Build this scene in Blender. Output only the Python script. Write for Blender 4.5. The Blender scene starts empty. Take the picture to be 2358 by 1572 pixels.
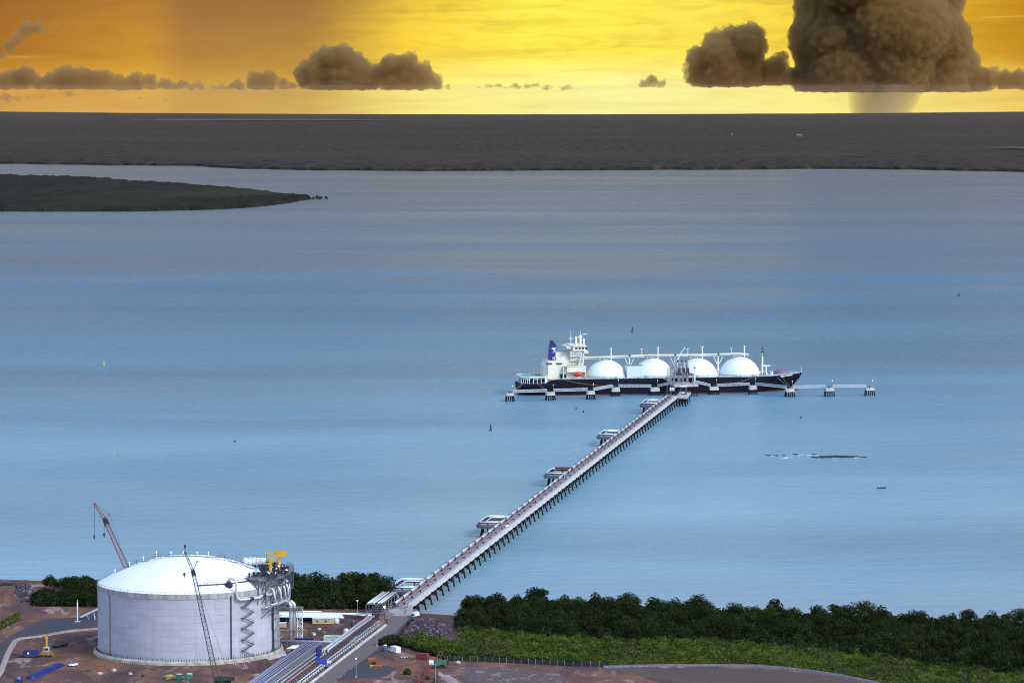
import bpy, bmesh, math, random
import numpy as np
from mathutils import Vector, Matrix, noise as mnoise

random.seed(7)
SC = bpy.context.scene
COL = SC.collection
R = math.radians

# ------------------------------------------------------------------ camera
FPX = 8200.0            # focal length in photo pixels (photo 2358 x 1572)
CAMH = 313.0
PITCH = math.atan(586.0 / FPX)
cam_d = bpy.data.cameras.new('camera')
cam = bpy.data.objects.new('camera', cam_d)
COL.objects.link(cam)
cam.location = (0, 0, CAMH)
cam.rotation_euler = (math.pi / 2 - PITCH, 0, 0)
cam_d.sensor_width = 36.0
cam_d.lens = FPX / 2358.0 * 36.0
cam_d.clip_start = 1.0
cam_d.clip_end = 400000.0
SC.camera = cam
SC.render.resolution_x, SC.render.resolution_y = 1024, 682

# ------------------------------------------------------------------ colour management
SC.view_settings.view_transform = 'Standard'
SC.view_settings.look = 'None'
SC.view_settings.exposure = 1.0
SC.view_settings.gamma = 1.0
SC.cycles.max_bounces = 6
SC.cycles.diffuse_bounces = 3
SC.cycles.glossy_bounces = 3
SC.cycles.transmission_bounces = 3
SC.cycles.volume_bounces = 4
SC.cycles.transparent_max_bounces = 8
SC.cycles.use_denoising = True
SC.cycles.filter_width = 1.05

# ------------------------------------------------------------------ sun
SUN_DIR = Vector((0.62, -0.50, 0.72)).normalized()      # towards the sun
sun_el = math.asin(SUN_DIR.z)
sun_az = math.atan2(SUN_DIR.x, SUN_DIR.y)
sl = bpy.data.lights.new('sun', 'SUN')
sl.energy = 1.3
sl.angle = R(25)
sl.color = (1.0, 0.97, 0.93)
so = bpy.data.objects.new('sun', sl)
so.rotation_euler = SUN_DIR.to_track_quat('Z', 'Y').to_euler()
so.location = (300, 1500, 900)
COL.objects.link(so)

# ------------------------------------------------------------------ world: Nishita dome with a low sunset band
W = bpy.data.worlds.new('World')
SC.world = W
W.use_nodes = True
wn, wl = W.node_tree.nodes, W.node_tree.links
wn.clear()

class NT:
    """tiny node-graph helper"""
    def __init__(s, tree): s.t = tree; s.n = tree.nodes; s.l = tree.links
    def new(s, typ, **kw):
        x = s.n.new(typ)
        for k, v in kw.items(): setattr(x, k, v)
        return x
    def put(s, sock, v):
        if hasattr(v, 'is_output') or isinstance(v, bpy.types.NodeSocket): s.l.new(v, sock)
        else: sock.default_value = v
    def math(s, op, a, b=0.0, c=0.0, clamp=False):
        x = s.new('ShaderNodeMath', operation=op, use_clamp=clamp)
        for i, v in enumerate((a, b, c)): s.put(x.inputs[i], v)
        return x.outputs[0]
    def ramp(s, v, lo, hi, a=0.0, b=1.0, smooth=True):
        x = s.new('ShaderNodeMapRange', interpolation_type='SMOOTHSTEP' if smooth else 'LINEAR')
        s.put(x.inputs[0], v)
        for i, k in enumerate((lo, hi, a, b)): s.put(x.inputs[i + 1], k)
        return x.outputs[0]
    def mix(s, f, a, b, mode='MIX'):
        x = s.new('ShaderNodeMix', data_type='RGBA', blend_type=mode)
        s.put(x.inputs[0], f)
        s.put(x.inputs[6], a if not isinstance(a, tuple) else (*a[:3], 1))
        s.put(x.inputs[7], b if not isinstance(b, tuple) else (*b[:3], 1))
        return x.outputs[2]
    def noise(s, vec, scale, detail=4, rough=0.55, dist=0.0):
        x = s.new('ShaderNodeTexNoise')
        s.put(x.inputs['Vector'], vec)
        x.inputs['Scale'].default_value = scale
        x.inputs['Detail'].default_value = detail
        x.inputs['Roughness'].default_value = rough
        x.inputs['Distortion'].default_value = dist
        return x.outputs[0]
    def vec(s, x, y, z):
        c = s.new('ShaderNodeCombineXYZ')
        for i, v in enumerate((x, y, z)): s.put(c.inputs[i], v)
        return c.outputs[0]
    def sep(s, v):
        c = s.new('ShaderNodeSeparateXYZ'); s.put(c.inputs[0], v); return c.outputs
    def colors(s, v, stops):
        x = s.new('ShaderNodeValToRGB'); s.put(x.inputs[0], v)
        e = x.color_ramp.elements
        while len(e) < len(stops): e.new(0.5)
        for i, (p, c) in enumerate(stops): e[i].position = p; e[i].color = (*c, 1)
        return x.outputs[0]

g = NT(W.node_tree)
sky = g.new('ShaderNodeTexSky', sky_type='NISHITA', sun_disc=False)
sky.sun_elevation, sky.sun_rotation = sun_el, sun_az
sky.altitude = 300; sky.air_density = 1.3; sky.dust_density = 1.0; sky.ozone_density = 3.5
SKY_STRENGTH = 0.15
tc = g.new('ShaderNodeTexCoord').outputs['Generated']
dx, dy, dz = g.sep(tc)
dyc = g.math('MAXIMUM', dy, 0.02)
az = g.math('DIVIDE', dx, dyc)                       # tangent of azimuth from north
el = g.math('DIVIDE', dz, dyc)                       # tangent of elevation
u = g.math('ADD', g.math('MULTIPLY', az, 3.478), 0.5, clamp=True)   # 0..1 over the western glow
glow = g.colors(u, [(0.0, (.38, .155, .020)), (0.13, (.56, .26, .030)), (0.30, (.62, .345, .045)), (0.40, (.93, .64, .055)), (0.52, (1.0, .84, .085)),
                    (0.70, (.97, .76, .085)), (0.86, (.80, .50, .03)), (1.0, (.55, .26, .015))])
low = g.colors(u, [(0.0, (.66, .32, .03)), (0.30, (.80, .50, .06)), (0.42, (1.0, .88, .20)), (0.60, (1.0, .94, .32)), (0.85, (1.0, .86, .20)), (1.0, (.90, .60, .08))])
glow = g.mix(g.ramp(el, -0.001, 0.011, 1.0, 0.0), glow, low)
st = g.noise(g.vec(g.math('MULTIPLY', az, 14.0), g.math('MULTIPLY', el, 170.0), 3.0), 1.0, 6, 0.62, 1.2)
glow = g.mix(g.ramp(st, 0.44, 0.70, 0.0, 0.40), glow, g.mix(0.55, glow, (.36, .12, .012)))
st2 = g.noise(g.vec(g.math('MULTIPLY', az, 16.0), g.math('MULTIPLY', el, 420.0), 9.0), 1.0, 4, 0.55, 0.8)
glow = g.mix(g.math('MULTIPLY', g.ramp(st2, 0.62, 0.80, 0.0, 0.4), g.ramp(el, 0.002, 0.008)), glow, (1.0, .86, .20))
mot = g.noise(g.vec(g.math('MULTIPLY', az, 55.0), g.math('MULTIPLY', el, 260.0), 17.0), 1.0, 6, 0.65, 1.0)
glow = g.mix(g.math('MULTIPLY', g.ramp(mot, 0.42, 0.70, 0.0, 0.38), g.ramp(el, 0.0, 0.012)), glow, g.mix(0.5, glow, (.30, .11, .018)))
# rain veil hanging left of centre
veil = g.math('MULTIPLY', g.ramp(az, -0.1040, -0.0890), g.ramp(az, -0.065, -0.028, 1.0, 0.0))
veil = g.math('MULTIPLY', veil, g.ramp(el, -0.008, 0.022, 0.32, 0.72))
glow = g.mix(veil, glow, (.31, .155, .052))
dark = g.math('MULTIPLY', g.ramp(el, 0.010, 0.030), g.ramp(az, -0.06, 0.0, 0.55, 0.0))
glow = g.mix(dark, glow, (.24, .11, .034))
# keep the glow to the low western sky, greying out above it
up = g.ramp(el, 0.026, 0.060)
side = g.ramp(g.math('ABSOLUTE', az), 0.25, 0.9, 0.0, 1.0)
front = g.math('GREATER_THAN', dy, 0.02)
m = g.math('MULTIPLY', g.math('MULTIPLY', g.math('SUBTRACT', 1.0, up), g.math('SUBTRACT', 1.0, side)), front)
bg1 = g.new('ShaderNodeBackground'); bg1.inputs[1].default_value = SKY_STRENGTH
g.l.new(sky.outputs[0], bg1.inputs[0])
bank = g.math('MULTIPLY', g.math('MULTIPLY', g.ramp(el, 0.20, 1.0, 1.0, 0.0), g.ramp(g.math('ABSOLUTE', az), 0.5, 1.6, 1.0, 0.0)), front)
bg3 = g.new('ShaderNodeBackground'); bg3.inputs[0].default_value = (.112, .106, .104, 1)      # unseen grey band added above the glow to dull the sea's reflections
ms3 = g.new('ShaderNodeMixShader'); g.put(ms3.inputs[0], g.math('MULTIPLY', bank, .93)); g.l.new(bg1.outputs[0], ms3.inputs[1]); g.l.new(bg3.outputs[0], ms3.inputs[2])
bg2 = g.new('ShaderNodeBackground'); bg2.inputs[1].default_value = 0.54
g.l.new(glow, bg2.inputs[0])
ms = g.new('ShaderNodeMixShader'); g.put(ms.inputs[0], m)
g.l.new(ms3.outputs[0], ms.inputs[1]); g.l.new(bg2.outputs[0], ms.inputs[2])
wo = g.new('ShaderNodeOutputWorld'); g.l.new(ms.outputs[0], wo.inputs[0])

# ------------------------------------------------------------------ survey: bearings read off the photograph -> real positions
CP, SP = math.cos(PITCH), math.sin(PITCH)
CURV_A, CURV_R = 5000.0, 8.77e6
def drop(r): return -(max(0.0, r - CURV_A) ** 2) / (2 * CURV_R)          # the earth's curve
def P(px, py, z=0.0):
    a = (px - 1179) / FPX; b = (786 - py) / FPX
    d = Vector((a, CP + b * SP, -SP + b * CP))
    t = (z - CAMH) / d.z
    return Vector((d.x * t, d.y * t, z))
def PC(px, py, h=0.0):
    z = h
    for _ in range(80):
        p = P(px, py, z); z = 0.5 * z + 0.5 * (drop(math.hypot(p.x, p.y)) + h)
    return P(px, py, z)
def at_dist(px, py, D):
    a = (px - 1179) / FPX; b = (786 - py) / FPX
    d = Vector((a, CP + b * SP, -SP + b * CP))
    return Vector((0, 0, CAMH)) + d * (D / d.y)
def pix(p):
    dz = p[2] - CAMH
    fw = p[1] * CP - dz * SP; upv = p[1] * SP + dz * CP
    return 1179 + FPX * p[0] / fw, 786 - FPX * upv / fw
def zat(x, y, py):
    lo, hi = -50.0, 400.0
    for _ in range(50):
        mid = (lo + hi) / 2
        if pix((x, y, mid))[1] > py: lo = mid
        else: hi = mid
    return lo
LAND = 6.0
def G(px, py, dz=0.0): return P(px, py, LAND + dz)

# ------------------------------------------------------------------ materials
def new_mat(name):
    m_ = bpy.data.materials.new(name); m_.use_nodes = True
    n = NT(m_.node_tree); b = m_.node_tree.nodes['Principled BSDF']
    return m_, n, b
def mat(name, color, rough=0.7, metal=0.0, var=0.25, scale=0.6, color2=None, spec=0.4, rnd=0.0, streak=None, emit=None, bump=0.0):
    m_, n, b = new_mat(name)
    tcn = n.new('ShaderNodeTexCoord').outputs['Object']
    v = tcn
    if streak:
        mp = n.new('ShaderNodeMapping'); mp.inputs['Scale'].default_value = streak; n.l.new(tcn, mp.inputs[0]); v = mp.outputs[0]
    nz = n.noise(v, scale, 5, 0.6)
    c2 = color2 or tuple(max(0.0, c * (1 - 1.6 * var)) for c in color)
    col = n.mix(n.ramp(nz, 0.35, 0.68), color, c2)
    if rnd:
        oi = n.new('ShaderNodeObjectInfo').outputs['Random']
        hs = n.new('ShaderNodeHueSaturation'); n.put(hs.inputs['Color'], col)
        n.put(hs.inputs['Value'], n.ramp(oi, 0, 1, 1 - rnd, 1 + rnd, False))
        n.put(hs.inputs['Hue'], n.ramp(n.math('FRACT', n.math('MULTIPLY', oi, 7.3)), 0, 1, 0.5 - 0.06 * rnd, 0.5 + 0.06 * rnd, False))
        col = hs.outputs[0]
    n.put(b.inputs['Base Color'], col)
    b.inputs['Roughness'].default_value = rough
    b.inputs['Metallic'].default_value = metal
    b.inputs['Specular IOR Level'].default_value = spec
    if bump:
        bp = n.new('ShaderNodeBump'); bp.inputs['Strength'].default_value = bump; n.put(bp.inputs['Height'], nz); n.l.new(bp.outputs[0], b.inputs['Normal'])
    if emit:
        b.inputs['Emission Color'].default_value = (*emit[0], 1); b.inputs['Emission Strength'].default_value = emit[1]
    return m_

M = {}
M['white'] = mat('white_paint', (.80, .82, .84), .45, var=.06, scale=.15)
M['offwhite'] = mat('cream_paint', (.74, .70, .57), .5, var=.10, scale=.12)
M['galv'] = mat('galvanised_steel', (.36, .37, .40), .5, .3, var=.25, scale=.8)
M['steel'] = mat('grey_painted_steel', (.22, .22, .26), .55, .2, var=.25, scale=.6)
M['darksteel'] = mat('dark_steel', (.045, .045, .06), .6, .2, var=.3, scale=.8)
M['pile'] = mat('coated_pile_steel', (.014, .014, .018), .7, 0, var=.4, scale=.5, spec=.1)
M['lag'] = mat('pipe_lagging', (.66, .68, .72), .35, .35, var=.15, scale=.4)
M['redpipe'] = mat('red_pipe_paint', (.17, .04, .05), .55, var=.25, scale=.3)
M['pinkpipe'] = mat('faded_red_pipe_paint', (.25, .16, .20), .6, var=.25, scale=.2)
M['conc'] = mat('precast_concrete', (.38, .37, .37), .85, var=.22, scale=.35)
M['concpale'] = mat('pale_concrete', (.50, .48, .45), .85, var=.22, scale=.25)
M['deckroad'] = mat('jetty_deck_concrete', (.31, .29, .335), .85, var=.18, scale=.12)
M['yellow'] = mat('yellow_crane_paint', (.70, .36, .015), .5, var=.15, scale=.5)
M['dullyellow'] = mat('weathered_yellow_paint', (.36, .22, .03), .6, var=.3, scale=.7)
M['redcrane'] = mat('red_lattice_paint', (.30, .055, .045), .55, var=.25, scale=.5)
M['greycrane'] = mat('grey_lattice_paint', (.075, .07, .10), .55, var=.25, scale=.5)
M['blue'] = mat('blue_tarpaulin', (.009, .017, .19), .5, var=.35, scale=.7)
M['bluepaint'] = mat('blue_machine_paint', (.015, .06, .48), .4, var=.2, scale=.5)
M['beige'] = mat('beige_cabin_paint', (.55, .45, .25), .7, var=.15, scale=.5)
M['green'] = mat('green_skip_paint', (.035, .17, .09), .55, var=.3, scale=.6)
M['lime'] = mat('yellow_green_wrap', (.42, .44, .06), .6, var=.3, scale=.9)
M['cred'] = mat('red_container_paint', (.22, .035, .045), .6, var=.25, scale=.5)
M['orange'] = mat('orange_paint', (.48, .12, .03), .6, var=.25, scale=.7)
M['glass'] = mat('dark_glass', (.02, .025, .035), .15, var=.1)
M['black'] = mat('black_rubber', (.018, .018, .02), .7, var=.2)
M['timber'] = mat('weathered_timber', (.22, .15, .10), .85, var=.3, scale=.8)
M['lampwhite'] = mat('lit_lamp', (.9, .88, .8), .4, var=0, emit=((1.0, .9, .7), 2.0))
M['bark'] = mat('mangrove_bark', (.10, .085, .07), .9, var=.3, scale=1.5)
M['pink'] = mat('faded_roof_red', (.34, .16, .15), .7, var=.2)
M['hull'] = mat('black_hull_paint', (.006, .006, .018), .6, var=.25, scale=.05, spec=.12)
M['boot'] = mat('red_boottop_paint', (.15, .028, .028), .5, var=.3, scale=.08)
M['shipdeck'] = mat('ship_deck_paint', (.34, .37, .40), .7, var=.25, scale=.1)
M['greendeck'] = mat('green_deck_paint', (.14, .36, .27), .7, var=.15, scale=.1)
M['funnel'] = mat('blue_funnel_paint', (.008, .009, .23), .4, var=.08, scale=.1)
M['lifered'] = mat('lifeboat_red', (.62, .03, .02), .4, var=.08)
M['edgebeam'] = mat('edge_beam_concrete', (.52, .50, .47), .85, var=.06, scale=.08)
M['fascia'] = mat('dark_grey_steel_fascia', (.10, .10, .125), .7, var=.2)  # plain dark grey for platform edges and small walls
M['rustpipe'] = mat('rust_red_pipe_paint', (.095, .030, .034), .6, var=.3)
M['rock'] = mat('revetment_rock', (.27, .20, .24), .9, var=.4, scale=.5)
M['wetrock'] = mat('wet_black_rock', (.03, .028, .032), .5, var=.3, scale=.4)

# ------------------------------------------------------------------ mesh builder
def frame_of(d):
    d = d.normalized()
    a = Vector((0, 0, 1)) if abs(d.z) < 0.95 else Vector((1, 0, 0))
    x = d.cross(a).normalized(); return x, x.cross(d).normalized()
class MB:
    def __init__(s): s.v = []; s.f = []; s.m = []; s.mi = 0
    def face(s, ids): s.f.append(tuple(ids)); s.m.append(s.mi)
    def add(s, pts): n = len(s.v); s.v.extend(tuple(p) for p in pts); return n
    def hexa(s, p):          # 8 corners: bottom 0-3 ccw, top 4-7
        n = s.add(p)
        for q in ((3, 2, 1, 0), (4, 5, 6, 7), (0, 1, 5, 4), (1, 2, 6, 5), (2, 3, 7, 6), (3, 0, 4, 7)): s.face([n + i for i in q])
        return s
    def box(s, x0, x1, y0, y1, z0, z1):
        return s.hexa([(x0, y0, z0), (x1, y0, z0), (x1, y1, z0), (x0, y1, z0), (x0, y0, z1), (x1, y0, z1), (x1, y1, z1), (x0, y1, z1)])
    def cbox(s, c, dx, dy, dz, rot=0.0):     # centred in x,y, standing on c.z
        ca, sa = math.cos(rot), math.sin(rot)
        p = []
        for z in (0, dz):
            for a, b in ((-.5, -.5), (.5, -.5), (.5, .5), (-.5, .5)):
                x, y = a * dx, b * dy
                p.append((c[0] + x * ca - y * sa, c[1] + x * sa + y * ca, c[2] + z))
        return s.hexa(p)
    def bar(s, a, b, w, h=None):
        a, b = Vector(a), Vector(b); h = h or w
        if (b - a).length < 1e-6: return s
        x, y = frame_of(b - a); x = x * w / 2; y = y * h / 2
        return s.hexa([a - x - y, a + x - y, a + x + y, a - x + y, b - x - y, b + x - y, b + x + y, b - x + y])
    def tube(s, pts, r, n=8, r2=None, cap=True):
        pts = [Vector(p) for p in pts]
        rings = []
        L = len(pts)
        for i, p in enumerate(pts):
            d = (pts[min(i + 1, L - 1)] - pts[max(i - 1, 0)])
            x, y = frame_of(d)
            rr = r if r2 is None else r + (r2 - r) * i / (L - 1)
            rings.append(s.add([p + x * rr * math.cos(2 * math.pi * k / n) + y * rr * math.sin(2 * math.pi * k / n) for k in range(n)]))
        for a, b in zip(rings, rings[1:]):
            for k in range(n): s.face([b + k, b + (k + 1) % n, a + (k + 1) % n, a + k])
        if cap:
            s.face([rings[0] + k for k in range(n)]); s.face([rings[-1] + k for k in reversed(range(n))])
        return s
    def lathe(s, prof, n=32, c=(0, 0, 0), a0=0.0, a1=2 * math.pi):
        full = abs(a1 - a0 - 2 * math.pi) < 1e-6
        cols = n if full else n + 1
        rows = []
        for (r, z) in prof:
            rows.append(s.add([(c[0] + r * math.cos(a0 + (a1 - a0) * k / n), c[1] + r * math.sin(a0 + (a1 - a0) * k / n), c[2] + z) for k in range(cols)]))
        for a, b in zip(rows, rows[1:]):
            for k in range(n):
                k2 = (k + 1) % cols
                s.face([a + k, a + k2, b + k2, b + k])
        return s
    def prism(s, poly, z0, z1):
        n = len(poly)
        a = s.add([(p[0], p[1], z0) for p in poly]); b = s.add([(p[0], p[1], z1) for p in poly])
        s.face([a + k for k in reversed(range(n))]); s.face([b + k for k in range(n)])
        for k in range(n): s.face([a + k, a + (k + 1) % n, b + (k + 1) % n, b + k])
        return s
    def ball(s, c, r, nu=8, nv=5, sz=1.0):
        prof = [(max(1e-4, r * math.sin(math.pi * i / nv)), -r * sz * math.cos(math.pi * i / nv)) for i in range(nv + 1)]
        return s.lathe(prof, nu, c)
    def lattice(s, a, b, w0, w1, chord, lace, bays):
        """four-chord lattice boom from a to b"""
        a, b = Vector(a), Vector(b)
        x, y = frame_of(b - a)
        def cor(t, i):
            w = w0 + (w1 - w0) * t
            sx, sy = ((-1, -1), (1, -1), (1, 1), (-1, 1))[i]
            return a.lerp(b, t) + x * (sx * w / 2) + y * (sy * w / 2)
        for i in range(4): s.bar(cor(0, i), cor(1, i), chord)
        for k in range(bays):
            t0, t1 = k / bays, (k + 1) / bays
            for i in range(4):
                j = (i + 1) % 4
                s.bar(cor(t0, i), cor(t1, j), lace) if k % 2 else s.bar(cor(t0, j), cor(t1, i), lace)
                s.bar(cor(t1, i), cor(t1, j), lace)
        return s
    def mesh(s, name, mats, smooth=False, origin=None):
        me = bpy.data.meshes.new(name)
        vs = s.v if origin is None else [(p[0] - origin[0], p[1] - origin[1], p[2] - origin[2]) for p in s.v]
        me.from_pydata(vs, [], s.f)
        if not isinstance(mats, (list, tuple)): mats = [mats]
        for m_ in mats: me.materials.append(m_)
        if len(mats) > 1: me.polygons.foreach_set('material_index', s.m)
        if smooth: me.polygons.foreach_set('use_smooth', [True] * len(s.f))
        me.update()
        return me

def obj(name, mb, mats=None, parent=None, smooth=False, world=False, label=None):
    """link one mesh; world=True: mb is in world space, re-based on the parent's (unrotated) empty"""
    org = None
    if world and parent is not None: org = wloc(parent)
    me = mb.mesh(name, mats, smooth, org) if isinstance(mb, MB) else mb
    o = bpy.data.objects.new(name, me); COL.objects.link(o)
    if parent is not None: o.parent = parent
    if label: o['label'] = label
    return o
def obj_each(name, mb, mats=None, parent=None, world=False, smooth=False):
    """one object per loose piece of mb"""
    par = list(range(len(mb.v)))
    def find(i):
        while par[i] != i: par[i] = par[par[i]]; i = par[i]
        return i
    for f in mb.f:
        r0 = find(f[0])
        for i in f[1:]: par[find(i)] = r0
    groups = {}
    for f in mb.f: groups.setdefault(find(f[0]), []).append(f)
    for fs in groups.values():
        ids = sorted({i for f in fs for i in f}); mp = {a: b for b, a in enumerate(ids)}
        q = MB(); q.v = [mb.v[i] for i in ids]; q.f = [tuple(mp[i] for i in f) for f in fs]; q.m = [0] * len(fs)
        obj(name, q, mats, parent, smooth, world)
def wloc(o):
    p = Vector(o.location)
    while o.parent is not None: o = o.parent; p = p + Vector(o.location)
    return p
def tag(o, label=None, cat=None, group=None, kind=None):
    if label: o['label'] = label
    if cat: o['category'] = cat
    if group: o['group'] = group
    if kind: o['kind'] = kind
    return o
def thing(name, label, cat, loc=(0, 0, 0), rz=0.0, group=None):
    o = bpy.data.objects.new(name, None); COL.objects.link(o)
    o.location = loc; o.rotation_euler = (0, 0, rz); o.empty_display_size = 1.0
    return tag(o, label, cat, group)
def kids(o): return [c for c in COL.objects if c.parent == o]
def copy_tree(o, parent=None, loc=None, rz=None, scale=None, label=None):
    c = o.copy(); COL.objects.link(c)
    if parent is not None: c.parent = parent
    if loc is not None: c.location = loc
    if rz is not None: c.rotation_euler = (0, 0, rz)
    if scale is not None: c.scale = scale
    if label: c['label'] = label
    for ch in TREE.get(o.name) or kids(o): copy_tree(ch, c)
    return c
TREE = {}
def mobj(name, mb, mats, label, cat, group=None, kind=None, smooth=False, base=None):
    """a thing that is one mesh, built in world space with its origin at base"""
    b = base or (0, 0, 0)
    o = bpy.data.objects.new(name, mb.mesh(name, mats, smooth, b)); COL.objects.link(o); o.location = b
    return tag(o, label, cat, group, kind)
def np_mesh(name, verts, faces, mats, smooth=False):
    me = bpy.data.meshes.new(name)
    nv, nf, k = len(verts), len(faces), faces.shape[1]
    me.vertices.add(nv); me.vertices.foreach_set('co', np.asarray(verts, np.float32).ravel())
    me.loops.add(nf * k); me.loops.foreach_set('vertex_index', np.asarray(faces, np.int32).ravel())
    me.polygons.add(nf)
    me.polygons.foreach_set('loop_start', np.arange(0, nf * k, k, dtype=np.int32))
    if smooth: me.polygons.foreach_set('use_smooth', np.ones(nf, bool))
    for m_ in (mats if isinstance(mats, (list, tuple)) else [mats]): me.materials.append(m_)
    me.update(calc_edges=True); me.validate()
    return me
def grid_faces(nx, ny):
    i = np.arange(nx * ny).reshape(ny, nx)
    return np.stack([i[:-1, :-1].ravel(), i[:-1, 1:].ravel(), i[1:, 1:].ravel(), i[1:, :-1].ravel()], 1)
def vnoise(x, y, seed=0):
    """smooth value noise on arrays"""
    xi, yi = np.floor(x).astype(np.int64), np.floor(y).astype(np.int64)
    fx, fy = x - xi, y - yi
    fx, fy = fx * fx * (3 - 2 * fx), fy * fy * (3 - 2 * fy)
    def h(a, b):
        k = (a * 374761393 + b * 668265263 + seed * 974711) & 0x7fffffff
        k = ((k ^ (k >> 13)) * 1274126177) & 0x7fffffff
        return ((k ^ (k >> 16)) & 0xffff) / 65535.0
    return (h(xi, yi) * (1 - fx) + h(xi + 1, yi) * fx) * (1 - fy) + (h(xi, yi + 1) * (1 - fx) + h(xi + 1, yi + 1) * fx) * fy
def fbm(x, y, seed=0, oct=4):
    s, a, t = 0, 1.0, 0
    for k in range(oct):
        s = s + a * vnoise(x * 2 ** k, y * 2 ** k, seed + k); t += a; a *= .5
    return s / t
# ================================================================== SEA
def sea_material():
    m_, n, b = new_mat('sea_water')
    geo = n.new('ShaderNodeNewGeometry').outputs['Position']
    x, y, z = n.sep(geo)
    def sc(kx, ky): return n.vec(n.math('MULTIPLY', x, kx), n.math('MULTIPLY', y, ky), 0.0)
    chop = n.noise(sc(.17, .22), 1.0, 6, .66, .6)
    swell = n.noise(sc(.022, .05), 1.0, 4, .55, .4)
    slick = n.noise(sc(.00055, .0022), 1.0, 5, .55, .8)
    turb = n.noise(sc(.0016, .0030), 1.0, 4, .5, .3)
    # silt pales the shallows; extra brightness painted in makes up for lost sky reflection
    shoal = n.ramp(y, 2000.0, 5200.0, 1.0, 0.0)
    deep = (.045, .150, .235)
    pale = (.225, .43, .535)
    col = n.mix(n.math('MULTIPLY', shoal, n.ramp(turb, .25, .8, .55, 1.0)), deep, pale)
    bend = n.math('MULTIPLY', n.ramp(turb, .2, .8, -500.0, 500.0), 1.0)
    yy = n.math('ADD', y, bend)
    col = n.mix(n.ramp(yy, 5300.0, 6300.0, 0.0, .50), col, (.090, .105, .120))  # duller reflections beyond the wind line, painted into the water colour
    col = n.mix(n.ramp(yy, 6300.0, 13000.0, 0.0, .85), col, (.085, .076, .074))  # graded brown-grey tint of the distant light, painted into the colour
    band = n.noise(sc(.00032, .0019), 1.0, 3, .5, .5)
    col = n.mix(n.ramp(band, .48, .66, 0.0, .45), col, n.mix(.6, col, (.02, .05, .09)))
    near = n.math('MULTIPLY', n.ramp(y, 2060.0, 2330.0, 1.0, 0.0), n.ramp(turb, .3, .7, .5, 1.0))
    col = n.mix(n.math('MULTIPLY', near, .60), col, (.30, .29, .30))
    col = n.mix(n.ramp(chop, .48, .70, 0.0, .34), col, (.30, .40, .47))
    n.put(b.inputs['Base Color'], col)
    n.put(b.inputs['Roughness'], n.ramp(slick, .35, .65, .22, .30))
    b.inputs['IOR'].default_value = 1.333
    b.inputs['Specular IOR Level'].default_value = 0.5
    h = n.math('ADD', n.math('MULTIPLY', chop, 1.0), n.math('MULTIPLY', swell, 2.2))
    bp = n.new('ShaderNodeBump'); bp.inputs['Distance'].default_value = 1.6
    n.put(bp.inputs['Strength'], n.ramp(slick, .36, .62, .62, .80))
    n.put(bp.inputs['Height'], h); n.l.new(bp.outputs[0], b.inputs['Normal'])
    return m_
def build_sea():
    radii = [0.0] + list(np.geomspace(200, 90000, 90))
    na = 240
    ang = np.linspace(0, 2 * math.pi, na, endpoint=False)
    vs = []
    for r in radii:
        for a in ang: vs.append((r * math.sin(a), r * math.cos(a), drop(r)))
    vs = np.array(vs)
    f = []
    for i in range(len(radii) - 1):
        for k in range(na):
            k2 = (k + 1) % na
            f.append((i * na + k2, i * na + k, (i + 1) * na + k, (i + 1) * na + k2))
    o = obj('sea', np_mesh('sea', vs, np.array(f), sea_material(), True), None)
    tag(o, kind='structure')
build_sea()

# ================================================================== FAR SHORE
def forest_material(name, c1, c2, c3, s1):
    m_, n, b = new_mat(name)
    geo = n.new('ShaderNodeNewGeometry').outputs['Position']
    x, y, z = n.sep(geo)
    a = n.noise(n.vec(n.math('MULTIPLY', x, s1), n.math('MULTIPLY', y, s1 * .11), 0.0), 1.0, 6, .7, .4)
    l = n.noise(n.vec(n.math('MULTIPLY', x, .0009), n.math('MULTIPLY', y, .0004), 4.0), 1.0, 5, .6, .6)
    col = n.mix(n.ramp(a, .35, .66), c1, c2)
    col = n.mix(n.ramp(l, .48, .70, 0.0, .75), col, c3)
    n.put(b.inputs['Base Color'], col)
    b.inputs['Roughness'].default_value = .95
    b.inputs['Specular IOR Level'].default_value = .1
    return m_
FAR_SHORE = [(-900, 374), (-300, 376), (0, 377), (240, 381), (450, 381.5), (500, 386), (560, 388.5), (700, 392), (1000, 394), (1200, 393), (1500, 391.5), (1650, 391),
             (1850, 389), (2000, 389), (2200, 393), (2358, 396), (2700, 398), (3300, 400)]
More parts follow.
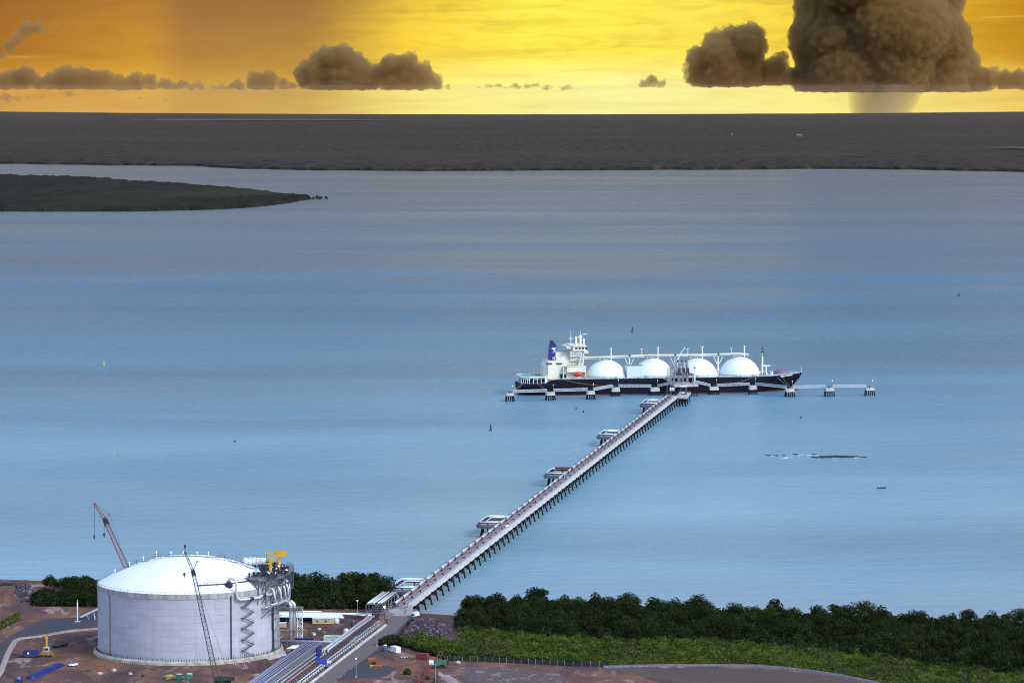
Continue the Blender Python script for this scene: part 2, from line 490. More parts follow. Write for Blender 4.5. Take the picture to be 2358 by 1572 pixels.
def build_far():
    pts = [PC(a, b, 0) for a, b in FAR_SHORE]
    azs = np.array([p.x / p.y for p in pts]); ds = np.array([p.y for p in pts])
    na, nr = 520, 150
    az_ = np.linspace(azs[0], azs[-1], na)
    d0 = np.interp(az_, azs, ds)
    d0 = d0 * (1 + .010 * (fbm(az_ * 160, az_ * 0, 5) - .5) + .004 * (fbm(az_ * 900, az_ * 0, 8) - .5))
    t = np.concatenate([[0, .00002], np.geomspace(.0004, 1, nr - 2)])
    V = np.zeros((nr, na, 3))
    for i in range(nr):
        D = d0 + (84000 - d0) * t[i]
        X = az_ * D
        r = np.hypot(X, D)
        zc = -np.maximum(0, r - CURV_A) ** 2 / (2 * CURV_R)
        h = 6 + 7 * fbm(X / 60, D / 60, 11, 3) + 10 * fbm(X / 2500, D / 2500, 3, 3) * min(1, t[i] * 30)
        edge = np.clip(np.abs(az_) / .144, 0, 1.6) ** 2.2
        h = h + edge * 58 * np.clip((D - 25000) / 35000, 0, 1)
        if i == 0: h = h * 0 - 2
        V[i] = np.stack([X, D, zc + h], 1)
    me = np_mesh('far_shore', V.reshape(-1, 3), grid_faces(na, nr), forest_material('far_forest', (.009, .0062, .004), (.040, .0275, .0175), (.044, .030, .020), .026), True)
    o = obj('far_shore', me); tag(o, kind='structure')
    # pale tidal flats and a sandbar among the far forest
    def flat(name, poly, mt, dz):
        mb = MB()
        q = [PC(a, b, dz) for a, b in poly]
        i = mb.add(q); mb.face([i + k for k in range(len(q))])
        o = obj(name, mb, mt); tag(o, kind='structure')
    mflat = mat('tidal_flat_mud', (.055, .043, .036), .6, var=.2, scale=.001)
    flat('tidal_flat', [(120, 275.6), (520, 277.2), (930, 276.4), (760, 274.6), (420, 274.2)], mflat, 25)
    flat('sandbar', [(2265, 339.4), (2420, 342.5), (2420, 340), (2330, 338)], mflat, 22)
build_far()
def build_peninsula():
    top = [(-700, 398), (-300, 402), (0, 408), (100, 410), (230, 415), (330, 423), (480, 434), (560, 441), (640, 451), (690, 456), (716, 458.6)]
    bot = [(-700, 489), (-300, 488), (0, 487.5), (300, 487.5), (480, 483.5), (560, 479.5), (620, 474), (660, 469), (690, 463), (716, 459.4)]
    tp = [PC(a, b) for a, b in top]; bp = [PC(a, b) for a, b in bot]
    na, nr = 560, 130
    az_ = np.linspace(tp[0].x / tp[0].y, tp[-1].x / tp[-1].y, na)
    d1 = np.interp(az_, [p.x / p.y for p in tp], [p.y for p in tp])
    d0 = np.interp(az_, [p.x / p.y for p in bp], [p.y for p in bp])
    V = np.zeros((nr, na, 3))
    for i in range(nr):
        t = i / (nr - 1)
        jag = 1 + .004 * (fbm(az_ * 1500, az_ * 0 + 2.0, 9) - .5)
        D = (d0 + (d1 - d0) * t) * jag
        X = az_ * D
        e = np.clip(np.minimum(t, 1 - t) * (d1 - d0) / 35, 0, 1)
        rid = 3.5 * (fbm(X / 350, D / 350, 21, 3) - .5)
        h = (3.0 + 7 * np.random.RandomState(i).rand(na) ** .7 * .6 + 9 * fbm(X / 34, D / 60, 31, 2) + rid) * e - 1.5 * (1 - e)
        r = np.hypot(X, D)
        V[i] = np.stack([X, D, -np.maximum(0, r - CURV_A) ** 2 / (2 * CURV_R) + h], 1)
    me = np_mesh('mangrove_peninsula', V.reshape(-1, 3), grid_faces(na, nr), forest_material('peninsula_forest', (.004, .004, .0022), (.016, .0145, .0075), (.030, .029, .011), .035), False)
    o = obj('mangrove_peninsula', me); tag(o, 'low dark mangrove headland reaching in from the left across the strait', 'mangrove forest', kind='stuff')
build_peninsula()

# ================================================================== NEAR GROUND
SHORE = [(-700, 2205), (-318, 2200), (-298, 2196), (-255, 2182), (-134, 2182), (-73, 2168), (-66, 2128), (-57, 2103), (-44, 2098), (-31, 2091), (-27, 2108), (5, 2128), (60, 2108), (108, 2092), (208, 2063), (296, 2041), (700, 1950)]
SHX = [p[0] for p in SHORE]; SHY = [p[1] for p in SHORE]
MANG = [(-700, 0), (-60, 0), (-38, 2085), (-20, 2075), (0, 2070)]
def ground_height(X, Y):
    ys = np.interp(X, SHX, SHY)
    d = ys - Y
    s = np.clip((d + 2) / 12, 0, 1); s = s * s * (3 - 2 * s)
    top = np.full_like(X, LAND)
    # the mangrove flat east of the jetty lies lower than the plant
    yf = np.interp(X, [-65, -40, -20, 30, 110, 200, 300, 700], [2120, 1918, 1896, 1888, 1884, 1868, 1800, 1600])
    yf = np.interp(X, MX, MY)
    low = np.clip((Y - yf) / 10, 0, 1) * (X > -90)
    top = top - 3.6 * low
    # spoil bank on the far left
    kn = np.clip((-262 - X) / 6, 0, 1) * np.clip((Y - 2118) / 14, 0, 1)
    top = top + 3.0 * kn
    return -3 + (top + 3) * s
# line between the made ground and the mangrove flat
_m = [G(880, 1486), G(905, 1478), G(962, 1497), G(1000, 1508), G(1030, 1521), G(1100, 1521), G(1200, 1526), G(1300, 1531), G(1420, 1533), G(1700, 1532), G(1800, 1535), G(1900, 1548), G(2010, 1566), G(2200, 1600), G(2358, 1625)]
MX = [-75.0] + [p.x for p in _m] + [700.0]; MY = [2200.0] + [p.y for p in _m] + [1500.0]
def ground_material():
    m_, n, b = new_mat('site_earth')
    geo = n.new('ShaderNodeNewGeometry').outputs['Position']
    x, y, z = n.sep(geo)
    big = n.noise(n.vec(n.math('MULTIPLY', x, .020), n.math('MULTIPLY', y, .010), 0.0), 1.0, 6, .62, .8)
    mid = n.noise(n.vec(n.math('MULTIPLY', x, .055), n.math('MULTIPLY', y, .022), 7.0), 1.0, 6, .65, 1.2)
    fine = n.noise(geo, .45, 5, .7)
    ochre = n.noise(n.vec(n.math('MULTIPLY', x, .035), n.math('MULTIPLY', y, .014), 21.0), 1.0, 5, .6, .9)
    col = n.colors(big, [(0.30, (.045, .030, .034)), (0.45, (.105, .055, .048)), (0.58, (.175, .080, .056)), (0.72, (.075, .045, .046))])
    col = n.mix(n.ramp(mid, .545, .64, 0.0, .85), col, (.36, .25, .23))
    col = n.mix(n.ramp(mid, .46, .36, 0.0, .80), col, (.036, .029, .036))
    col = n.mix(n.ramp(ochre, .49, .62, 0.0, .85), col, (.235, .105, .052))
    col = n.mix(n.ramp(fine, .35, .70, 0.0, .45), col, (.055, .036, .036))
    # silt and mud under the mangroves, wet edge at the water
    wet = n.ramp(z, 1.2, 4.6, 1.0, 0.0)
    col = n.mix(wet, col, (.045, .038, .034))
    n.put(b.inputs['Base Color'], col)
    b.inputs['Roughness'].default_value = .92
    b.inputs['Specular IOR Level'].default_value = .2
    bp = n.new('ShaderNodeBump'); bp.inputs['Strength'].default_value = .5; bp.inputs['Distance'].default_value = 1.0
    n.put(bp.inputs['Height'], fine); n.l.new(bp.outputs[0], b.inputs['Normal'])
    return m_
def build_ground():
    xs = np.arange(-620, 700.1, 3.0); ys = np.arange(900, 2216, 3.0)
    X, Y = np.meshgrid(xs, ys)
    Z = ground_height(X, Y)
    V = np.stack([X.ravel(), Y.ravel(), Z.ravel()], 1)
    o = obj('ground', np_mesh('ground', V, grid_faces(len(xs), len(ys)), ground_material(), True)); tag(o, kind='structure')
build_ground()
def sheet(name, poly, mt, dz, kind='structure', jit=.5):
    mb = MB(); rd = random.Random(len(poly) * 31 + int(poly[0][0])); c = [G(a, b, dz) for a, b in poly]; q = []
    for p0, p1 in zip(c, c[1:] + c[:1]):                     # worn, uneven edges
        k = max(1, int((p1 - p0).length / 2.2))
        for i in range(k):
            w = p0.lerp(p1, i / k)
            q.append(w if i == 0 else w + Vector((rd.uniform(-jit, jit), rd.uniform(-jit, jit) * 2.5, 0)))
    i = mb.add(q); mb.face([i + k for k in range(len(q))])
    o = obj(name, mb, mt)
    bm = bmesh.new(); bm.from_mesh(o.data); bmesh.ops.triangulate(bm, faces=bm.faces); 
    bmesh.ops.recalc_face_normals(bm, faces=bm.faces); bm.to_mesh(o.data); bm.free()
    return tag(o, kind=kind)
def wmat(name, c1, c2, c3, kx, ky, rough=.9):
    """ground-sheet material in world metres: c1/c2 mottling, c3 patches"""
    m_, n, b = new_mat(name)
    geo = n.new('ShaderNodeNewGeometry').outputs['Position']
    x, y, z = n.sep(geo)
    a = n.noise(n.vec(n.math('MULTIPLY', x, kx), n.math('MULTIPLY', y, ky), 1.0), 1.0, 6, .65, .8)
    f = n.noise(geo, .5, 4, .7)
    col = n.mix(n.ramp(f, .35, .68), c1, c2)
    col = n.mix(n.ramp(a, .52, .68, 0.0, .8), col, c3)
    n.put(b.inputs['Base Color'], col); b.inputs['Roughness'].default_value = rough; b.inputs['Specular IOR Level'].default_value = .2
    return m_
M['tarmac'] = wmat('worn_tarmac', (.062, .056, .072), (.047, .044, .057), (.085, .068, .076), .03, .015)
M['jroad'] = wmat('dusty_access_road', (.15, .118, .122), (.115, .092, .098), (.18, .125, .115), .03, .012)
M['pond'] = wmat('drying_silt', (.092, .063, .054), (.074, .051, .046), (.118, .078, .062), .02, .008)
M['palemud'] = wmat('pale_dried_mud', (.34, .28, .27), (.27, .21, .21), (.20, .14, .13), .05, .02)
sheet('road', [(908, 1409), (926, 1408), (941, 1413), (943, 1421), (893, 1475), (842, 1515), (812, 1535), (767, 1567), (700, 1640), (560, 1640), (718, 1573), (888, 1442), (893, 1428)], M['jroad'], .04)
sheet('verge', [(941, 1416), (952, 1417), (905, 1470), (872, 1500), (838, 1530), (842, 1514), (893, 1474), (943, 1420.5)], M['tarmac'], .03)
sheet('tarmac_road', [(-60, 1512), (0, 1480), (26, 1462), (70, 1437), (110, 1424), (175, 1421), (300, 1410), (640, 1410), (640, 1418), (300, 1436), (150, 1449), (60, 1463), (33, 1470), (0, 1535), (-60, 1600)], M['tarmac'], .04)
sheet('hardstand', [(812, 1536), (842, 1516), (860, 1530), (900, 1532), (915, 1540), (880, 1556), (820, 1562), (775, 1567)], M['tarmac'], .05)
sheet('silt_pond', [(1395, 1540), (1500, 1536), (1650, 1537), (1780, 1541), (1880, 1553), (1990, 1572), (2200, 1610), (2200, 1700), (1700, 1640), (1600, 1580), (1480, 1556)], M['pond'], .05)
sheet('spoil_patch', [(1060, 1538), (1100, 1534), (1200, 1536), (1290, 1555), (1310, 1568), (1260, 1580), (1120, 1580), (1060, 1560)], wmat('scattered_spoil', (.075, .052, .055), (.14, .10, .10), (.27, .22, .22), .16, .07), .05, jit=1.6)
sheet('pale_patch', [(1008, 1545), (1035, 1553), (1062, 1571), (1075, 1580), (1050, 1580), (1015, 1560)], M['palemud'], .06, jit=1.2)
sheet('loading_apron', [(600, 1511), (625, 1503), (655, 1497), (660, 1508), (624, 1519)], M['concpale'], .07)

# ================================================================== DISTANT CLOUDS
def cloud_material():
    m_ = bpy.data.materials.new('cumulus_vapour'); m_.use_nodes = True
    t = m_.node_tree; t.nodes.clear(); n = NT(t)
    v = n.new('ShaderNodeVolumePrincipled')
    v.inputs['Color'].default_value = (.68, .50, .25, 1)
    v.inputs['Density'].default_value = .0050
    v.inputs['Anisotropy'].default_value = .55
    o = n.new('ShaderNodeOutputMaterial'); n.l.new(v.outputs[0], o.inputs['Volume'])
    return m_
CLOUD = cloud_material()
def cloud(spheres, base_py, label, D=100000.0, seed=1, voxel=1.8, fill=True, stretch=1.0):
    k = D / FPX
    rnd = random.Random(seed)
    bm = bmesh.new()
    full = list(spheres)
    for (px, py, r) in spheres:
        yy = py + r * .8
        while yy < base_py - r * .25 and fill and r >= 12:
            full.append((px + rnd.uniform(-.2, .2) * r, yy, r * rnd.uniform(.9, 1.1))); yy += r * .8
    for (px, py, r) in full:
        c = at_dist(px, py, D + rnd.uniform(-.8, .8) * r * k)
        mtx = Matrix.Translation(c) @ Matrix.Diagonal((1.28, 1.5, 1.06, 1))
        bmesh.ops.create_icosphere(bm, subdivisions=3, radius=r * k, matrix=mtx @ Matrix.Diagonal((stretch, 1, 1, 1)))
        for _ in range(int(7 + r / 3.5)):           # cauliflower lobes round each dome
            a, e = rnd.uniform(0, 6.28), rnd.uniform(-.2, 1.2)
            d = Vector((math.cos(a) * math.cos(e), math.sin(a) * math.cos(e) * 1.2, math.sin(e)))
            rr = min(r * rnd.uniform(.10, .36), 15)
            bmesh.ops.create_icosphere(bm, subdivisions=1, radius=rr * k, matrix=Matrix.Translation(c + d * (r * k * .92)))
    tmp = bpy.data.meshes.new('tmp'); bm.to_mesh(tmp); bm.free()
    to = bpy.data.objects.new('tmp', tmp); COL.objects.link(to)
    md = to.modifiers.new('r', 'REMESH'); md.mode = 'VOXEL'; md.voxel_size = voxel * k
    dg = bpy.context.evaluated_depsgraph_get(); dg.update()
    me = bpy.data.meshes.new_from_object(to.evaluated_get(dg))
    bpy.data.objects.remove(to); bpy.data.meshes.remove(tmp)
    n = len(me.vertices)
    co = np.zeros(n * 3, np.float32); me.vertices.foreach_get('co', co); co = co.reshape(-1, 3).astype(float)
    no = np.zeros(n * 3, np.float32); me.vertices.foreach_get('normal', no); no = no.reshape(-1, 3)
    q = co / k
    d = np.array([mnoise.turbulence(Vector(p / 17.0), 5, False) for p in q])
    d2 = np.array([mnoise.noise(Vector(p / 5.5)) for p in q])
    co = co + no * ((d - .26) * 9.5 + d2 * 1.6)[:, None] * k
    zb = at_dist(1179, base_py, D).z
    ragged = np.array([mnoise.noise(Vector((p[0] / 22, p[1] / 30, 0))) for p in q]) * 5.0 * k + np.array([mnoise.noise(Vector((p[0] / 8, p[1] / 12, 3))) for p in q]) * 2.2 * k
    co[:, 2] = np.maximum(co[:, 2], zb + ragged)
    b = Vector((co[:, 0].mean(), co[:, 1].mean(), zb))
    co = co - np.array(b)
    me.vertices.foreach_set('co', co.astype(np.float32).ravel()); me.materials.clear(); me.materials.append(CLOUD); me.update()
    me.name = 'cloud'
    o = bpy.data.objects.new('cloud', me); COL.objects.link(o); o.location = b
    return tag(o, label, 'cloud', 'cumulus clouds along the horizon')
cloud([(-30, 185, 25), (10, 190, 22), (40, 182, 24), (60, 166, 17), (85, 190, 20), (120, 186, 21), (150, 172, 23), (180, 166, 16), (210, 180, 21), (240, 177, 19), (275, 189, 17), (310, 184, 18), (345, 184, 15), (380, 192, 15), (420, 194, 13), (460, 198, 10), (490, 200, 7), (375, 198, 11), (400, 198, 11), (440, 199, 10), (510, 200, 9), (530, 200, 9), (555, 200, 9)],
      207, 'long low cloud bank along the left horizon with humped tops', seed=2)
cloud([(70, 224, 5), (105, 223, 4), (150, 217, 4), (165, 219, 4), (325, 227, 3), (375, 229, 3.5), (12, 225, 8), (30, 230, 6)], 400, 'scattered scraps of small dark cloud hanging below the left cloud bank', seed=12, voxel=1.2, fill=False, stretch=2.2)
cloud([(545, 194, 12), (675, 199, 10), (695, 199, 11), (590, 182, 19), (620, 181, 17), (650, 192, 13), (672, 197, 9)], 206, 'small humped cloud just left of the twin-topped cloud', seed=3)
cloud([(720, 172, 36), (755, 142, 36), (785, 136, 33), (815, 150, 30), (850, 172, 24), (740, 188, 28), (880, 166, 24), (905, 150, 26), (938, 146, 24), (948, 127, 10), (970, 166, 24), (1000, 186, 17), (1030, 201, 7), (790, 180, 40), (900, 185, 25), (915, 165, 26), (935, 180, 24), (860, 185, 22)],
      207, 'twin-topped cumulus cloud left of the middle of the sky', seed=4)
cloud([(1108, 203, 5), (1135, 198, 7), (1160, 201, 6), (1185, 200, 6), (1225, 198, 7), (1260, 202, 5), (1300, 203, 5), (1330, 204, 4)], 207.5, 'thin strip of broken cloud low in the middle', seed=5, voxel=1.4, stretch=2.4)
cloud([(1500, 186, 15), (1482, 194, 10), (1520, 194, 10)], 201, 'tiny round cloud puff by itself right of the middle', seed=6, voxel=1.6)
cloud([(1630, 172, 32), (1615, 135, 30), (1655, 100, 32), (1695, 92, 34), (1728, 82, 30), (1742, 66, 13), (1690, 140, 42), (1712, 165, 28), (1588, 140, 12), (1650, 186, 22), (1710, 184, 22), (1655, 130, 42), (1672, 165, 44), (1640, 150, 36)],
      200, 'tall leaning cumulus tower beside the largest cloud', seed=7)
cloud([(1785, 150, 24), (1800, 130, 15), (1815, 178, 26), (1775, 182, 15)], 197, 'small dark cloud touching the left foot of the largest cloud', seed=8)
cloud([(1895, 50, 42), (1885, 112, 46), (1900, 158, 50), (1955, 60, 80), (2050, 40, 90), (2150, 50, 48), (2000, 140, 70), (2100, 130, 75), (2175, 110, 48), (2215, 145, 38), (2245, 175, 30), (2195, 180, 38), (1868, 196, 16), (1950, -60, 95), (2060, -90, 100), (2160, -50, 60)],
      211, 'huge dark storm cloud rising out of the top of the sky at right', seed=9, voxel=2.6)
cloud([(2285, 168, 15), (2315, 178, 20), (2350, 180, 22), (2390, 182, 26), (2270, 195, 12)], 206, 'low lumpy cloud at the right edge of the sky', seed=10)
cloud([(20, 105, 15), (45, 88, 16), (62, 68, 18), (85, 62, 15), (108, 70, 9), (0, 125, 11), (128, 58, 8), (146, 70, 6), (6, 132, 8)], 400, 'dark ragged cloud scrap high at the left', seed=11, voxel=1.6, fill=False)
def rain():
    m_ = bpy.data.materials.new('falling_rain'); m_.use_nodes = True
    t = m_.node_tree; t.nodes.clear(); n = NT(t)
    v = n.new('ShaderNodeVolumePrincipled'); v.inputs['Color'].default_value = (.72, .50, .30, 1); v.inputs['Density'].default_value = .00042
    o = n.new('ShaderNodeOutputMaterial'); n.l.new(v.outputs[0], o.inputs['Volume'])
    D = 100000.0
    mb = MB()
    a, b = at_dist(1965, 216, D), at_dist(2085, 275, D)
    c, w = (a.x + b.x) / 2, (b.x - a.x) / 2
    rows = []
    for z, k, sh in ((b.z, 1.05, -60), (a.z + 250, 1.5, 140)):          # leaf-shaped in plan, so it thins out to both sides
        rows.append(mb.add([(c + sh + k * w * x, D + 2600 * y, z) for x, y in ((-1, 0), (-.5, -.62), (0, -1), (.45, -.8), (1.15, 0), (.45, .8), (0, 1), (-.5, .62))]))
    p, q = rows
    for k in range(8): mb.face([p + k, p + (k + 1) % 8, q + (k + 1) % 8, q + k])
    mb.face([p + k for k in reversed(range(8))]); mb.face([q + k for k in range(8)])
    o = obj('rain_shaft', mb, m_); tag(o, 'pale shaft of rain falling from the largest cloud to the horizon', 'rain', kind='stuff')
rain()
# ================================================================== STORAGE TANK
TC = Vector((-176.7, 1928.9, LAND)); TR = 49.2; TH = 37.75
def shell(px, py, r=TR):
    """point on a cylinder of radius r about the tank axis seen at photo bearing px,py (near half)"""
    lo, hi = -1.62, 1.62
    z = 30.0
    for _ in range(6):
        lo, hi = -1.62, 1.62
        for _ in range(45):
            m_ = (lo + hi) / 2
            if pix((TC.x + r * math.sin(m_), TC.y - r * math.cos(m_), z))[0] < px: lo = m_
            else: hi = m_
        z = zat(TC.x + r * math.sin(lo), TC.y - r * math.cos(lo), py)
    return lo, z - LAND
def sp(th, z, r=TR): return Vector((r * math.sin(th), -r * math.cos(th), z))
def tank_wall_material():
    m_, n, b = new_mat('tank_wall_concrete')
    tcn = n.new('ShaderNodeTexCoord').outputs['Object']
    x, y, z = n.sep(tcn)
    th = n.math('ARCTAN2', x, n.math('MULTIPLY', y, -1.0))
    arc = n.math('MULTIPLY', th, TR)
    blot = n.noise(n.vec(n.math('MULTIPLY', arc, .06), n.math('MULTIPLY', z, .10), 0.0), 1.0, 6, .65, .6)
    strk = n.noise(n.vec(n.math('MULTIPLY', arc, .55), n.math('MULTIPLY', z, .035), 2.0), 1.0, 4, .6)
    lift = n.math('FRACT', n.math('DIVIDE', n.math('ADD', z, n.math('MULTIPLY', blot, .25)), 3.72))
    liftid = n.math('FLOOR', n.math('DIVIDE', z, 3.72))
    pan = n.math('FRACT', n.math('DIVIDE', arc, 7.7))
    panid = n.math('FLOOR', n.math('DIVIDE', arc, 7.7))
    tone = n.noise(n.vec(n.math('MULTIPLY', panid, 3.17), n.math('MULTIPLY', liftid, 2.71), 5.0), 1.0, 1)
    col = n.mix(n.ramp(tone, .3, .7), (.40, .40, .475), (.445, .445, .515))
    col = n.mix(n.ramp(blot, .40, .68, 0.0, .60), col, (.335, .33, .39))
    col = n.mix(n.ramp(strk, .52, .74, 0.0, .50), col, (.28, .265, .30))
    line = n.math('ADD', n.math('LESS_THAN', lift, .07), n.math('MULTIPLY', n.math('LESS_THAN', pan, .018), .6), clamp=True)
    brk = n.noise(n.vec(n.math('MULTIPLY', arc, .16), n.math('MULTIPLY', liftid, 3.0), 8.0), 1.0, 3)
    col = n.mix(n.math('MULTIPLY', line, n.ramp(brk, .35, .65, .05, .50)), col, (.20, .185, .23))
    low = n.math('MULTIPLY', n.ramp(z, 0.0, 6.0, 1.0, 0.0), n.ramp(th, -0.2, -0.75))
    col = n.mix(n.math('MULTIPLY', low, .65), col, (.33, .30, .27))
    n.put(b.inputs['Base Color'], col); b.inputs['Roughness'].default_value = .85; b.inputs['Specular IOR Level'].default_value = .25
    return m_
def build_tank():
    t = thing('storage_tank', 'huge round white-roofed concrete gas tank on the red earth beside the jetty road', 'storage tank', TC)
    obj('wall', MB().lathe([(TR, 0.3), (TR, TH - 2.6)], 160), tank_wall_material(), t, smooth=True)
    obj('ring_beam', MB().lathe([(TR - .1, TH - 2.62), (TR + .35, TH - 2.6), (TR + .35, TH), (TR - .5, TH + .01)], 160), mat('ring_beam_concrete', (.40, .38, .40), .85, var=.25, scale=.3, streak=(1, 1, .2)), t)
    obj('base_ring', MB().lathe([(TR + 2.6, 0), (TR + 2.4, 1.3), (TR + 1.3, 2.2), (TR - .1, 2.3)], 160), mat('footing_concrete', (.42, .38, .33), .85, var=.3, scale=.25), t)
    # bolts and conduit brackets standing along the footing
    mb = MB()
    for k in range(110):
        th = -1.55 + 3.1 * k / 109
        mb.bar(sp(th, 2.0, TR + 1.2), sp(th, 3.3 + .5 * (k % 3 == 0), TR + 1.2), .28)
    obj('footing_bracket', mb, M['darksteel'], t)['kind'] = 'stuff'
    rise = 58.1 - LAND - TH; rr = TR - .5
    cr = (rr * rr + rise * rise) / (2 * rise)
    prof = []
    for i in range(25):
        r = rr * (1 - i / 24); prof.append((max(r, .02), TH + .02 + math.sqrt(cr * cr - r * r) - (cr - rise)))
    def dome(x, y): return TH + math.sqrt(max(1, cr * cr - x * x - y * y)) - (cr - rise)
    obj('roof', MB().lathe(prof, 128), mat('white_roof_coating', (.82, .85, .87), .55, var=.07, scale=.08, color2=(.74, .78, .82)), t, smooth=True)
    # vertical joint strip and down pipes
    th, _ = shell(253.5, 1450)
    obj('joint_strip', MB().hexa([*[sp(th + a, z, r) for z in (.5, TH - 2.7) for a, r in ((-.012, TR + .02), (.012, TR + .02), (.012, TR + .22), (-.012, TR + .22))]]), mat('stained_strip', (.34, .28, .22), .9, var=.3), t)
    mb = MB()
    for px in (531.6,):
        th, _ = shell(px, 1450); mb.tube([sp(th, 1.5, TR + .5), sp(th, TH - 1.5, TR + .5)], .34, 6)
    obj('downpipe', mb, M['darksteel'], t)
    th, _ = shell(626.5, 1450)
    pl = [sp(th, 1.5, TR + .8), sp(th, 13, TR + .8), sp(th - .012, 15, TR + .8), sp(th - .012, 33, TR + .8)]
    obj('downpipe', MB().tube(pl, .55, 8), M['darksteel'], t)
    mb = MB()
    for dth in (.10, .16):
        mb.tube([sp(th + dth, .8, TR + 1.4), sp(th + dth, 34, TR + 1.4)], .35, 6)
    for z in (8, 14, 20, 26, 32): mb.bar(sp(th + .03, z, TR + 1.4), sp(th + .28, z, TR + 2.0), .35)
    obj('downpipe', mb, M['galv'], t)
    # zig-zag stair
    STAIR = mat('stair_steel', (.085, .08, .115), .6, .1, var=.2)
    zz = [(559.3, 1397), (582.6, 1408), (559.3, 1422), (582.6, 1432), (559.3, 1446), (582.6, 1457), (559.3, 1472), (582.6, 1482), (559.3, 1497), (583.5, 1511)]
    zz = [(578, 1385)] + zz
    st = obj('stairway', MB().bar(sp(*shell(563, 1392)), sp(*shell(578, 1380)), .5), M['steel'], t)
    pts = [shell(a, b, TR + 1.0) for a, b in zz]
    for (a, za), (b, zb) in zip(pts, pts[1:]):
        mb = MB()
        p, q = sp(a, za, TR + .9), sp(b, zb, TR + .9)
        for rad in (1.5,):
            o_ = Vector((math.sin((a + b) / 2), -math.cos((a + b) / 2), 0)) * (rad - .9)
            mb.bar(p + o_, q + o_, .34, .42); mb.bar(p + o_ + Vector((0, 0, 1.2)), q + o_ + Vector((0, 0, 1.2)), .12)
            for f in (.25, .5, .75): mb.bar((p + o_).lerp(q + o_, f), (p + o_).lerp(q + o_, f) + Vector((0, 0, 1.2)), .1)
        obj('flight', mb, STAIR, st)
        c = sp(b, zb, TR + 1.0); s = 1 if b > a else -1
        e = sp(b + s * .012, zb, TR + 1.0)
        mb = MB().bar(c, e, 1.2, .3); mb.bar(e + Vector((0, 0, 1.2)), c + Vector((0, 0, 1.2)), .12); mb.bar(e, e + Vector((0, 0, 1.2)), .12); mb.bar(sp(b, zb - .6, TR), sp(b, zb - .2, TR + 1.6), .25)
        obj('landing', mb, STAIR, st)
    # railing round the rim
    mb = MB(); n = 120
    for k in range(n):
        a0, a1 = 2 * math.pi * k / n, 2 * math.pi * (k + 1) / n
        p, q = sp(a0, TH, TR + .1), sp(a1, TH, TR + .1)
        up = Vector((0, 0, 1.2))
        mb.bar(p, p + up * 1.1, .13); mb.bar(p + up, q + up, .10)
    obj('rim_railing', mb, M['steel'], t)
    # stepped walkway over the dome
    wk = [(268, 1318), (295.7, 1303), (314.8, 1292), (338, 1291.5), (357, 1279.5), (423, 1279), (517, 1281.5), (531.6, 1294), (557, 1295), (571, 1307.6), (591, 1309)]
    pts = []
    for a, b in wk:
        x = at_dist(a, b, TC.y - 2).x - TC.x
        pts.append(Vector((x, -2.0, max(zat(x + TC.x, TC.y - 2, b) - LAND - .2, dome(x, 2) + .25))))
    mb = MB()
    for p, q in zip(pts, pts[1:]):
        mb.bar(p, q, 1.0, .3)
        for s in (-.5, .5):
            o_ = Vector((0, s, 1.1)); mb.bar(p + o_, q + o_, .13)
            k = max(1, int((q - p).length / 3))
            for i in range(k + 1):
                w = p.lerp(q, i / k); mb.bar((w.x, w.y + s, dome(w.x, w.y + s)), w + o_, .11)
    obj('roof_walkway', mb, M['steel'], t)
    # service walkway near the rim, on the dome
    mb = MB(); prev = None
    for a, b in [(455, 1361), (470, 1356), (500, 1352), (528, 1348), (560, 1344), (572, 1342)]:
        th, z = shell(a, b, TR - 6.5); p = sp(th, dome(*sp(th, 0, TR - 6.5).to_2d()) + .5, TR - 6.5)
        if prev: mb.bar(prev, p, 1.0, .3); mb.bar(prev + Vector((0, 0, 1.2)), p + Vector((0, 0, 1.2)), .14)
        mb.bar(p - Vector((0, 0, .6)), p + Vector((0, 0, 2.0)), .2); prev = p
    th, z = shell(477, 1345, TR - 7); p = sp(th, dome(*sp(th, 0, TR - 7).to_2d()), TR - 7)
    mb.bar(p, p + Vector((0, 0, 3)), .2); mb.bar(p + Vector((-.6, 0, 3)), p + Vector((.6, 0, 3)), .25)
    obj('rim_walkway', mb, M['darksteel'], t)
    # pump platform
    dz = TH + 4.6
    poly = [(27, -17), (33, -23), (40.5, -29.5), (47.5, -25), (52.5, -14), (55, -2), (56.5, 12), (56, 26), (52, 35), (44, 32), (37, 10), (31, -6)]
    dk = obj('pump_platform', MB().prism(poly, dz, dz + .7), M['steel'], t)
    mb = MB()
    n = len(poly)
    for i in range(n):
        a, b = Vector((*poly[i], dz + .7)), Vector((*poly[(i + 1) % n], dz + .7))
        k = max(1, int((b - a).length / 2.4))
        for j in range(k): mb.bar(a.lerp(b, j / k), a.lerp(b, j / k) + Vector((0, 0, 1.3)), .13)
        for h in (.7, 1.3): mb.bar(a + Vector((0, 0, h)), b + Vector((0, 0, h)), .12)
    obj('railing', mb, M['steel'], dk)
    mb = MB()
    for i in range(1, 9):
        a, b = Vector((*poly[i], dz)), Vector((*poly[(i + 1) % n], dz))
        for f in (0, .5):
            p = a.lerp(b, f); rad = math.hypot(p.x, p.y)
            foot = Vector((p.x, p.y, 0)) * ((TR + .3) / rad)
            if rad > TR + .8:
                mb.bar(p, (p.x, p.y, dz - 9), .42); mb.bar((p.x, p.y, dz - 9), (foot.x, foot.y, dz - 13), .35); mb.bar((p.x, p.y, dz - 4.5), (foot.x, foot.y, dz - 4.5), .3)
                mb.bar(p, (foot.x, foot.y, dz - 6.5), .3)
            else: mb.bar(p, (foot.x, foot.y, TH - 1), .4)
        mb.bar(a - Vector((0, 0, 4.5)), b - Vector((0, 0, 9)), .25) if i in (4, 5, 6, 7) else mb.bar(a - Vector((0, 0, .3)), b - Vector((0, 0, .3)), .5)
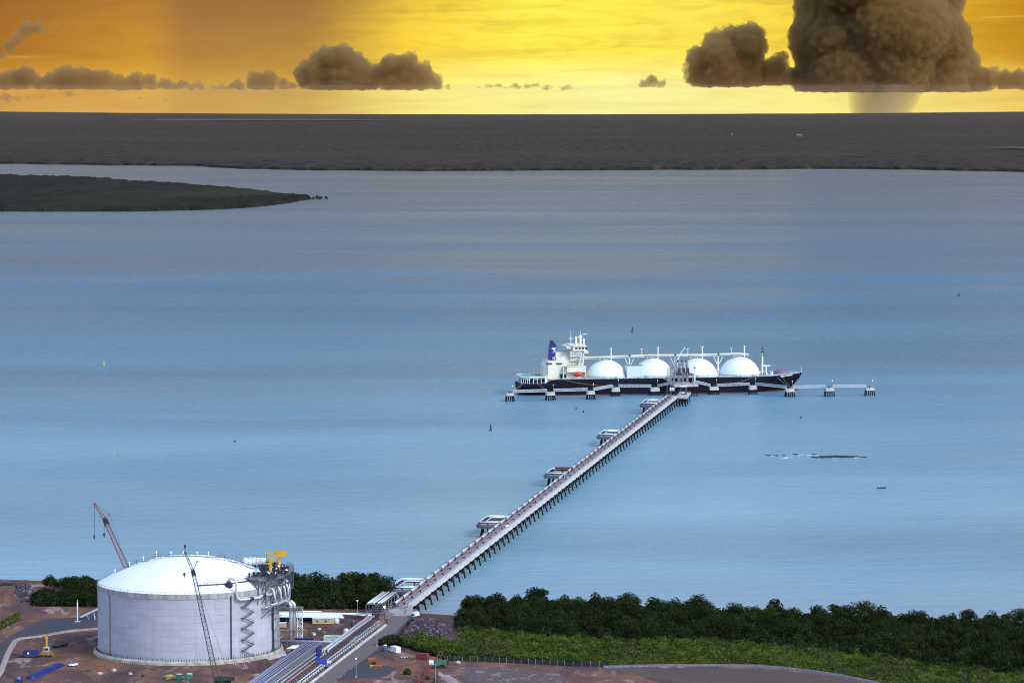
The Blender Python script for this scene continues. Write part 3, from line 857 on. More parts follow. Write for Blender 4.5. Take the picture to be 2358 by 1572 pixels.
        if i in (3, 4, 5, 6, 7): mb.bar(a - Vector((0, 0, 9)), b - Vector((0, 0, 9)), .4); mb.bar(a - Vector((0, 0, 4.5)), b - Vector((0, 0, 4.5)), .3)
    for q in ((31, -15), (34, -18.5), (38, -22), (42, -26)):
        mb.bar((q[0], q[1], dz), (q[0] * .985, q[1] * .985, dome(q[0], q[1]) - .2), .4)
    obj('platform_truss', mb, mat('violet_grey_steel', (.10, .095, .135), .6, .1, var=.25), dk)
    # pump heads, valves and pipework crowded on the platform
    rnd = random.Random(4)
    valves, brights = MB(), MB()
    for k in range(140):
        f = rnd.random(); a = R(-38 + 72 * f) + R(90) * 0
        rad = rnd.uniform(40, 55)
        th = R(58 + 62 * f)
        x, y = rad * math.sin(th), -rad * math.cos(th)
        h = rnd.uniform(.8, 2.6)
        z0 = dz + .7
        if rnd.random() < .6: valves.tube([(x, y, z0), (x, y, z0 + h)], rnd.uniform(.25, .6), 7)
        else: valves.cbox((x, y, z0), rnd.uniform(.8, 2.2), rnd.uniform(.8, 2), h, rnd.uniform(0, 3))
        if rnd.random() < .16: brights.ball((x, y, z0 + h + .3), rnd.uniform(.35, .6), 7, 5)
        if rnd.random() < .5:
            b2 = th + rnd.uniform(.05, .2); q = (rad * math.sin(b2), -rad * math.cos(b2), z0 + h * .7)
            valves.tube([(x, y, z0 + h * .7), q], .28, 6)
    obj_each('valve', valves, M['darksteel'], dk); obj_each('valve_actuator', brights, M['white'], dk)
    # roof vessel, pipe rack and posts behind the platform
    v = MB()
    c = at_dist(586, 1291, TC.y + 14); z = c.z - LAND
    v.tube([(c.x - TC.x - 6, 13, z + .6), (c.x - TC.x + 6, 15, z - .4)], 1.9, 14)
    obj('roof_vessel', v, M['white'], t, smooth=True)
    mb = MB()
    for px in range(500, 610, 9):
        x = at_dist(px, 1280, TC.y + 12).x - TC.x; zz_ = dome(x, 12)
        zt = zat(x + TC.x, TC.y + 12, 1273 + .05 * (px - 500)) - LAND
        mb.bar((x, 12, zz_), (x, 12, zt), .22)
        if px > 500: mb.bar((xo, 12, zo), (x, 12, zt), .15); mb.bar((xo, 12, zo - 2), (x, 12, zt - 2), .15)
        xo, zo = x, zt
    obj('roof_pipe_frame', mb, M['steel'], t)
    # insulated line that comes off the roof and runs round the shell
    pp = [(528, 1343, TR - 5), (527, 1333, TR - 4), (532, 1331.5, TR - 2), (543, 1334, TR + .6), (545, 1345, TR + 1.4), (544.5, 1368, TR + 1.6), (547, 1377, TR + 1.7), (553, 1381, TR + 1.8), (575, 1378, TR + 1.9), (597, 1375, TR + 2.0), (604, 1370, TR + 2.0), (622, 1368, TR + 2.2), (634, 1364, TR + 2.6), (640, 1358, TR + 3.2)]
    pts = [sp(*shell(a, b, r), r) for a, b, r in pp]
    obj('insulated_pipe', MB().tube(pts, .75, 8), M['lag'], t, smooth=True)
    mb = MB()
    for i in (8, 10): mb.tube([pts[i], pts[i].lerp(pts[i + 1], .35)], .95, 8)
    mb.ball(sp(*shell(527, 1347, TR - 5), TR - 5), 2.2, 10, 7); mb.tube([sp(*shell(527, 1341, TR - 5), TR - 5), sp(*shell(527, 1335, TR - 5), TR - 5)], .8, 8)
    obj('valve', mb, M['darksteel'], t)
    # looped pump lines hung round the shell below the platform
    for k in range(8):
        th = R(62 + 7.2 * k); zt = TH + 2.0 - .0 * k
        mb = MB()
        arc = []
        for i in range(9):
            a = math.pi * i / 8
            arc.append(sp(th, TH - 3.5 + 3.6 * math.sin(a) + (0 if i < 5 else 0), TR + 3.6 - 2.4 * math.cos(a)))
        arc = [sp(th, TH - 8, TR + 1.2)] + arc + [sp(th + .02, TH - 7, TR + 6.0), sp(th + .07, TH - 8.2, TR + 6.0)]
        mb.tube(arc, .62, 7)
        obj('pump_line', mb, M['lag'], t, smooth=True)
    mb = MB()
    for r_, z in ((TR + 6.0, TH - 8.4), (TR + 4.8, TH - 9.4), (TR + 2.6, TH - 10.2)):
        mb.tube([sp(R(58 + 2.6 * i), z, r_) for i in range(24)], .55, 7)
    obj('header_pipe', mb, M['lag'], t, smooth=True)
    mb = MB()
    for i in range(9):
        th = R(58 + 7.4 * i); mb.bar(sp(th, TH - 11, TR), sp(th, TH - 11, TR + 6.8), .4); mb.bar(sp(th, TH - 16, TR), sp(th, TH - 11, TR + 6), .35); mb.bar(sp(th, TH - 11, TR + 6.6), sp(th, TH - 5, TR + 6.6), .25)
    mb.bar(sp(*shell(604, 1384, TR + .5)), sp(*shell(640, 1372, TR + .5)), .35); mb.bar(sp(*shell(604, 1400, TR + .5)), sp(*shell(632, 1389, TR + .5)), .35)
    obj('pipe_bracket', mb, M['steel'], t)
    # roof lamps
    mb = MB()
    for a, b in [(227, 1293), (265, 1311), (330, 1281.5), (360, 1269.8), (394, 1270.2), (423, 1270), (454, 1271), (480, 1271.5), (298, 1294), (563, 1300)]:
        x = at_dist(a, b, TC.y + 20).x - TC.x; z = zat(x + TC.x, TC.y + 20, b) - LAND
        rx = math.hypot(x, 20)
        if rx < TR: mb.bar((x, 20, dome(x, 20) - .2), (x, 20, z), .08); mb.ball((x, 20, z), .2, 6, 4)
    obj('roof_lamp', mb, [M['lampwhite']], t)
    return t
build_tank()

# davit cranes on the pump platform
def davit(label, px, py_base, py_top, depth, head_px, arm_px, arm_py, big):
    b = at_dist(px, py_base, TC.y + depth); zb = LAND + TH + 5.3; zt = at_dist(px, py_top, TC.y + depth).z
    t = thing('davit_crane', label, 'crane', (b.x, b.y, zb), 0, 'yellow davit cranes on the tank platform')
    h = zt - zb
    obj('column', MB().tube([(0, 0, 0), (0, 0, h - .6)], .85, 10).box(-1.2, 1.2, -1.2, 1.2, 0, .5), M['yellow'], t)
    k = 4.2
    a0, a1 = (head_px[0] - px) / k, (head_px[1] - px) / k
    hh = 2.4 if big else 2.6
    obj('winch_house', MB().box(a0, a1, -1.3, 1.3, h - hh, h + .4).box(-1, 1, -1.1, 1.1, h - hh - 1.2, h - hh), M['yellow'], t)
    e0, e1 = (arm_px[0] - px) / k, (arm_px[1] - px) / k
    za = at_dist(px, arm_py, TC.y + depth).z - zb
    mb = MB().box(min(e0, e1), max(e0, e1), -.45, .45, za - .35, za + .35)
    for f in (.15, .5, .85): mb.bar((e0 + (e1 - e0) * f, 0, za + .3), (e0 + (e1 - e0) * f, 0, za + 1.1), .2)
    obj('jib', mb, M['yellow'], t)
    e = e0 if abs(e0) > abs(e1) else e1
    obj('hoist_rope', MB().tube([(e * .92, 0, za), (e * .92, 0, za - 4.5)], .12, 5).ball((e * .92, 0, za - 4.8), .45, 7, 5), M['darksteel'], t)
    return t
davit('yellow davit crane on the tank platform, the nearer and shorter of the two', 622.5, 1317, 1284, -6, (620, 629.5), (611, 622), 1290, False)
davit('yellow davit crane on the tank platform, the taller one with a long boxy head', 642.3, 1306, 1270, 8, (636, 660), (612, 637), 1273, True)

# riser tower beside the tank
def riser_tower():
    b = G(674, 1484)
    t = thing('pipe_riser_tower', 'tall silver twin riser pipes bending over to the tank, with white lattice tower', 'pipe tower', b)
    zt = zat(b.x, b.y, 1384) - LAND
    for k, (dx_, dy_) in enumerate(((-1.0, 0), (1.0, .8))):
        pts = [(dx_, dy_, 0), (dx_, dy_, zt - 3.0)] + [(dx_ - 3 + 3 * math.cos(a), dy_, zt - 3 + 3 * math.sin(a)) for a in np.linspace(.2, math.pi / 2, 6)] + [(-9.5, dy_ - .5, zt)]
        obj('riser_pipe', MB().tube(pts, 1.0, 10), M['lag'], t, smooth=True)
    mb = MB(); h = zat(b.x, b.y, 1398) - LAND
    cs = [(2.6, -1), (5.4, -1), (5.4, 2), (2.6, 2)]
    for x, y in cs: mb.bar((x, y, 0), (x, y, h), .28)
    for i in range(int(h / 2.6)):
        z0, z1 = i * 2.6, (i + 1) * 2.6
        for a in range(4):
            p, q = cs[a], cs[(a + 1) % 4]
            mb.bar((*p, z0), (*q, z1), .18) if i % 2 else mb.bar((*q, z0), (*p, z1), .18)
            mb.bar((*p, z1), (*q, z1), .18)
    obj('lattice_tower', mb, M['white'], t)
    mb = MB()
    for z in (8, 19, h - .2): mb.box(-8.5, 6, -1.8, 2.4, z, z + .3); mb.bar((-8.5, -1.8, z + 1.2), (6, -1.8, z + 1.2), .14)
    obj('access_deck', mb, M['steel'], t)
riser_tower()

# ================================================================== CRAWLER CRANES
def crawler_crane(label, base, boom_foot, head, jib_tip, strut, mats, hooks, w, heading, bays=26, cabm=None):
    """base: ground point; the other points are world positions"""
    paint, house_paint = mats
    t = thing('crawler_crane', label, 'crane', base)
    L = lambda p: Vector(p) - Vector(base)
    ca, sa = math.cos(heading), math.sin(heading)
    def rot(x, y, z): return Vector((x * ca - y * sa, x * sa + y * ca, z))
    def rbox(mb, x0, x1, y0, y1, z0, z1): return mb.hexa([rot(x, y, z) for z in (z0, z1) for x, y in ((x0, y0), (x1, y0), (x1, y1), (x0, y1))])
    for s in (-1, 1):
        tr = obj('track', rbox(MB(), -4.2, 4.2, s * 2.4 - .55, s * 2.4 + .55, .25, 1.25), M['black'], t)
        mb = MB()
        for k in range(7):
            p = rot(-3.6 + 1.2 * k, s * 2.4 + s * .57, .75); mb.tube([p, p + rot(0, s * .12, 0) - rot(0, 0, 0)], .42, 8)
        obj('track_roller', mb, M['darksteel'], tr)
    hb = rbox(MB(), -5.2, 3.0, -1.6, 1.6, 1.7, 3.9); rbox(hb, -1.3, 1.3, -1.9, 1.9, 1.0, 1.7)
    hs = obj('house', hb, house_paint, t)
    obj('counterweight', rbox(MB(), -6.2, -5.2, -1.9, 1.9, 1.6, 3.6), M['darksteel'], hs)
    cb = obj('cab', rbox(MB(), 2.0, 4.4, .9, 2.5, 1.8, 4.2), cabm or M['white'], t)
    obj('window', rbox(MB(), 4.38, 4.45, 1.05, 2.35, 2.7, 3.9), M['glass'], cb)
    bf, hd, jt, sr = L(boom_foot), L(head), L(jib_tip), L(strut)
    obj('boom', MB().lattice(bf, hd, w, w * .55, .20, .12, bays), paint, t)
    obj('boom_head', MB().lattice(hd.lerp(bf, .05), hd, w * .7, w * .6, .4, .3, 2).ball(hd, w * .42, 7, 5), M['darksteel'], t)
    obj('jib', MB().lattice(hd, jt, w * .5, w * .3, .16, .10, 8).ball(jt, .6, 7, 5), paint, t)
    obj('jib_strut', MB().bar(hd, sr, .35).ball(sr, .4, 6, 4), paint, t)
    mast = rot(-2.0, 0, 9.0)
    obj('gantry_mast', MB().bar(rot(1, -1.1, 3.8), mast, .3).bar(rot(1, 1.1, 3.8), mast, .3).bar(rot(-5, 0, 3.8), mast, .25), paint, t)
    obj('pendant_rope', MB().bar(mast, hd, .10).bar(sr, jt, .09).bar(sr, bf.lerp(hd, .45), .09), M['darksteel'], t)
    for (a, b) in hooks:
        p, q = L(a), L(b)
        r_ = obj('hoist_rope', MB().bar(p, q, .17), M['darksteel'], t)
        obj('hook_block', MB().tube([q + Vector((0, 0, .9)), q - Vector((0, 0, .6))], .55, 8).tube([q - Vector((0, 0, .6)), q - Vector((0, 0, 1.5))], .22, 6), M['darksteel'], r_)
    return t
b = G(353, 1456); D = b.y
crawler_crane('red lattice-boom crawler crane rising behind the left side of the tank', b, at_dist(352, 1444, D), at_dist(242, 1196, D), at_dist(217.5, 1159.5, D), at_dist(252, 1182, D),
              (M['redcrane'], M['cred']), [(at_dist(240.5, 1204, D), at_dist(240, 1231, D)), (at_dist(217.3, 1163, D), at_dist(217.3, 1236, D))], 3.4, R(180), 30)
b = G(512, 1573); D = b.y - 3
crawler_crane('grey lattice-boom crawler crane leaning across the front of the tank', b, at_dist(499, 1566, D), at_dist(444.5, 1314.5, D), at_dist(426, 1271, D), at_dist(454, 1291.5, D),
              (M['greycrane'], mat('dark_green_machine', (.03, .07, .055), .6, var=.3)), [(at_dist(444, 1312, D), at_dist(424.5, 1322, D)), (at_dist(426, 1271, D), at_dist(426, 1258, D))], 2.6, R(180), 28, M['greycrane'])
b = G(1006, 1536); D = b.y
crawler_crane('green-housed crawler crane with a red lattice boom folded down to the ground', b, b + Vector((-3.4, 0, 2.0)), G(972, 1572, 1.2), G(957.5, 1554, 2.0), G(962, 1562, 3.0),
              (M['redcrane'], M['green']), [(G(972, 1572, 1.1), G(971, 1574, .9))], 1.7, R(187), 12)
# ================================================================== GAS CARRIER
SHIP_ROT = R(10)
_near = P(1522, 907.3, 0)
SHIP_C = Vector((_near.x - 23 * math.sin(SHIP_ROT) * -1 * -1, _near.y + 23 * math.cos(SHIP_ROT), 0))
SHIP_C = _near + Vector((-math.sin(SHIP_ROT), math.cos(SHIP_ROT), 0)) * 23.0
def ship_u(px, v=0.0):
    """distance along the ship's length of the bearing px, at offset v from the centre line (v<0 towards the shore)"""
    lo, hi = -260.0, 300.0
    for _ in range(50):
        m_ = (lo + hi) / 2
        w = ship_w(m_, v, 10)
        if pix(w)[0] < px: lo = m_
        else: hi = m_
    return lo
def ship_w(u, v, z): return SHIP_C + Vector((u * math.cos(SHIP_ROT) - v * math.sin(SHIP_ROT), u * math.sin(SHIP_ROT) + v * math.cos(SHIP_ROT), z))
def ship_z(u, v, py):
    w = ship_w(u, v, 0); return zat(w.x, w.y, py)
def build_ship():
    t = thing('gas_carrier', 'long black-hulled gas tanker ship with four white domed tanks moored at the jetty head', 'ship', SHIP_C, SHIP_ROT)
    HB = 23.0
    xs_, xb = ship_u(1196, -8), ship_u(1849, 0)
    Lx = np.concatenate([np.linspace(xs_, xs_ + 40, 9), np.linspace(xs_ + 55, xb - 75, 10), np.linspace(xb - 66, xb, 14)])
    zs = [-2.0, 1.2, 1.21, 6.0, 11.0, 16.4, 22.0]
    BOWZ = ship_z(xb, 0, 856.5)
    print('bow z', BOWZ)
    def half(x, z):
        """half breadth"""
        h = HB
        ts = (x - xs_) / 45.0
        if ts < 1:
            full = .78 + .22 * math.sin(max(0, ts) * math.pi / 2)
            cut = 1 - max(0, (9 - z)) / 9 * (1 - min(1, max(0, ts)) ** .6) * .75
            h = HB * full * max(.05, cut)
        stem = xb - 15.5 * (1 - min(1, max(0, z - 1) / 19.5)) ** 1.5       # raked stem
        ent = 62 - 24 * min(1, max(0, z) / 20.0)
        tb = (stem - x) / ent
        if tb < 1: h = HB * math.sin(max(0.0, tb) * math.pi / 2) ** (.95 - .25 * min(1, z / 20.0))
        return max(h, .02)
    def deckz(x):
        base = 16.4
        return base + (BOWZ - base) * max(0, (x - (xb - 62)) / 62) ** 1.4
    mb = MB(); rows = []
    POOP = xs_ + 31
    for x in Lx:
        dzk = deckz(x)
        if x < POOP - 7: dzk = 12.4
        elif x < POOP: dzk = 12.4 + 4.0 * (x - POOP + 7) / 7
        lev = [-2.0, .9, .91, 5, 9, 12.2 if dzk < 13 else 13.0, dzk]
        rows.append((mb.add([(min(x, xb - 15.5 * (1 - min(1, max(0, z - 1) / 19.5)) ** 1.5), -half(x, z), z) for z in lev]), mb.add([(min(x, xb - 15.5 * (1 - min(1, max(0, z - 1) / 19.5)) ** 1.5), half(x, z), z) for z in lev])))
    n = 7
    for (a, a2), (b, b2) in zip(rows, rows[1:]):
        for k in range(n - 1):
            mb.mi = 1 if k == 0 else 0
            mb.face([a + k, b + k, b + k + 1, a + k + 1]); mb.face([b2 + k, a2 + k, a2 + k + 1, b2 + k + 1])
        mb.mi = 2
        mb.face([a + n - 1, b + n - 1, b2 + n - 1, a2 + n - 1])
    a, a2 = rows[0]; mb.mi = 0
    for k in range(n - 1): mb.face([a2 + k, a + k, a + k + 1, a2 + k + 1])
    hull = obj('hull', mb, [M['hull'], M['boot'], M['shipdeck']], t)
    # bulbous bow just awash
    zb_, nu, nv = .4, 12, 8
    mb = MB(); c = xb - 12.5
    for i in range(nv): pass
    mb.lathe([(.05, -12), (1.8, -10), (2.6, -4), (2.5, 2), (1.7, 7), (.7, 9.6), (.03, 10.2)], 14)
    mb.v = [(c + z - 1.0, x, zb_ + y * .62) for x, y, z in mb.v]
    obj('bulbous_bow', mb, M['boot'], hull, smooth=True)
    # name on the bow, the same words both sides
    def lettering(txt, size, parent, loc, rot, mt, name):
        cu = bpy.data.curves.new('tmp_text', 'FONT'); cu.body = txt; cu.size = size; cu.extrude = .08; cu.align_x = 'CENTER'; cu.align_y = 'CENTER'; cu.offset = .04
        to = bpy.data.objects.new('tmp_text', cu); COL.objects.link(to)
        dg = bpy.context.evaluated_depsgraph_get(); dg.update()
        me = bpy.data.meshes.new_from_object(to.evaluated_get(dg)); bpy.data.objects.remove(to)
        me.materials.clear(); me.materials.append(mt)
        o = obj(name, me, None, parent); o.location = loc; o.rotation_euler = rot
        return o
    xa, xz = ship_u(1792, -16), ship_u(1825, -12)
    mid = (xa + xz) / 2; zt = 16.6
    yl = half(xa, zt - .9); yr = half(xz, zt + 1.4)
    ang = math.atan2(yl - yr, xz - xa)
    o = lettering('ENERGY ADVANCE', 1.75, hull, (mid, -(half(mid, zt) + .45), zt), (R(90) - .10, R(-4.2) * 1, ang * 1.0), M['white'], 'bow_name')
    # guard rails along the deck edge
    rails = {-1: MB(), 1: MB()}
    for x in np.arange(POOP + 4, xb - 4, 3.4):
        h = half(x, deckz(x)) - .4
        for s in (-1, 1): rails[s].bar((x, s * h, deckz(x)), (x, s * h, deckz(x) + 1.3), .16)
    for x0, x1 in zip(np.arange(POOP + 4, xb - 7, 3.4), np.arange(POOP + 7.4, xb - 3.6, 3.4)):
        for s in (-1, 1): rails[s].bar((x0, s * (half(x0, deckz(x0)) - .4), deckz(x0) + 1.25), (x1, s * (half(x1, deckz(x1)) - .4), deckz(x1) + 1.25), .16)
    for s in (-1, 1): obj('guard_rail', rails[s], M['white'], hull)
    # stern mooring deck under a green helicopter-style platform
    mb = MB()
    pl = [(xs_ + 1, -14), (xs_ + 8, -21), (xs_ + 24, -22.5), (xs_ + 27, -18), (xs_ + 27, 18), (xs_ + 24, 22.5), (xs_ + 8, 21), (xs_ + 1, 14)]
    mb.prism(pl, 18.6, 19.2)
    gd = obj('stern_platform', mb, [M['greendeck']], t)
    mb = MB()
    for i in range(8):
        a, b = Vector((*pl[i], 19.0)), Vector((*pl[(i + 1) % 8], 19.0)); mb.bar(a, b, .8, .9)
        for f in np.linspace(0, 1, 5)[:-1]:
            q = a.lerp(b, f)
            mb.bar((q.x, q.y, 12.4), (q.x, q.y, 18.8), .5)
            mb.bar(q, q + Vector((0, 0, 1.4)), .14)
    obj('platform_support', mb, M['white'], gd)
    mb = MB(); rnd = random.Random(3)
    for k in range(16): mb.cbox((xs_ + rnd.uniform(4, 24), rnd.uniform(-17, 16), 12.4), rnd.uniform(1, 3), rnd.uniform(1, 3), rnd.uniform(1, 3), 0)
    obj_each('mooring_winch', mb, M['darksteel'], gd)
    # engine casing and accommodation
    hx0, hx1 = ship_u(1262, -15), ship_u(1348, -15)
    ax0 = ship_u(1313, -15)
    ct = ship_z(hx0 + 10, -15, 831)                       # top of the casing
    D0 = 16.4
    dh = obj('deckhouse', MB().hexa([(hx0, -15, D0), (hx1 - 2, -15, D0), (hx1 - 2, 15, D0), (hx0, 15, D0), (hx0, -15, ct), (hx1 - 2, -15, ct), (hx1 - 2, 15, ct), (hx0, 15, ct)]), M['offwhite'], t)
    ex = ship_u(1249, -6)
    obj('aft_wing', MB().hexa([(ex, -9, D0), (hx0, -13, D0), (hx0, 13, D0), (ex, 9, D0), (ex + 1, -9, ct - 5), (hx0, -13, ct - .6), (hx0, 13, ct - .6), (ex + 1, 9, ct - 5)]), M['offwhite'], dh)
    mb = MB()
    for px, w in ((1264.5, 2.9), (1287, 2.9)):
        u0 = ship_u(px, -15); z = ship_z(u0, -15, 837.5); mb.box(u0 - w, u0 + w, -15.16, -14.9, z - .9, z + .9)
    obj_each('vent_louvre', mb, M['darksteel'], dh)
    mb = MB()
    u0 = ship_u(1306.5, -15); mb.box(u0 - 1.0, u0 + 1.0, -15.15, -14.9, D0 + 11, D0 + 14)
    u0 = ship_u(1296.5, -15); mb.box(u0 - 3.6, u0 + 3.6, -15.15, -14.9, D0 + .4, D0 + 5.0)
    obj_each('doorway', mb, mat('dark_doorway', (.05, .04, .05), .8), dh)
    # lower bridge-deck house that steps out to the side
    obj('side_house', MB().box(ax0 - 4, hx1, -19, -15.05, D0 + 7, D0 + 13).box(ax0 - 6, hx1 - 1, -19.5, -15.05, D0 + 13.01, D0 + 13.4).box(ax0 - 8, ax0 - 7.3, -19.4, -15.05, D0, D0 + 13).box(hx1 - 1.4, hx1 - .6, -19.4, -15.05, D0, D0 + 7), M['offwhite'], dh)
    # funnel casing slope between funnel and bridge
    fz = ship_z(ax0, -8, 818)
    obj('casing_top', MB().hexa([(hx0 + 9, -14.5, ct), (ax0, -14.5, ct), (ax0, 12, ct), (hx0 + 9, 12, ct), (hx0 + 9.5, -6, ct + 8.0), (ax0, -6, ct + 8.8), (ax0, 8, ct + 8.8), (hx0 + 9.5, 8, ct + 8.0)]), mat('greyish_cream_paint', (.66, .64, .56), .6, var=.15, scale=.2), dh)  # slightly greyer cream than the deckhouse
    # tower block
    bt = ship_z(ax0 + 6, -8, 806)
    tw = obj('accommodation_block', MB().box(ax0, hx1 - 2.5, -16.5, 16.5, ct + .01, bt), M['offwhite'], dh)
    mb = MB(); h = bt - D0
    dk = MB()
    for lev in range(6):
        z = ct - 12 + lev * 4.2
        if z > bt - 3: break
        for k in range(5):
            x = ax0 + 1.6 + k * 2.7
            y = -16.62 if z > ct else -15.12
            if x < hx1 - 4: mb.box(x, x + .9, y, y + .3, z + 1.2, z + 2.2)
        dk.box(ax0 - 1.6, hx1 - 3.5, (-18.0 if z > ct else -16.2), (-16.4 if z > ct else -14.9), z - .25, z)
    obj_each('window', mb, M['glass'], tw); obj('side_deck', dk, M['offwhite'], tw)
    mb = MB()
    for k in range(5):                                        # outside stair and stanchions on the tower side
        z = ct - 10 + k * 4.2
        mb.bar((ax0 + 3, -17.4, z), (ax0 + 8, -17.4, z + 4.2), .4)
        mb.bar((ax0 + 1.2, -17.4, z), (ax0 + 1.2, -17.4, z + 1.6), .3)
    obj('outside_stair', mb, M['steel'], tw)
    mb = MB()
    mb.bar((hx1 - 8, -17.2, ct - 9), (hx1 - 5, -20, bt - 2), .9).bar((hx1 - 3, -17.2, ct - 4), (hx1 - 2.6, -20, bt - 2), .9)
    obj('bridge_brace', mb, M['white'], tw)
    # bridge with wings
    br = obj('bridge', MB().box(ax0 + 2, hx1, -18.5, 18.5, bt + .01, bt + 4.6).box(ax0 + 1, hx1 + 1, -19.2, 19.2, bt + 4.61, bt + 5.2).box(ax0 - 4, ax0 + .99, -17, 17, bt + 2.0, bt + 4.4).box(hx1 - 2.4, hx1 + 2.0, -20.5, -16.6, bt - 2.4, bt), M['offwhite'], dh)
    mb = MB()
    for k in range(4): mb.box(ax0 + 4.5 + 3.4 * k, ax0 + 6.9 + 3.4 * k, -18.64, -18.4, bt + 1.7, bt + 3.6)
    for k in range(13): mb.box(hx1 - .1, hx1 + .14, -17.6 + 2.7 * k, -15.6 + 2.7 * k, bt + 1.7, bt + 3.5)
    obj_each('window', mb, M['glass'], br)
    mb = MB(); top = bt + 5.2
    for u_, hgt, r_ in ((4, 8, .35), (9.5, 7, 1.0), (14, 8.5, 1.1), (17.5, 5, .8)):
        mb.tube([(ax0 + u_ - 1.5, -5, top), (ax0 + u_ - 1.5, -5, top + hgt)], r_, 8)
        mb.ball((ax0 + u_ - 1.5, -5, top + hgt), r_ * 1.5, 8, 6)
    mb.bar((ax0 + 2.5, -5, top + 8), (ax0 + 2.5, -5, top + 15), .25).bar((ax0 + 12.5, -5, top + 8), (ax0 + 12.5, -5, top + 14), .25)
    mb.bar((ax0 + .5, -5, top + 6.5), (ax0 + 5, -5, top + 6.5), .5).bar((ax0 + 14, -5, top + 10.5), (ax0 + 19, -5, top + 11.2), .5, .4).bar((ax0 + 10, -5, top + 8), (ax0 + 15.5, -5, top + 8), .4)
    obj('radar_mast', mb, M['white'], br)
    # funnel
    f0, f1 = ship_u(1265, -3), ship_u(1281, -3)
    fb, ft = ct, ship_z(f0, -4, 792.5)
    fn = obj('funnel', MB().hexa([(f0 - .1, -4.5, fb), (f1 + .3, -4.5, fb), (f1 + .3, 4.5, fb), (f0 - .1, 4.5, fb), (f0 + .7, -3.5, ft), (f1 - .2, -3.5, ft), (f1 - .2, 3.5, ft), (f0 + .7, 3.5, ft)]), M['funnel'], t)
    fc = (f0 + f1) / 2
    obj('funnel_top', MB().hexa([(f0 + 1.6, -3, ft + .01), (f1 - 1.2, -3, ft + .01), (f1 - 1.2, 3, ft + .01), (f0 + 1.6, 3, ft + .01), (f0 + 1.6, -2.4, ft + 3.4), (f0 + 4.0, -2.4, ft + 3.4), (f0 + 4.0, 2.4, ft + 3.4), (f0 + 1.6, 2.4, ft + 3.4)]), M['black'], fn)
    mb = MB()
    W_ = f1 - f0
    def plate(poly):     # poly in funnel face fractions: x 0..1, z 0..1 from base to top
        q = []
        for fx, fz_ in poly:
            q.append((f0 + .2 + fx * W_ * .96, -(4.5 - fz_) - .08, fb + fz_ * (ft - fb)))
        i = mb.add(q); j = mb.add([(a, b - .16, c) for a, b, c in q]); k = len(q)
        mb.face([j + a for a in range(k)])
        for a in range(k): mb.face([i + a, i + (a + 1) % k, j + (a + 1) % k, j + a])
    plate([(.30, .77), (.30, .70), (.46, .70), (.52, .68), (.88, .70), (.88, .77)])
    plate([(.50, .675), (.50, .62), (.60, .60), (.74, .62), (.70, .675)])
    plate([(.66, .60), (.72, .53), (.88, .51), (.88, .61), (.76, .615)])
    plate([(.34, .50), (.34, .478), (.88, .478), (.88, .50)])
    obj('funnel_mark', mb, M['white'], fn)
    pz = fb + 1
    obj('exhaust_duct', MB().tube([(fc + .8, -7.2, pz - 4), (fc + 1.0, -7.4, pz + 2.6), (fc + 2.0, -7.0, pz + 4.4), (fc + 4.6, -5.5, pz + 4.8)], .95, 8).tube([(fc - 1.2, -6.6, pz), (fc - .2, -6.8, pz + 2.8)], .4, 6), M['white'], fn, smooth=True)
    # lifeboat in its davits
    lx = ship_u(1330, -20); lz = ship_z(lx, -20, 862)
    mb = MB(); prof = []
    for i in range(9):
        a = i / 8; prof.append((max(.05, 1.9 * math.sin(math.pi * a) ** .55), -5.2 + 10.4 * a))
    mb.lathe(prof, 12); mb.v = [(z, x, y * 1.05 + (.25 if y > 0 else 0)) for x, y, z in mb.v]
    lb = obj('lifeboat', mb, M['lifered'], t, smooth=True); lb.location = (lx, -21.2, lz)
    obj('canopy_hatch', MB().box(-2.6, 2.2, -.9, .9, 1.9, 2.7), M['lifered'], lb)
    mb = MB()
    for s in (-3.6, 3.6): mb.bar((lx + s, -19, lz - 4), (lx + s, -20.2, lz + 3.6), .5).bar((lx + s, -20.2, lz + 3.6), (lx + s, -21.6, lz + 3.2), .45).bar((lx + s, -21.2, lz + 3.2), (lx + s, -21.2, lz + 2), .2)
    obj('lifeboat_davit', mb, M['white'], t)
    # dome tanks
    cents = [(1395.5, 828), (1503.5, 824.5), (1605.5, 824), (1702.5, 821)]
    tops = []
    for i, (px, py) in enumerate(cents):
        u_ = ship_u(px, 0); top = ship_z(u_, 0, py); rr = 21.6
        tops.append((u_, top))
        zc = top - rr
        prof = [(rr, D0 - .2), (rr, max(D0 + 1.6, zc))]
        for k in range(1, 19):
            a = math.pi / 2 * k / 18
            prof.append((max(.02, rr * math.cos(a)), zc + rr * math.sin(a)))
        prof = [p for p in prof if p[1] >= D0 - .3]
        d = obj('tank_dome', MB().lathe(prof, 64, (0, 0, 0)), mat('dome_white', (.74, .78, .79), .45, var=.05, scale=.06) if i == 0 else bpy.data.materials['dome_white'], t, smooth=True)
        d.location = (u_, 0, 0)
        obj('dome_skirt', MB().lathe([(rr + .5, D0), (rr + .5, D0 + 2.2), (rr + .05, D0 + 2.6)], 64), mat('dome_skirt_grey', (.50, .56, .60), .6, var=.1) if i == 0 else bpy.data.materials['dome_skirt_grey'], d)
        mb = MB()
        for k in range(13): # access stair curving up the dome
            a = math.pi / 2 * k / 12.5
            p = (-(rr + .35) * math.cos(a) * .97, -(rr + .35) * math.cos(a) * .24, zc + (rr + .35) * math.sin(a))
            if p[2] > D0:
                if mb.v: mb.bar(q, p, .9, .9)
                q = p
        obj('dome_stair', mb, M['steel'], d)
        mb = MB()
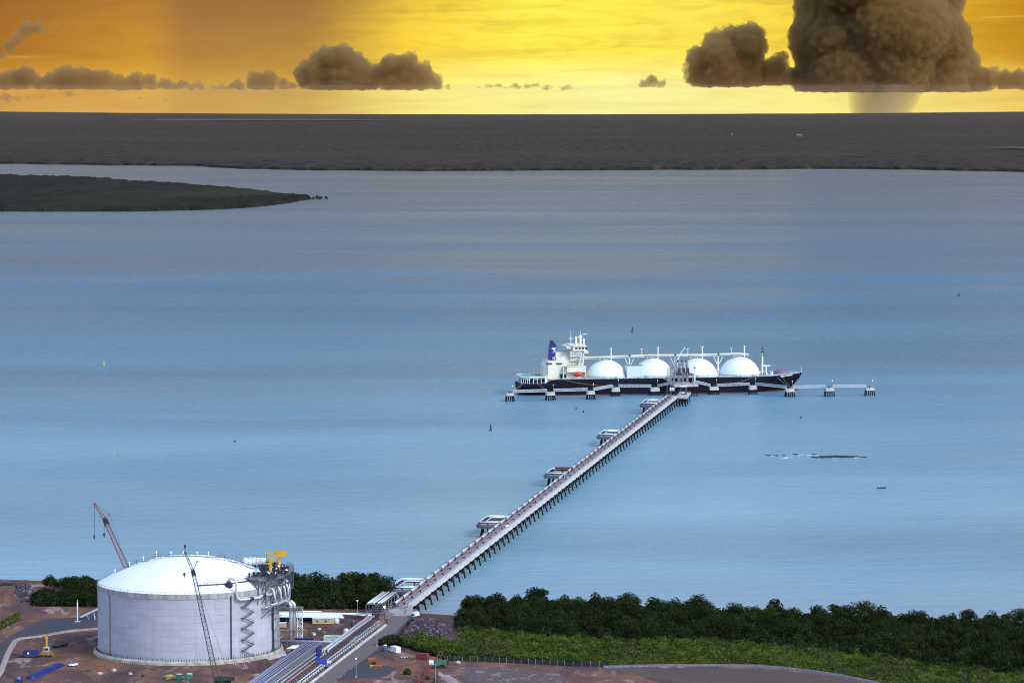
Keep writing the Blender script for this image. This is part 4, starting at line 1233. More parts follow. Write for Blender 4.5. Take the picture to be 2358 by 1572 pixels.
        for k in range(28):
            a = 2 * math.pi * k / 28; r0 = 10.0 if k % 2 else 11.2
            x, y = r0 * math.cos(a), r0 * math.sin(a); z = zc + math.sqrt(rr * rr - r0 * r0)
            mb.bar((x, y, z - .2), (x, y, z + 1.3), .3)
        for k in range(22):
            a0, a1 = 2 * math.pi * k / 22, 2 * math.pi * (k + 1) / 22; z = top + .25
            mb.bar((5 * math.cos(a0), 5 * math.sin(a0), z), (5 * math.cos(a1), 5 * math.sin(a1), z), .3)
        mb.cbox((-2, 0, top - .3), 6, 5, 2.4).cbox((-6, -1, top - .5), 4.5, 2, 3.4)
        obj('dome_pipework', mb, M['galv'], d)
        vt = ship_z(u_ + 5, 0, (802, 800, 799, 797)[i])
        obj('vent_mast', MB().tube([(5.2, 0, top - .5), (5.2, 0, vt)], .6, 8).cbox((5.2, 0, vt - .2), 1.8, 1.8, .7), M['white'], d)
    # catwalk and pipe run across the dome tops
    c0 = ship_u(1353, 0)
    pts = [Vector((c0 - 4, 1, tops[0][1] + 1.2)), Vector((tops[0][0], 1, tops[0][1] + 1.6))] + [Vector((u_, 1, z + 1.9)) for u_, z in tops[1:]] + [Vector((tops[3][0] + 10, 1, tops[3][1] + 1.0))]
    cw = obj('catwalk', MB(), None, t) if False else None
    mb = MB()
    for p, q in zip(pts, pts[1:]):
        mb.bar(p, q, 3.4, .55)
    cw = obj('catwalk', mb, M['lag'], t)
    mb = MB()
    for p, q in zip(pts, pts[1:]):
        for y in (-1.0, .6): mb.tube([p + Vector((0, y, 1.4)), q + Vector((0, y, 1.4))], .62, 7)
    obj('vapour_pipe', mb, M['white'], cw)
    mb = MB(); post = MB()
    for i in range(len(tops) - 1):
        um = (tops[i][0] + tops[i + 1][0]) / 2; zz_ = (tops[i][1] + tops[i + 1][1]) / 2 + 1.2
        mb.cbox((um, 1, zz_ + 1), 1.7, 4.0, 2.0)
        post.tube([(um, 1, D0), (um, 1, zz_)], .7, 8).bar((um, 1, zz_ - 10), (um - 5, 1, zz_), .5).bar((um, 1, zz_ - 10), (um + 5, 1, zz_), .5).bar((um - 4, 1, D0), (um, 1, D0 + 9), .4).bar((um + 4, 1, D0), (um, 1, D0 + 9), .4)
    obj_each('pipe_bellows', mb, M['darksteel'], cw); obj('catwalk_post', post, M['white'], cw)
    mb = MB(); lm = MB()
    for px, py in ((1478, 804), (1584, 803), (1684, 802)):
        u_ = ship_u(px, 0); z = ship_z(u_, 0, py); mb.bar((u_, 1, 38), (u_, 1, z), .4); mb.bar((u_ - 1.6, 1, z), (u_ + 1.6, 1, z), .35)
    obj('light_mast', mb, M['white'], cw)
    # grey deck machinery house between first and second dome
    m0, m1 = ship_u(1441, -10), ship_u(1477, -10)
    mh = obj('cargo_machinery_house', MB().box(m0, m1, -17, -5, D0 + .01, ship_z(m0, -10, 842)), mat('pale_blue_grey_paint', (.60, .66, .71), .6, var=.06), t)
    zt2 = ship_z(m0, -10, 842)
    mb = MB(); rnd = random.Random(8)
    for k in range(9): x = m0 + 1 + k * (m1 - m0 - 2) / 8; mb.bar((x, -16.5, zt2), (x, -16.5, zt2 + rnd.uniform(1, 2.8)), .3); mb.cbox((x, -12, zt2), 1.2, 1.2, rnd.uniform(.6, 2))
    mb.bar((m0, -16.5, zt2 + 1.3), (m1, -16.5, zt2 + 1.3), .22)
    obj('roof_vent', mb, M['steel'], mh)
    # manifold and hose crane amidships
    mb = MB(); c0, c1 = ship_u(1541, -12), ship_u(1580, -12)
    rnd = random.Random(9)
    for k in range(26):
        x, y = rnd.uniform(c0, c1), rnd.uniform(-20, -6); z = rnd.uniform(4, 22)
        mb.tube([(x, y, D0), (x, y, D0 + z)], rnd.uniform(.25, .55), 6)
        if rnd.random() < .7: mb.bar((x, y, D0 + z * .8), (x + rnd.uniform(-4, 4), y, D0 + z * rnd.uniform(.6, 1)), .4)
    for z in (4, 9, 15): mb.bar((c0, -18, D0 + z), (c1, -18, D0 + z), .5); mb.bar((c0, -10, D0 + z), (c1, -10, D0 + z), .5)
    obj('cargo_manifold', mb, M['galv'], t)
    u0, u1 = ship_u(1563, -14), ship_u(1577, -14)
    obj('hose_crane', MB().tube([(u0 - 2, -14, D0), (u0 - 2, -14, ship_z(u0, -14, 826))], .9, 8).tube([(u0 - 2, -14, ship_z(u0, -14, 828)), (u1, -14, ship_z(u1, -14, 798.5))], .55, 7, .35), M['white'], t)
    # foremast, forecastle gear
    fx = ship_u(1755.5, 0); fzt = ship_z(fx, 0, 812)
    obj('foremast', MB().tube([(fx, 0, D0), (fx, 0, fzt)], .95, 9, .7).tube([(fx + 4, 0, D0), (fx + 4, 0, D0 + 9)], .8, 8).box(fx, fx + 8, -1.2, 1.2, D0 + 9, D0 + 10), M['white'], t)
    obj('mast_top', MB().cbox((fx, 0, fzt), 2.2, 2.4, 1.3).bar((fx, 0, fzt + 1.2), (fx, 0, fzt + 7), .35).bar((fx - 2.2, 0, fzt + 3.6), (fx + 2.2, 0, fzt + 3.6), .35).ball((fx + .6, 0, fzt - 2.2), 1.2, 8, 5), M['darksteel'], t)
    mb = MB(); wh = MB(); rnd = random.Random(11)
    for k in range(30):
        x = rnd.uniform(xb - 52, xb - 24); y = rnd.uniform(-1, 1) * half(x + 6, 17) * .6
        (mb if k % 3 else wh).cbox((x, y, deckz(x)), rnd.uniform(1.2, 3.6), rnd.uniform(1.2, 3), rnd.uniform(.8, 3.0), rnd.uniform(0, 1))
    hp = MB(); hx = ship_u(1802, 0)
    hp.lathe([(9.5, 0), (8, 2.4), (5, 3.8), (2, 4.6), (.05, 4.8)], 18, (hx, 0, deckz(hx)))
    obj_each('anchor_windlass', mb, M['steel'], t); obj_each('deck_locker', wh, M['white'], t); obj('covered_mooring_gear', hp, mat('mauve_tarpaulin', (.20, .17, .24), .8, var=.35, scale=.6), t)
    obj('jackstaff', MB().bar((xb - 1.5, 0, BOWZ - 1), (xb - 1.5, 0, BOWZ + 5), .3), M['white'], t)
    # deck fittings along the shore side
    mb = MB(); rnd = random.Random(12)
    for k in range(60):
        x = rnd.uniform(POOP + 6, xb - 50); mb.cbox((x, -rnd.uniform(20, 22.3), D0), rnd.uniform(.6, 3), rnd.uniform(.6, 1.6), rnd.uniform(.6, 2.4))
    obj_each('deck_fitting', mb, M['galv'], t)
    # a few lit portholes of the stern light and the draught lamp
    return t
build_ship()
# ================================================================== JETTY
JA, JB = P(943, 1397, 9.0), P(1558, 914.5, 9.0)       # right-hand deck edge, shore end and head
JDIR = (JB - JA).normalized(); JLEN = (JB - JA).length
JROT = math.atan2(JDIR.y, JDIR.x) - math.pi / 2
JW = 10.0
def jw(x, y, z=0.0):
    """jetty frame (x across, 0 at the right edge, y along) -> world"""
    r_ = Vector((JDIR.y, -JDIR.x, 0))
    return Vector((JA.x, JA.y, 0)) + JDIR * y + r_ * x + Vector((0, 0, z))
def jy(px, py, x=-10.0, z=9.0):
    """distance along the jetty whose point at offset x is seen at photo row py"""
    lo, hi = -50.0, JLEN + 80
    for _ in range(50):
        m_ = (lo + hi) / 2
        if pix(jw(x, m_, z))[1] > py: lo = m_
        else: hi = m_
    return lo
def build_jetty():
    t = thing('jetty', 'long straight trestle jetty with pipes and a roadway running out to the ship', 'jetty', jw(0, 0, 0), JROT)
    L = JLEN
    obj('deck', MB().box(-10, 0, 0, L + 22, 8.0, 9.0), M['deckroad'], t)
    obj('edge_beam', MB().box(-.9, .12, -.02, L - 2, 7.3, 9.9), M['edgebeam'], t)
    obj('edge_beam', MB().box(-10.12, -9.3, -.02, L + 22.02, 7.3, 9.3), M['conc'], t)
    # lane of pipes on the west side
    mb = MB()
    for k in range(int(L / 26)):
        mb.tube([(-9.3, k * 26 + .6, 10.6), (-9.3, k * 26 + 25.4, 10.6)], .78, 8)
    obj_each('insulated_pipe', mb, M['lag'], t, smooth=True)
    mb = MB()
    for k in range(int(L / 26) + 1): mb.box(-10.3, -8.2, k * 26 - .6, k * 26 + .6, 9.0, 11.5)
    obj_each('pipe_joint', mb, M['darksteel'], t)
    obj('fire_main', MB().tube([(-7.6, 0, 9.7), (-7.6, L + 8, 9.7)], .3, 7), M['redpipe'], t, smooth=True)
    obj('service_pipe', MB().tube([(-6.6, 0, 9.6), (-6.6, L + 8, 9.6)], .55, 7), M['pinkpipe'], t, smooth=True)
    obj('service_pipe', MB().tube([(-4.6, 0, 9.5), (-4.6, L + 8, 9.5)], .26, 6), M['galv'], t)
    mb = MB()
    for k in range(int(L / 26)): mb.cbox((-4.7, 8 + k * 26, 9.0), 1.0, 2.2, 1.3)
    obj_each('valve_box', mb, M['darksteel'], t)
    mb = MB()
    for k in range(int(L / 5)): mb.bar((-.4, k * 5, 9.9), (-.4, k * 5, 10.9), .10)
    mb.bar((-.4, 0, 10.9), (-.4, L - 4, 10.9), .14)
    obj('handrail', mb, M['white'], t)
    # pile bents every 20 m
    n = int((L + 18) / 20)
    b0 = MB()
    b0.box(-11.0, 2.6, -.9, .9, 6.5, 7.9)
    b0.tube([(-1.2, 0, 6.6), (2.2, -1.5, -6)], .55, 8).tube([(-8.8, 0, 6.6), (-12.2, 1.5, -6)], .55, 8).tube([(-5, 0, 6.6), (-5, 0, -6)], .5, 8)
    me = b0.mesh('pile_bent', M['pile'])
    for k in range(n):
        o = bpy.data.objects.new('pile_bent', me); COL.objects.link(o); o.parent = t; o.location = (0, 12 + k * 20, 0)
    # abutment
    obj('abutment', MB().hexa([(-11.5, -16, 3), (1.2, -16, 3), (1.2, 4, 3), (-11.5, 4, 3), (-11.5, -16, 7.9), (1.2, -16, 7.9), (1.2, 4, 7.95), (-11.5, 4, 7.95)]).box(.2, 1.2, -14, 2, 7.95, 10), M['conc'], t)
    return t
build_jetty()
def abutment_ramp():
    pass
# pipe expansion-loop platforms
loops = [((989, 1333), 'pipe-loop platform nearest the shore, open frame with white pipes', 'lag', None),
         ((1174, 1188), 'pipe-loop platform with a dark red deck between its white pipes', 'lag', 'deck'),
         ((1317, 1078), 'middle pipe-loop platform, the one whose loop is painted red', 'redpipe', None),
         ((1432, 991), 'pipe-loop platform with white pipes, second from the ship', 'lag', None),
         ((1525, 920.5), 'small pipe-loop platform with white pipes, the one nearest the ship', 'lag', None)]
for (px, py), lab, pm, extra in loops:
    y1 = jy(px, py, -10, 10); Ln = 40; y0 = y1 - Ln
    t = thing('pipe_loop_platform', lab, 'platform', jw(-10.2, y0, 0), JROT, 'pipe-loop platforms beside the jetty')
    Wd = 15.5
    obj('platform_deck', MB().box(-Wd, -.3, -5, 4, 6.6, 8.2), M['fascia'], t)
    mb = MB()
    mb.box(-Wd - .4, -Wd + 1.2, -6, Ln - 2, 8.25, 9.2).box(-Wd + 1.21, -.3, Ln - 3.6, Ln - 2, 8.25, 9.2).box(-Wd + 1.21, -.3, 9, 10.5, 8.25, 9.2)
    obj('support_frame', mb, M['darksteel'], t)
    if extra: obj('inner_deck', MB().box(-Wd + 3, -3, 14, Ln - 8, 8.3, 8.7), mat('dark_red_deck', (.10, .03, .035), .8, var=.3), t)
    r_ = .62
    lp = [(-.2, Ln - 2.5, 10.3), (-Wd + 2.0, Ln - 2.5, 10.3), (-Wd + .4, Ln - 5, 10.3), (-Wd + .4, 3, 10.3), (-Wd + 2, .5, 10.3), (-.2, .5, 10.3)]
    obj('pipe_loop', MB().tube(lp, r_, 8), M['lag'], t, smooth=True)
    lp2 = [(-.2, Ln - 9, 10.0), (-Wd + 6, Ln - 9, 10.0), (-Wd + 4.4, Ln - 11, 10.0), (-Wd + 4.4, 9, 10.0), (-Wd + 6, 7, 10.0), (-.2, 7, 10.0)]
    obj('pipe_loop', MB().tube(lp2, .45, 7), M[pm], t, smooth=True)
    if pm == 'redpipe':
        mb = MB().tube([(-.2, Ln - 5, 10.9), (-Wd + 3, Ln - 5, 10.9)], .7, 7).tube([(-.2, Ln - 7, 10.9), (-Wd + 3, Ln - 7, 10.9)], .7, 7).tube([(2.5, Ln - 14, 10.9), (1.5, Ln - 8, 10.9), (-.4, Ln - 5, 10.9)], .7, 7)
        obj('red_branch_pipe', mb, M['redpipe'], t)
    for x, y, lx, ly in ((-Wd + 3.5, -2.5, -2.4, -1), (-Wd + 7, -2, 1, 0), (-Wd + 3.5, 3, -1.5, 1.5), (-3.5, -2.5, 1, -1)):
        obj('leg', MB().tube([(x, y, 6.6), (x + lx, y + ly, -6)], .62, 8), M['pile'], t)
    for x, y in ((-Wd + 1, Ln - 4), (-Wd / 2 + 1, Ln - 3)):
        obj('leg', MB().tube([(x, y, 8.2), (x, y, -6)], .5, 8), M['pile'], t)
    mb = MB().bar((-Wd - .2, -6, 9.2), (-Wd - .2, Ln - 2, 9.2 + .9), .12)
    for k in range(9): mb.bar((-Wd + 1 + k * 1.7, -4.9, 8.2), (-Wd + 1 + k * 1.7, -4.9, 9.3), .12)
    mb.bar((-Wd, -4.9, 9.3), (-.3, -4.9, 9.3), .14)
    obj('railing', mb, M['galv'], t)
# lamp posts along the jetty
proto = thing('lamp_post', 'thin grey lamp post standing on the edge of the jetty roadway', 'lamp post', jw(-.4, 30, 9), JROT, 'lamp posts along the jetty')
obj('pole', MB().tube([(0, 0, 0), (0, 0, 9)], .16, 6, .10), M['galv'], proto)
obj('lamp_head', MB().bar((0, 0, 8.9), (-1.6, 0, 9.2), .14).cbox((-1.8, 0, 9.0), 1.0, .5, .25), M['galv'], proto)
LAMPS = [proto]
for k in range(1, 22): LAMPS.append(copy_tree(proto, loc=jw(-.4, 30 + k * 62, 9)))
# white pickup on the jetty
def pickup(name, label, loc, rz, body, group=None):
    t = thing(name, label, 'pickup truck', loc, rz, group)
    b = MB().hexa([(-.95, -2.6, .55), (.95, -2.6, .55), (.95, 2.6, .55), (-.95, 2.6, .55), (-.95, -2.6, 1.15), (.95, -2.6, 1.15), (.95, 2.5, 1.1), (-.95, 2.5, 1.1)])
    b.hexa([(-.9, -.5, 1.15), (.9, -.5, 1.15), (.9, 1.5, 1.15), (-.9, 1.5, 1.15), (-.75, -.3, 1.9), (.75, -.3, 1.9), (.75, .8, 1.9), (-.75, .8, 1.9)])
    bo = obj('body', b, body, t)
    obj('windscreen', MB().hexa([(-.8, 1.46, 1.2), (.8, 1.46, 1.2), (.8, 1.52, 1.2), (-.8, 1.52, 1.2), (-.7, .84, 1.85), (.7, .84, 1.85), (.7, .9, 1.85), (-.7, .9, 1.85)]), M['glass'], bo)
    obj('cargo_tray', MB().box(-.97, .97, -2.7, -.6, 1.16, 1.5), body, t)
    for x in (-.9, .9):
        for y in (-1.7, 1.6):
            mb = MB().tube([(x - .13, y, .4), (x + .13, y, .4)], .4, 10)
            obj('wheel', mb, M['black'], t)
    return t
pickup('pickup_truck', 'white pickup truck parked on the jetty roadway beside the dark red loop platform', jw(-2.4, jy(1165, 1214, -2, 9), 9.02), JROT, M['white'])

# ------------------------------------------------------------------ jetty head: side deck with a shelter
def jetty_head():
    o = jw(0, JLEN, 0)
    t = thing('jetty_head_platform', 'square concrete side platform on dark piles at the seaward end of the jetty', 'platform', o, 0)
    c = [P(1556, 914.5, 8.9), P(1581, 915.5, 8.9), P(1591, 904, 8.9), P(1567, 901, 8.9)]
    q = [(p.x - o.x, p.y - o.y) for p in c]
    obj('platform_deck', MB().prism(q, 7.6, 8.95), M['concpale'], t)
    mb = MB()
    for i in range(4):
        a, b = Vector((*q[i], 8.95)), Vector((*q[(i + 1) % 4], 8.95))
        for f in np.linspace(0, 1, 9): mb.bar(a.lerp(b, f), a.lerp(b, f) + Vector((0, 0, 1.2)), .12)
        mb.bar(a + Vector((0, 0, 1.2)), b + Vector((0, 0, 1.2)), .14)
    obj('railing', mb, M['galv'], t)
    for i in range(4):
        for j in range(3):
            a = Vector((*q[0], 0)).lerp(Vector((*q[1], 0)), (i + .4) / 4); b = Vector((*q[3], 0)).lerp(Vector((*q[2], 0)), (i + .4) / 4)
            p = a.lerp(b, .08 + .42 * j)
            obj('pile', MB().tube([(p.x, p.y, 7.6), (p.x + (i - 1.5) * .5, p.y - .6, -6)], .55, 8), M['pile'], t)
    s = P(1574.5, 908.5, 8.95)
    t2 = thing('control_shelter', 'tall open shelter with a pale flat roof on the jetty head platform', 'shelter', s, JROT)
    hgt = zat(s.x, s.y, 890) - 8.95
    for x in (-2.6, 2.6):
        for y in (-2.6, 2.6): obj('post', MB().bar((x, y, 0), (x, y, hgt), .35), M['steel'], t2)
    obj('roof', MB().box(-3.6, 3.6, -3.4, 3.4, hgt, hgt + .6), M['white'], t2)
    obj('shade_panel', MB().box(-2.6, 2.6, 2.3, 2.55, .02, hgt - .05).box(-2.6, -2.4, -2.3, 2.29, 3.2, hgt - .05), M['darksteel'], t2)  # dark panel added to stand for the shade inside the shelter
    obj('cabinet', MB().box(-2.3, 1.6, -2.2, 1.5, .02, 3.0).box(1.0, 2.4, -3.0, -1.0, .02, 3.4), M['steel'], t2)
    obj('switch_panel', MB().box(-1.6, 1.0, -2.5, -2.22, 1.4, 2.8), M['white'], t2)
    s = P(1547.5, 899.5, 9.1)
    t3 = thing('valve_skid', 'small white valve skid on the left edge of the jetty beside the ship', 'valve skid', s, JROT)
    obj('base_frame', MB().box(-2.6, 2.6, -2, 2, 0, .5), M['galv'], t3)
    mb = MB()
    for x in (-1.8, 0, 1.8): mb.tube([(x, 0, .5), (x, 0, 3.4)], .55, 8)
    mb.tube([(-2.4, 0, 2.4), (2.4, 0, 2.4)], .5, 8)
    obj('valve', mb, M['white'], t3)
jetty_head()

# ------------------------------------------------------------------ berth: loading platform, arms, dolphins, footbridges
def dolphin(label, px0, px1, ytop, ycap, ybase, lamp=True):
    c = P((px0 + px1) / 2, ybase - 1.2, 0)
    k = FPX / c.y
    w = (px1 - px0) / k; z1 = zat(c.x, c.y - 3, ycap); z2 = zat(c.x, c.y + w * .4, ytop)
    z2 = max(z2, z1 + 1.5)
    t = thing('mooring_dolphin', label, 'mooring dolphin', c, SHIP_ROT, 'concrete dolphins along the berth')
    d = w * .9
    cap = MB().hexa([(-w / 2, -d / 2, z1), (w / 2, -d / 2, z1), (w / 2, d / 2, z1), (-w / 2, d / 2, z1), (-w / 2 + .3, -d / 2 + .3, z2), (w / 2 - .3, -d / 2 + .3, z2), (w / 2 - .3, d / 2 - .3, z2), (-w / 2 + .3, d / 2 - .3, z2)])
    cp = obj('cap', cap, M['concpale'], t)
    obj('mooring_hook', MB().cbox((0, 0, z2), 1.6, 1.6, 1.2).tube([(0, 0, z2 + 1.2), (0, 1.6, z2 + 1.5)], .35, 6), M['darksteel'], cp)
    for i in range(5):
        x = (-.42 + .21 * i) * w
        obj('pile', MB().tube([(x, -d * .35, z1), (x * 1.55, -d * .55, -6)], .62, 8), M['pile'], t)
    for x in (-.38, .38): obj('pile', MB().tube([(x * w, d * .35, z1), (x * w * 1.5, d * .55, -6)], .62, 8), M['pile'], t)
    if lamp:
        lz = z2 + 7
        lp = obj('lamp_pole', MB().tube([(w * .35, 0, z2), (w * .35, 0, lz)], .16, 6), M['galv'], t)
        obj('lamp', MB().ball((w * .35, 0, lz + .2), .28, 8, 5), M['lampwhite'], lp)
    return t, c, w, z2
DOL = [(1164.7, 1183, 904, 911, 924.5, 'mooring dolphin standing clear of the stern, farthest left of the berth'),
       (1257, 1277, 901.5, 910, 922, 'mooring dolphin in front of the blue funnel end of the hull'),
       (1351, 1369, 899, 908, 920, 'mooring dolphin in front of the aftmost white dome'),
       (1408, 1426.5, 891, 901.5, 912.6, 'breasting dolphin close to the hull below the gap before the second dome'),
       (1497, 1517.5, 891, 901, 911, 'breasting dolphin just left of the loading platform'),
       (1633, 1653.5, 889.5, 898, 909, 'breasting dolphin just right of the loading platform'),
       (1724, 1742, 886.5, 897, 908, 'breasting dolphin close to the hull below the foremost white dome'),
       (1808, 1828, 893.5, 902, 914, 'mooring dolphin in front of the bow stem'),
       (1899, 1919.5, 892, 900, 913, 'mooring dolphin in open water ahead of the bow, the nearer of two'),
       (1992, 2012, 891.6, 899, 911.5, 'mooring dolphin at the far right end of the berth in open water')]
dd = [dolphin(d[5], *d[:5]) for d in DOL]
def loading_platform():
    c = P(1577, 911.3, 0)
    z1 = zat(c.x, c.y - 5, 890); z2 = z1 + 2.6
    k = FPX / c.y; w = (1606 - 1549) / k
    t = thing('loading_platform', 'pale concrete loading platform on piles at the ship side, below the loading arms', 'platform', c, SHIP_ROT)
    obj('platform_deck', MB().box(-w / 2, w / 2, -7, 9, z1, z2), mat('pink_grey_concrete', (.50, .42, .42), .85, var=.2, scale=.3), t)
    for i in range(8):
        for y in (-5.5, 6): obj('pile', MB().tube([((-.45 + .128 * i) * w, y, z1), ((-.47 + .134 * i) * w, y * 1.15, -6)], .6, 8), M['pile'], t)
    mb = MB()
    for i in range(25): mb.bar((-w / 2 + w * i / 24, -6.8, z2), (-w / 2 + w * i / 24, -6.8, z2 + 1.3), .14)
    mb.bar((-w / 2, -6.8, z2 + 1.3), (w / 2, -6.8, z2 + 1.3), .16)
    obj('railing', mb, M['galv'], t)
    zp = zat(c.x, c.y, 863.5)
    mb = MB().box(-w / 2 + 1, w / 2 - 3, -2, 5, zp - .5, zp)
    for x in (-w / 2 + 1.5, -w * .18, w * .12, w / 2 - 3.5):
        for y in (-1.6, 4.6): mb.bar((x, y, z2), (x, y, zp - .5), .45)
    up = obj('upper_deck', mb, M['galv'], t)
    mb = MB(); rnd = random.Random(5)
    for k_ in range(26): mb.cbox((rnd.uniform(-w * .35, w * .35), rnd.uniform(-1, 4), zp), rnd.uniform(.5, 1.6), 1.2, rnd.uniform(.8, 3.0))
    obj_each('valve_gear', mb, M['darksteel'], up)
    mb = MB()
    for k_ in range(22): mb.cbox((rnd.uniform(-w * .45, w * .45), rnd.uniform(-5.5, -2.5), z2), rnd.uniform(.8, 2.2), 1.2, rnd.uniform(.8, 2.6))
    obj_each('deck_equipment', mb, M['galv'], t)
    # gangway tower, left; lamp mast, right
    g0 = P(1540.5, 909, 0); zt = zat(g0.x, g0.y, 848)
    tg = thing('gangway_tower', 'white lattice gangway tower left of the loading arms', 'gangway tower', (g0.x, g0.y, 0), SHIP_ROT)
    mb = MB()
    for x in (-1.8, 1.8):
        for y in (-1.8, 1.8): mb.bar((x, y, -5), (x, y, zt), .4)
    for i in range(10):
        z = 10 + i * (zt - 10) / 10; z_ = z + (zt - 10) / 10
        mb.bar((-1.8, -1.8, z), (1.8, -1.8, z_), .25); mb.bar((-1.8, -1.8, z_), (1.8, -1.8, z_), .25); mb.bar((1.8, -1.8, z), (1.8, 1.8, z_), .25)
    obj('tower_frame', mb, M['galv'], tg)
    obj('gangway', MB().bar((-1.8, 0, zt - 12), (-8, 3, zt - 9), 1.2, .5).bar((1.9, -.5, zt - 10), (5, 6, 18), 1.0, .5), M['galv'], tg)
    obj('cabin', MB().box(-2.4, 2.4, -2.4, 2.4, zt - 13, zt - 9.5), M['galv'], tg)
    m0 = ship_w(0, 0, 0); p = P(1599.5, 910, 0); zt = zat(p.x, p.y, 840); zm = zat(p.x, p.y, 848)
    tm = thing('lamp_mast', 'tall white mast with a small dark lamp top right of the loading arms', 'mast', (p.x, p.y, z2), SHIP_ROT)
    obj('mast_pole', MB().tube([(0, 0, 0), (0, 0, zm - z2)], .8, 8, .6), M['white'], tm)
    obj('lamp_head', MB().cbox((0, 0, zm - z2), 1.8, 1.2, 1.0).bar((0, 0, zm - z2), (0, 0, zt - z2), .3), M['darksteel'], tm)
    # loading arms
    labs = ['loading arm folded upright on the loading platform, leftmost of three', 'middle of the three folded loading arms on the loading platform', 'loading arm folded upright on the loading platform, rightmost of three']
    for (px, lab) in zip((1562.5, 1572.5, 1581.8), labs):
        b = P(px, 910.5, 0); za = zat(b.x, b.y, 831); zb = zat(b.x, b.y, 851)
        ta = thing('marine_loader', lab, 'loading arm', (b.x, b.y, z2), SHIP_ROT, 'marine loading arms')
        h = za - z2; hb = zb - z2
        obj('riser', MB().tube([(0, 0, 0), (0, 0, hb)], 1.0, 9), M['concpale'], ta, smooth=True)
        obj('inboard_arm', MB().tube([(0, 0, hb), (-1.0, 0, h)], .55, 7).tube([(0, 0, hb), (1.2, .4, hb + (h - hb) * .5), (-1.0, 0, h)], .22, 6), M['steel'], ta)
        obj('outboard_arm', MB().tube([(-.9, 0, h), (.9, .6, hb + 1.5)], .45, 7), M['galv'], ta)
        obj('apex_swivel', MB().ball((-1, 0, h), 1.1, 8, 6).bar((-1, 0, h), (-1, 0, h + 2), .4), M['darksteel'], ta)
        obj('counterweight', MB().cbox((.6, -.6, hb - 2.6), 2.6, 1.6, 4.4), M['darksteel'], ta)
    return c, w, z2
pc, pw, pz = loading_platform()
def footbridge(label, a, b, truss=True):
    """steel truss footbridge between two world points"""
    a, b = Vector(a), Vector(b)
    t = thing('footbridge', label, 'footbridge', a, 0, 'truss footbridges between the dolphins')
    d = b - a
    n = max(4, int(d.length / 2.6)); side = Vector((-d.y, d.x, 0)).normalized() * .9
    mb, dk = MB(), MB()
    dk.bar((0, 0, 0), d, 1.7, .3)
    for s in (-1, 1):
        o_ = side * s
        mb.bar(o_, d + o_, .34); mb.bar(o_ + Vector((0, 0, 2.3)), d + o_ + Vector((0, 0, 2.3)), .34)
        for i in range(n):
            p, q = d * (i / n) + o_, d * ((i + 1) / n) + o_
            u_ = Vector((0, 0, 2.3))
            mb.bar(p, q + u_, .2); mb.bar(q, q + u_, .2)
        mb.bar(o_, o_ + Vector((0, 0, 2.3)), .2)
    obj('walkway_deck', dk, M['lag'], t); obj('truss', mb, M['lag'], t)
    return t
def capend(i, s):
    t, c, w, z2 = dd[i]
    return c + Vector((math.cos(SHIP_ROT), math.sin(SHIP_ROT), 0)) * (s * w * .42) + Vector((0, 0, z2 + .5))
FB = ['footbridge nearest the stern, between the two leftmost dolphins', 'footbridge in front of the engine casing, second from the left end', 'short sloping footbridge up to the first dolphin that touches the hull',
      'footbridge along the hull, left of the loading platform', None, 'footbridge along the hull, right of the loading platform', 'footbridge sloping down past the bow toward the bow dolphin', 'footbridge over open water just ahead of the bow', 'last footbridge at the far right end of the berth']
for i in range(9):
    if FB[i]: footbridge(FB[i], capend(i, 1), capend(i + 1, -1))
E_ = Vector((math.cos(SHIP_ROT), math.sin(SHIP_ROT), 0))
footbridge('footbridge rising to the loading platform from its left', capend(4, 1), pc - E_ * (pw * .5 - 1) + Vector((0, 0, pz + .6)))
footbridge('footbridge falling from the loading platform to its right', pc + E_ * (pw * .5 - 1) + Vector((0, 0, pz + .6)), capend(5, -1))
# mooring ropes
def rope(label, a, b, sag, thick=.22):
    a, b = Vector(a), Vector(b); mb = MB(); pts = []
    for i in range(13):
        f = i / 12; pts.append(a.lerp(b, f) - Vector((0, 0, sag * 4 * f * (1 - f))))
    mb.tube(pts, thick, 5)
    mobj('mooring_rope', mb, mat('mooring_rope_fibre', (.25, .20, .20), .9) if 'mooring_rope_fibre' not in bpy.data.materials else bpy.data.materials['mooring_rope_fibre'], label, 'rope', 'mooring ropes of the ship', base=a)
def dtop(i): t, c, w, z2 = dd[i]; return c + Vector((0, 0, z2 + 1.2))
rope('mooring rope from the stern deck down to the second dolphin', ship_w(ship_u(1238, -22), -22.3, 12.5), dtop(1), 1.0)
rope('mooring rope from the stern corner down to the leftmost dolphin', ship_w(ship_u(1204, -18), -18.5, 12.6), dtop(0), 1.0)
rope('mooring rope from the stern quarter to the dolphin below the second dome', ship_w(ship_u(1300, -23), -23.2, 15.8), dtop(3), 1.5)
rope('mooring rope from the bow shoulder running aft to the dolphin right of the platform', ship_w(ship_u(1735, -23), -23.3, 16.0), dtop(5), 2.0)
rope('steep mooring rope from below the bow name to the bow dolphin', ship_w(ship_u(1788, -19), -20.2, 16.0), dtop(7), .6)
rope('second steep mooring rope beside it, from the bow name to the bow dolphin', ship_w(ship_u(1800, -16), -18.2, 15.5), dtop(7) + Vector((1, 0, 0)), .6)
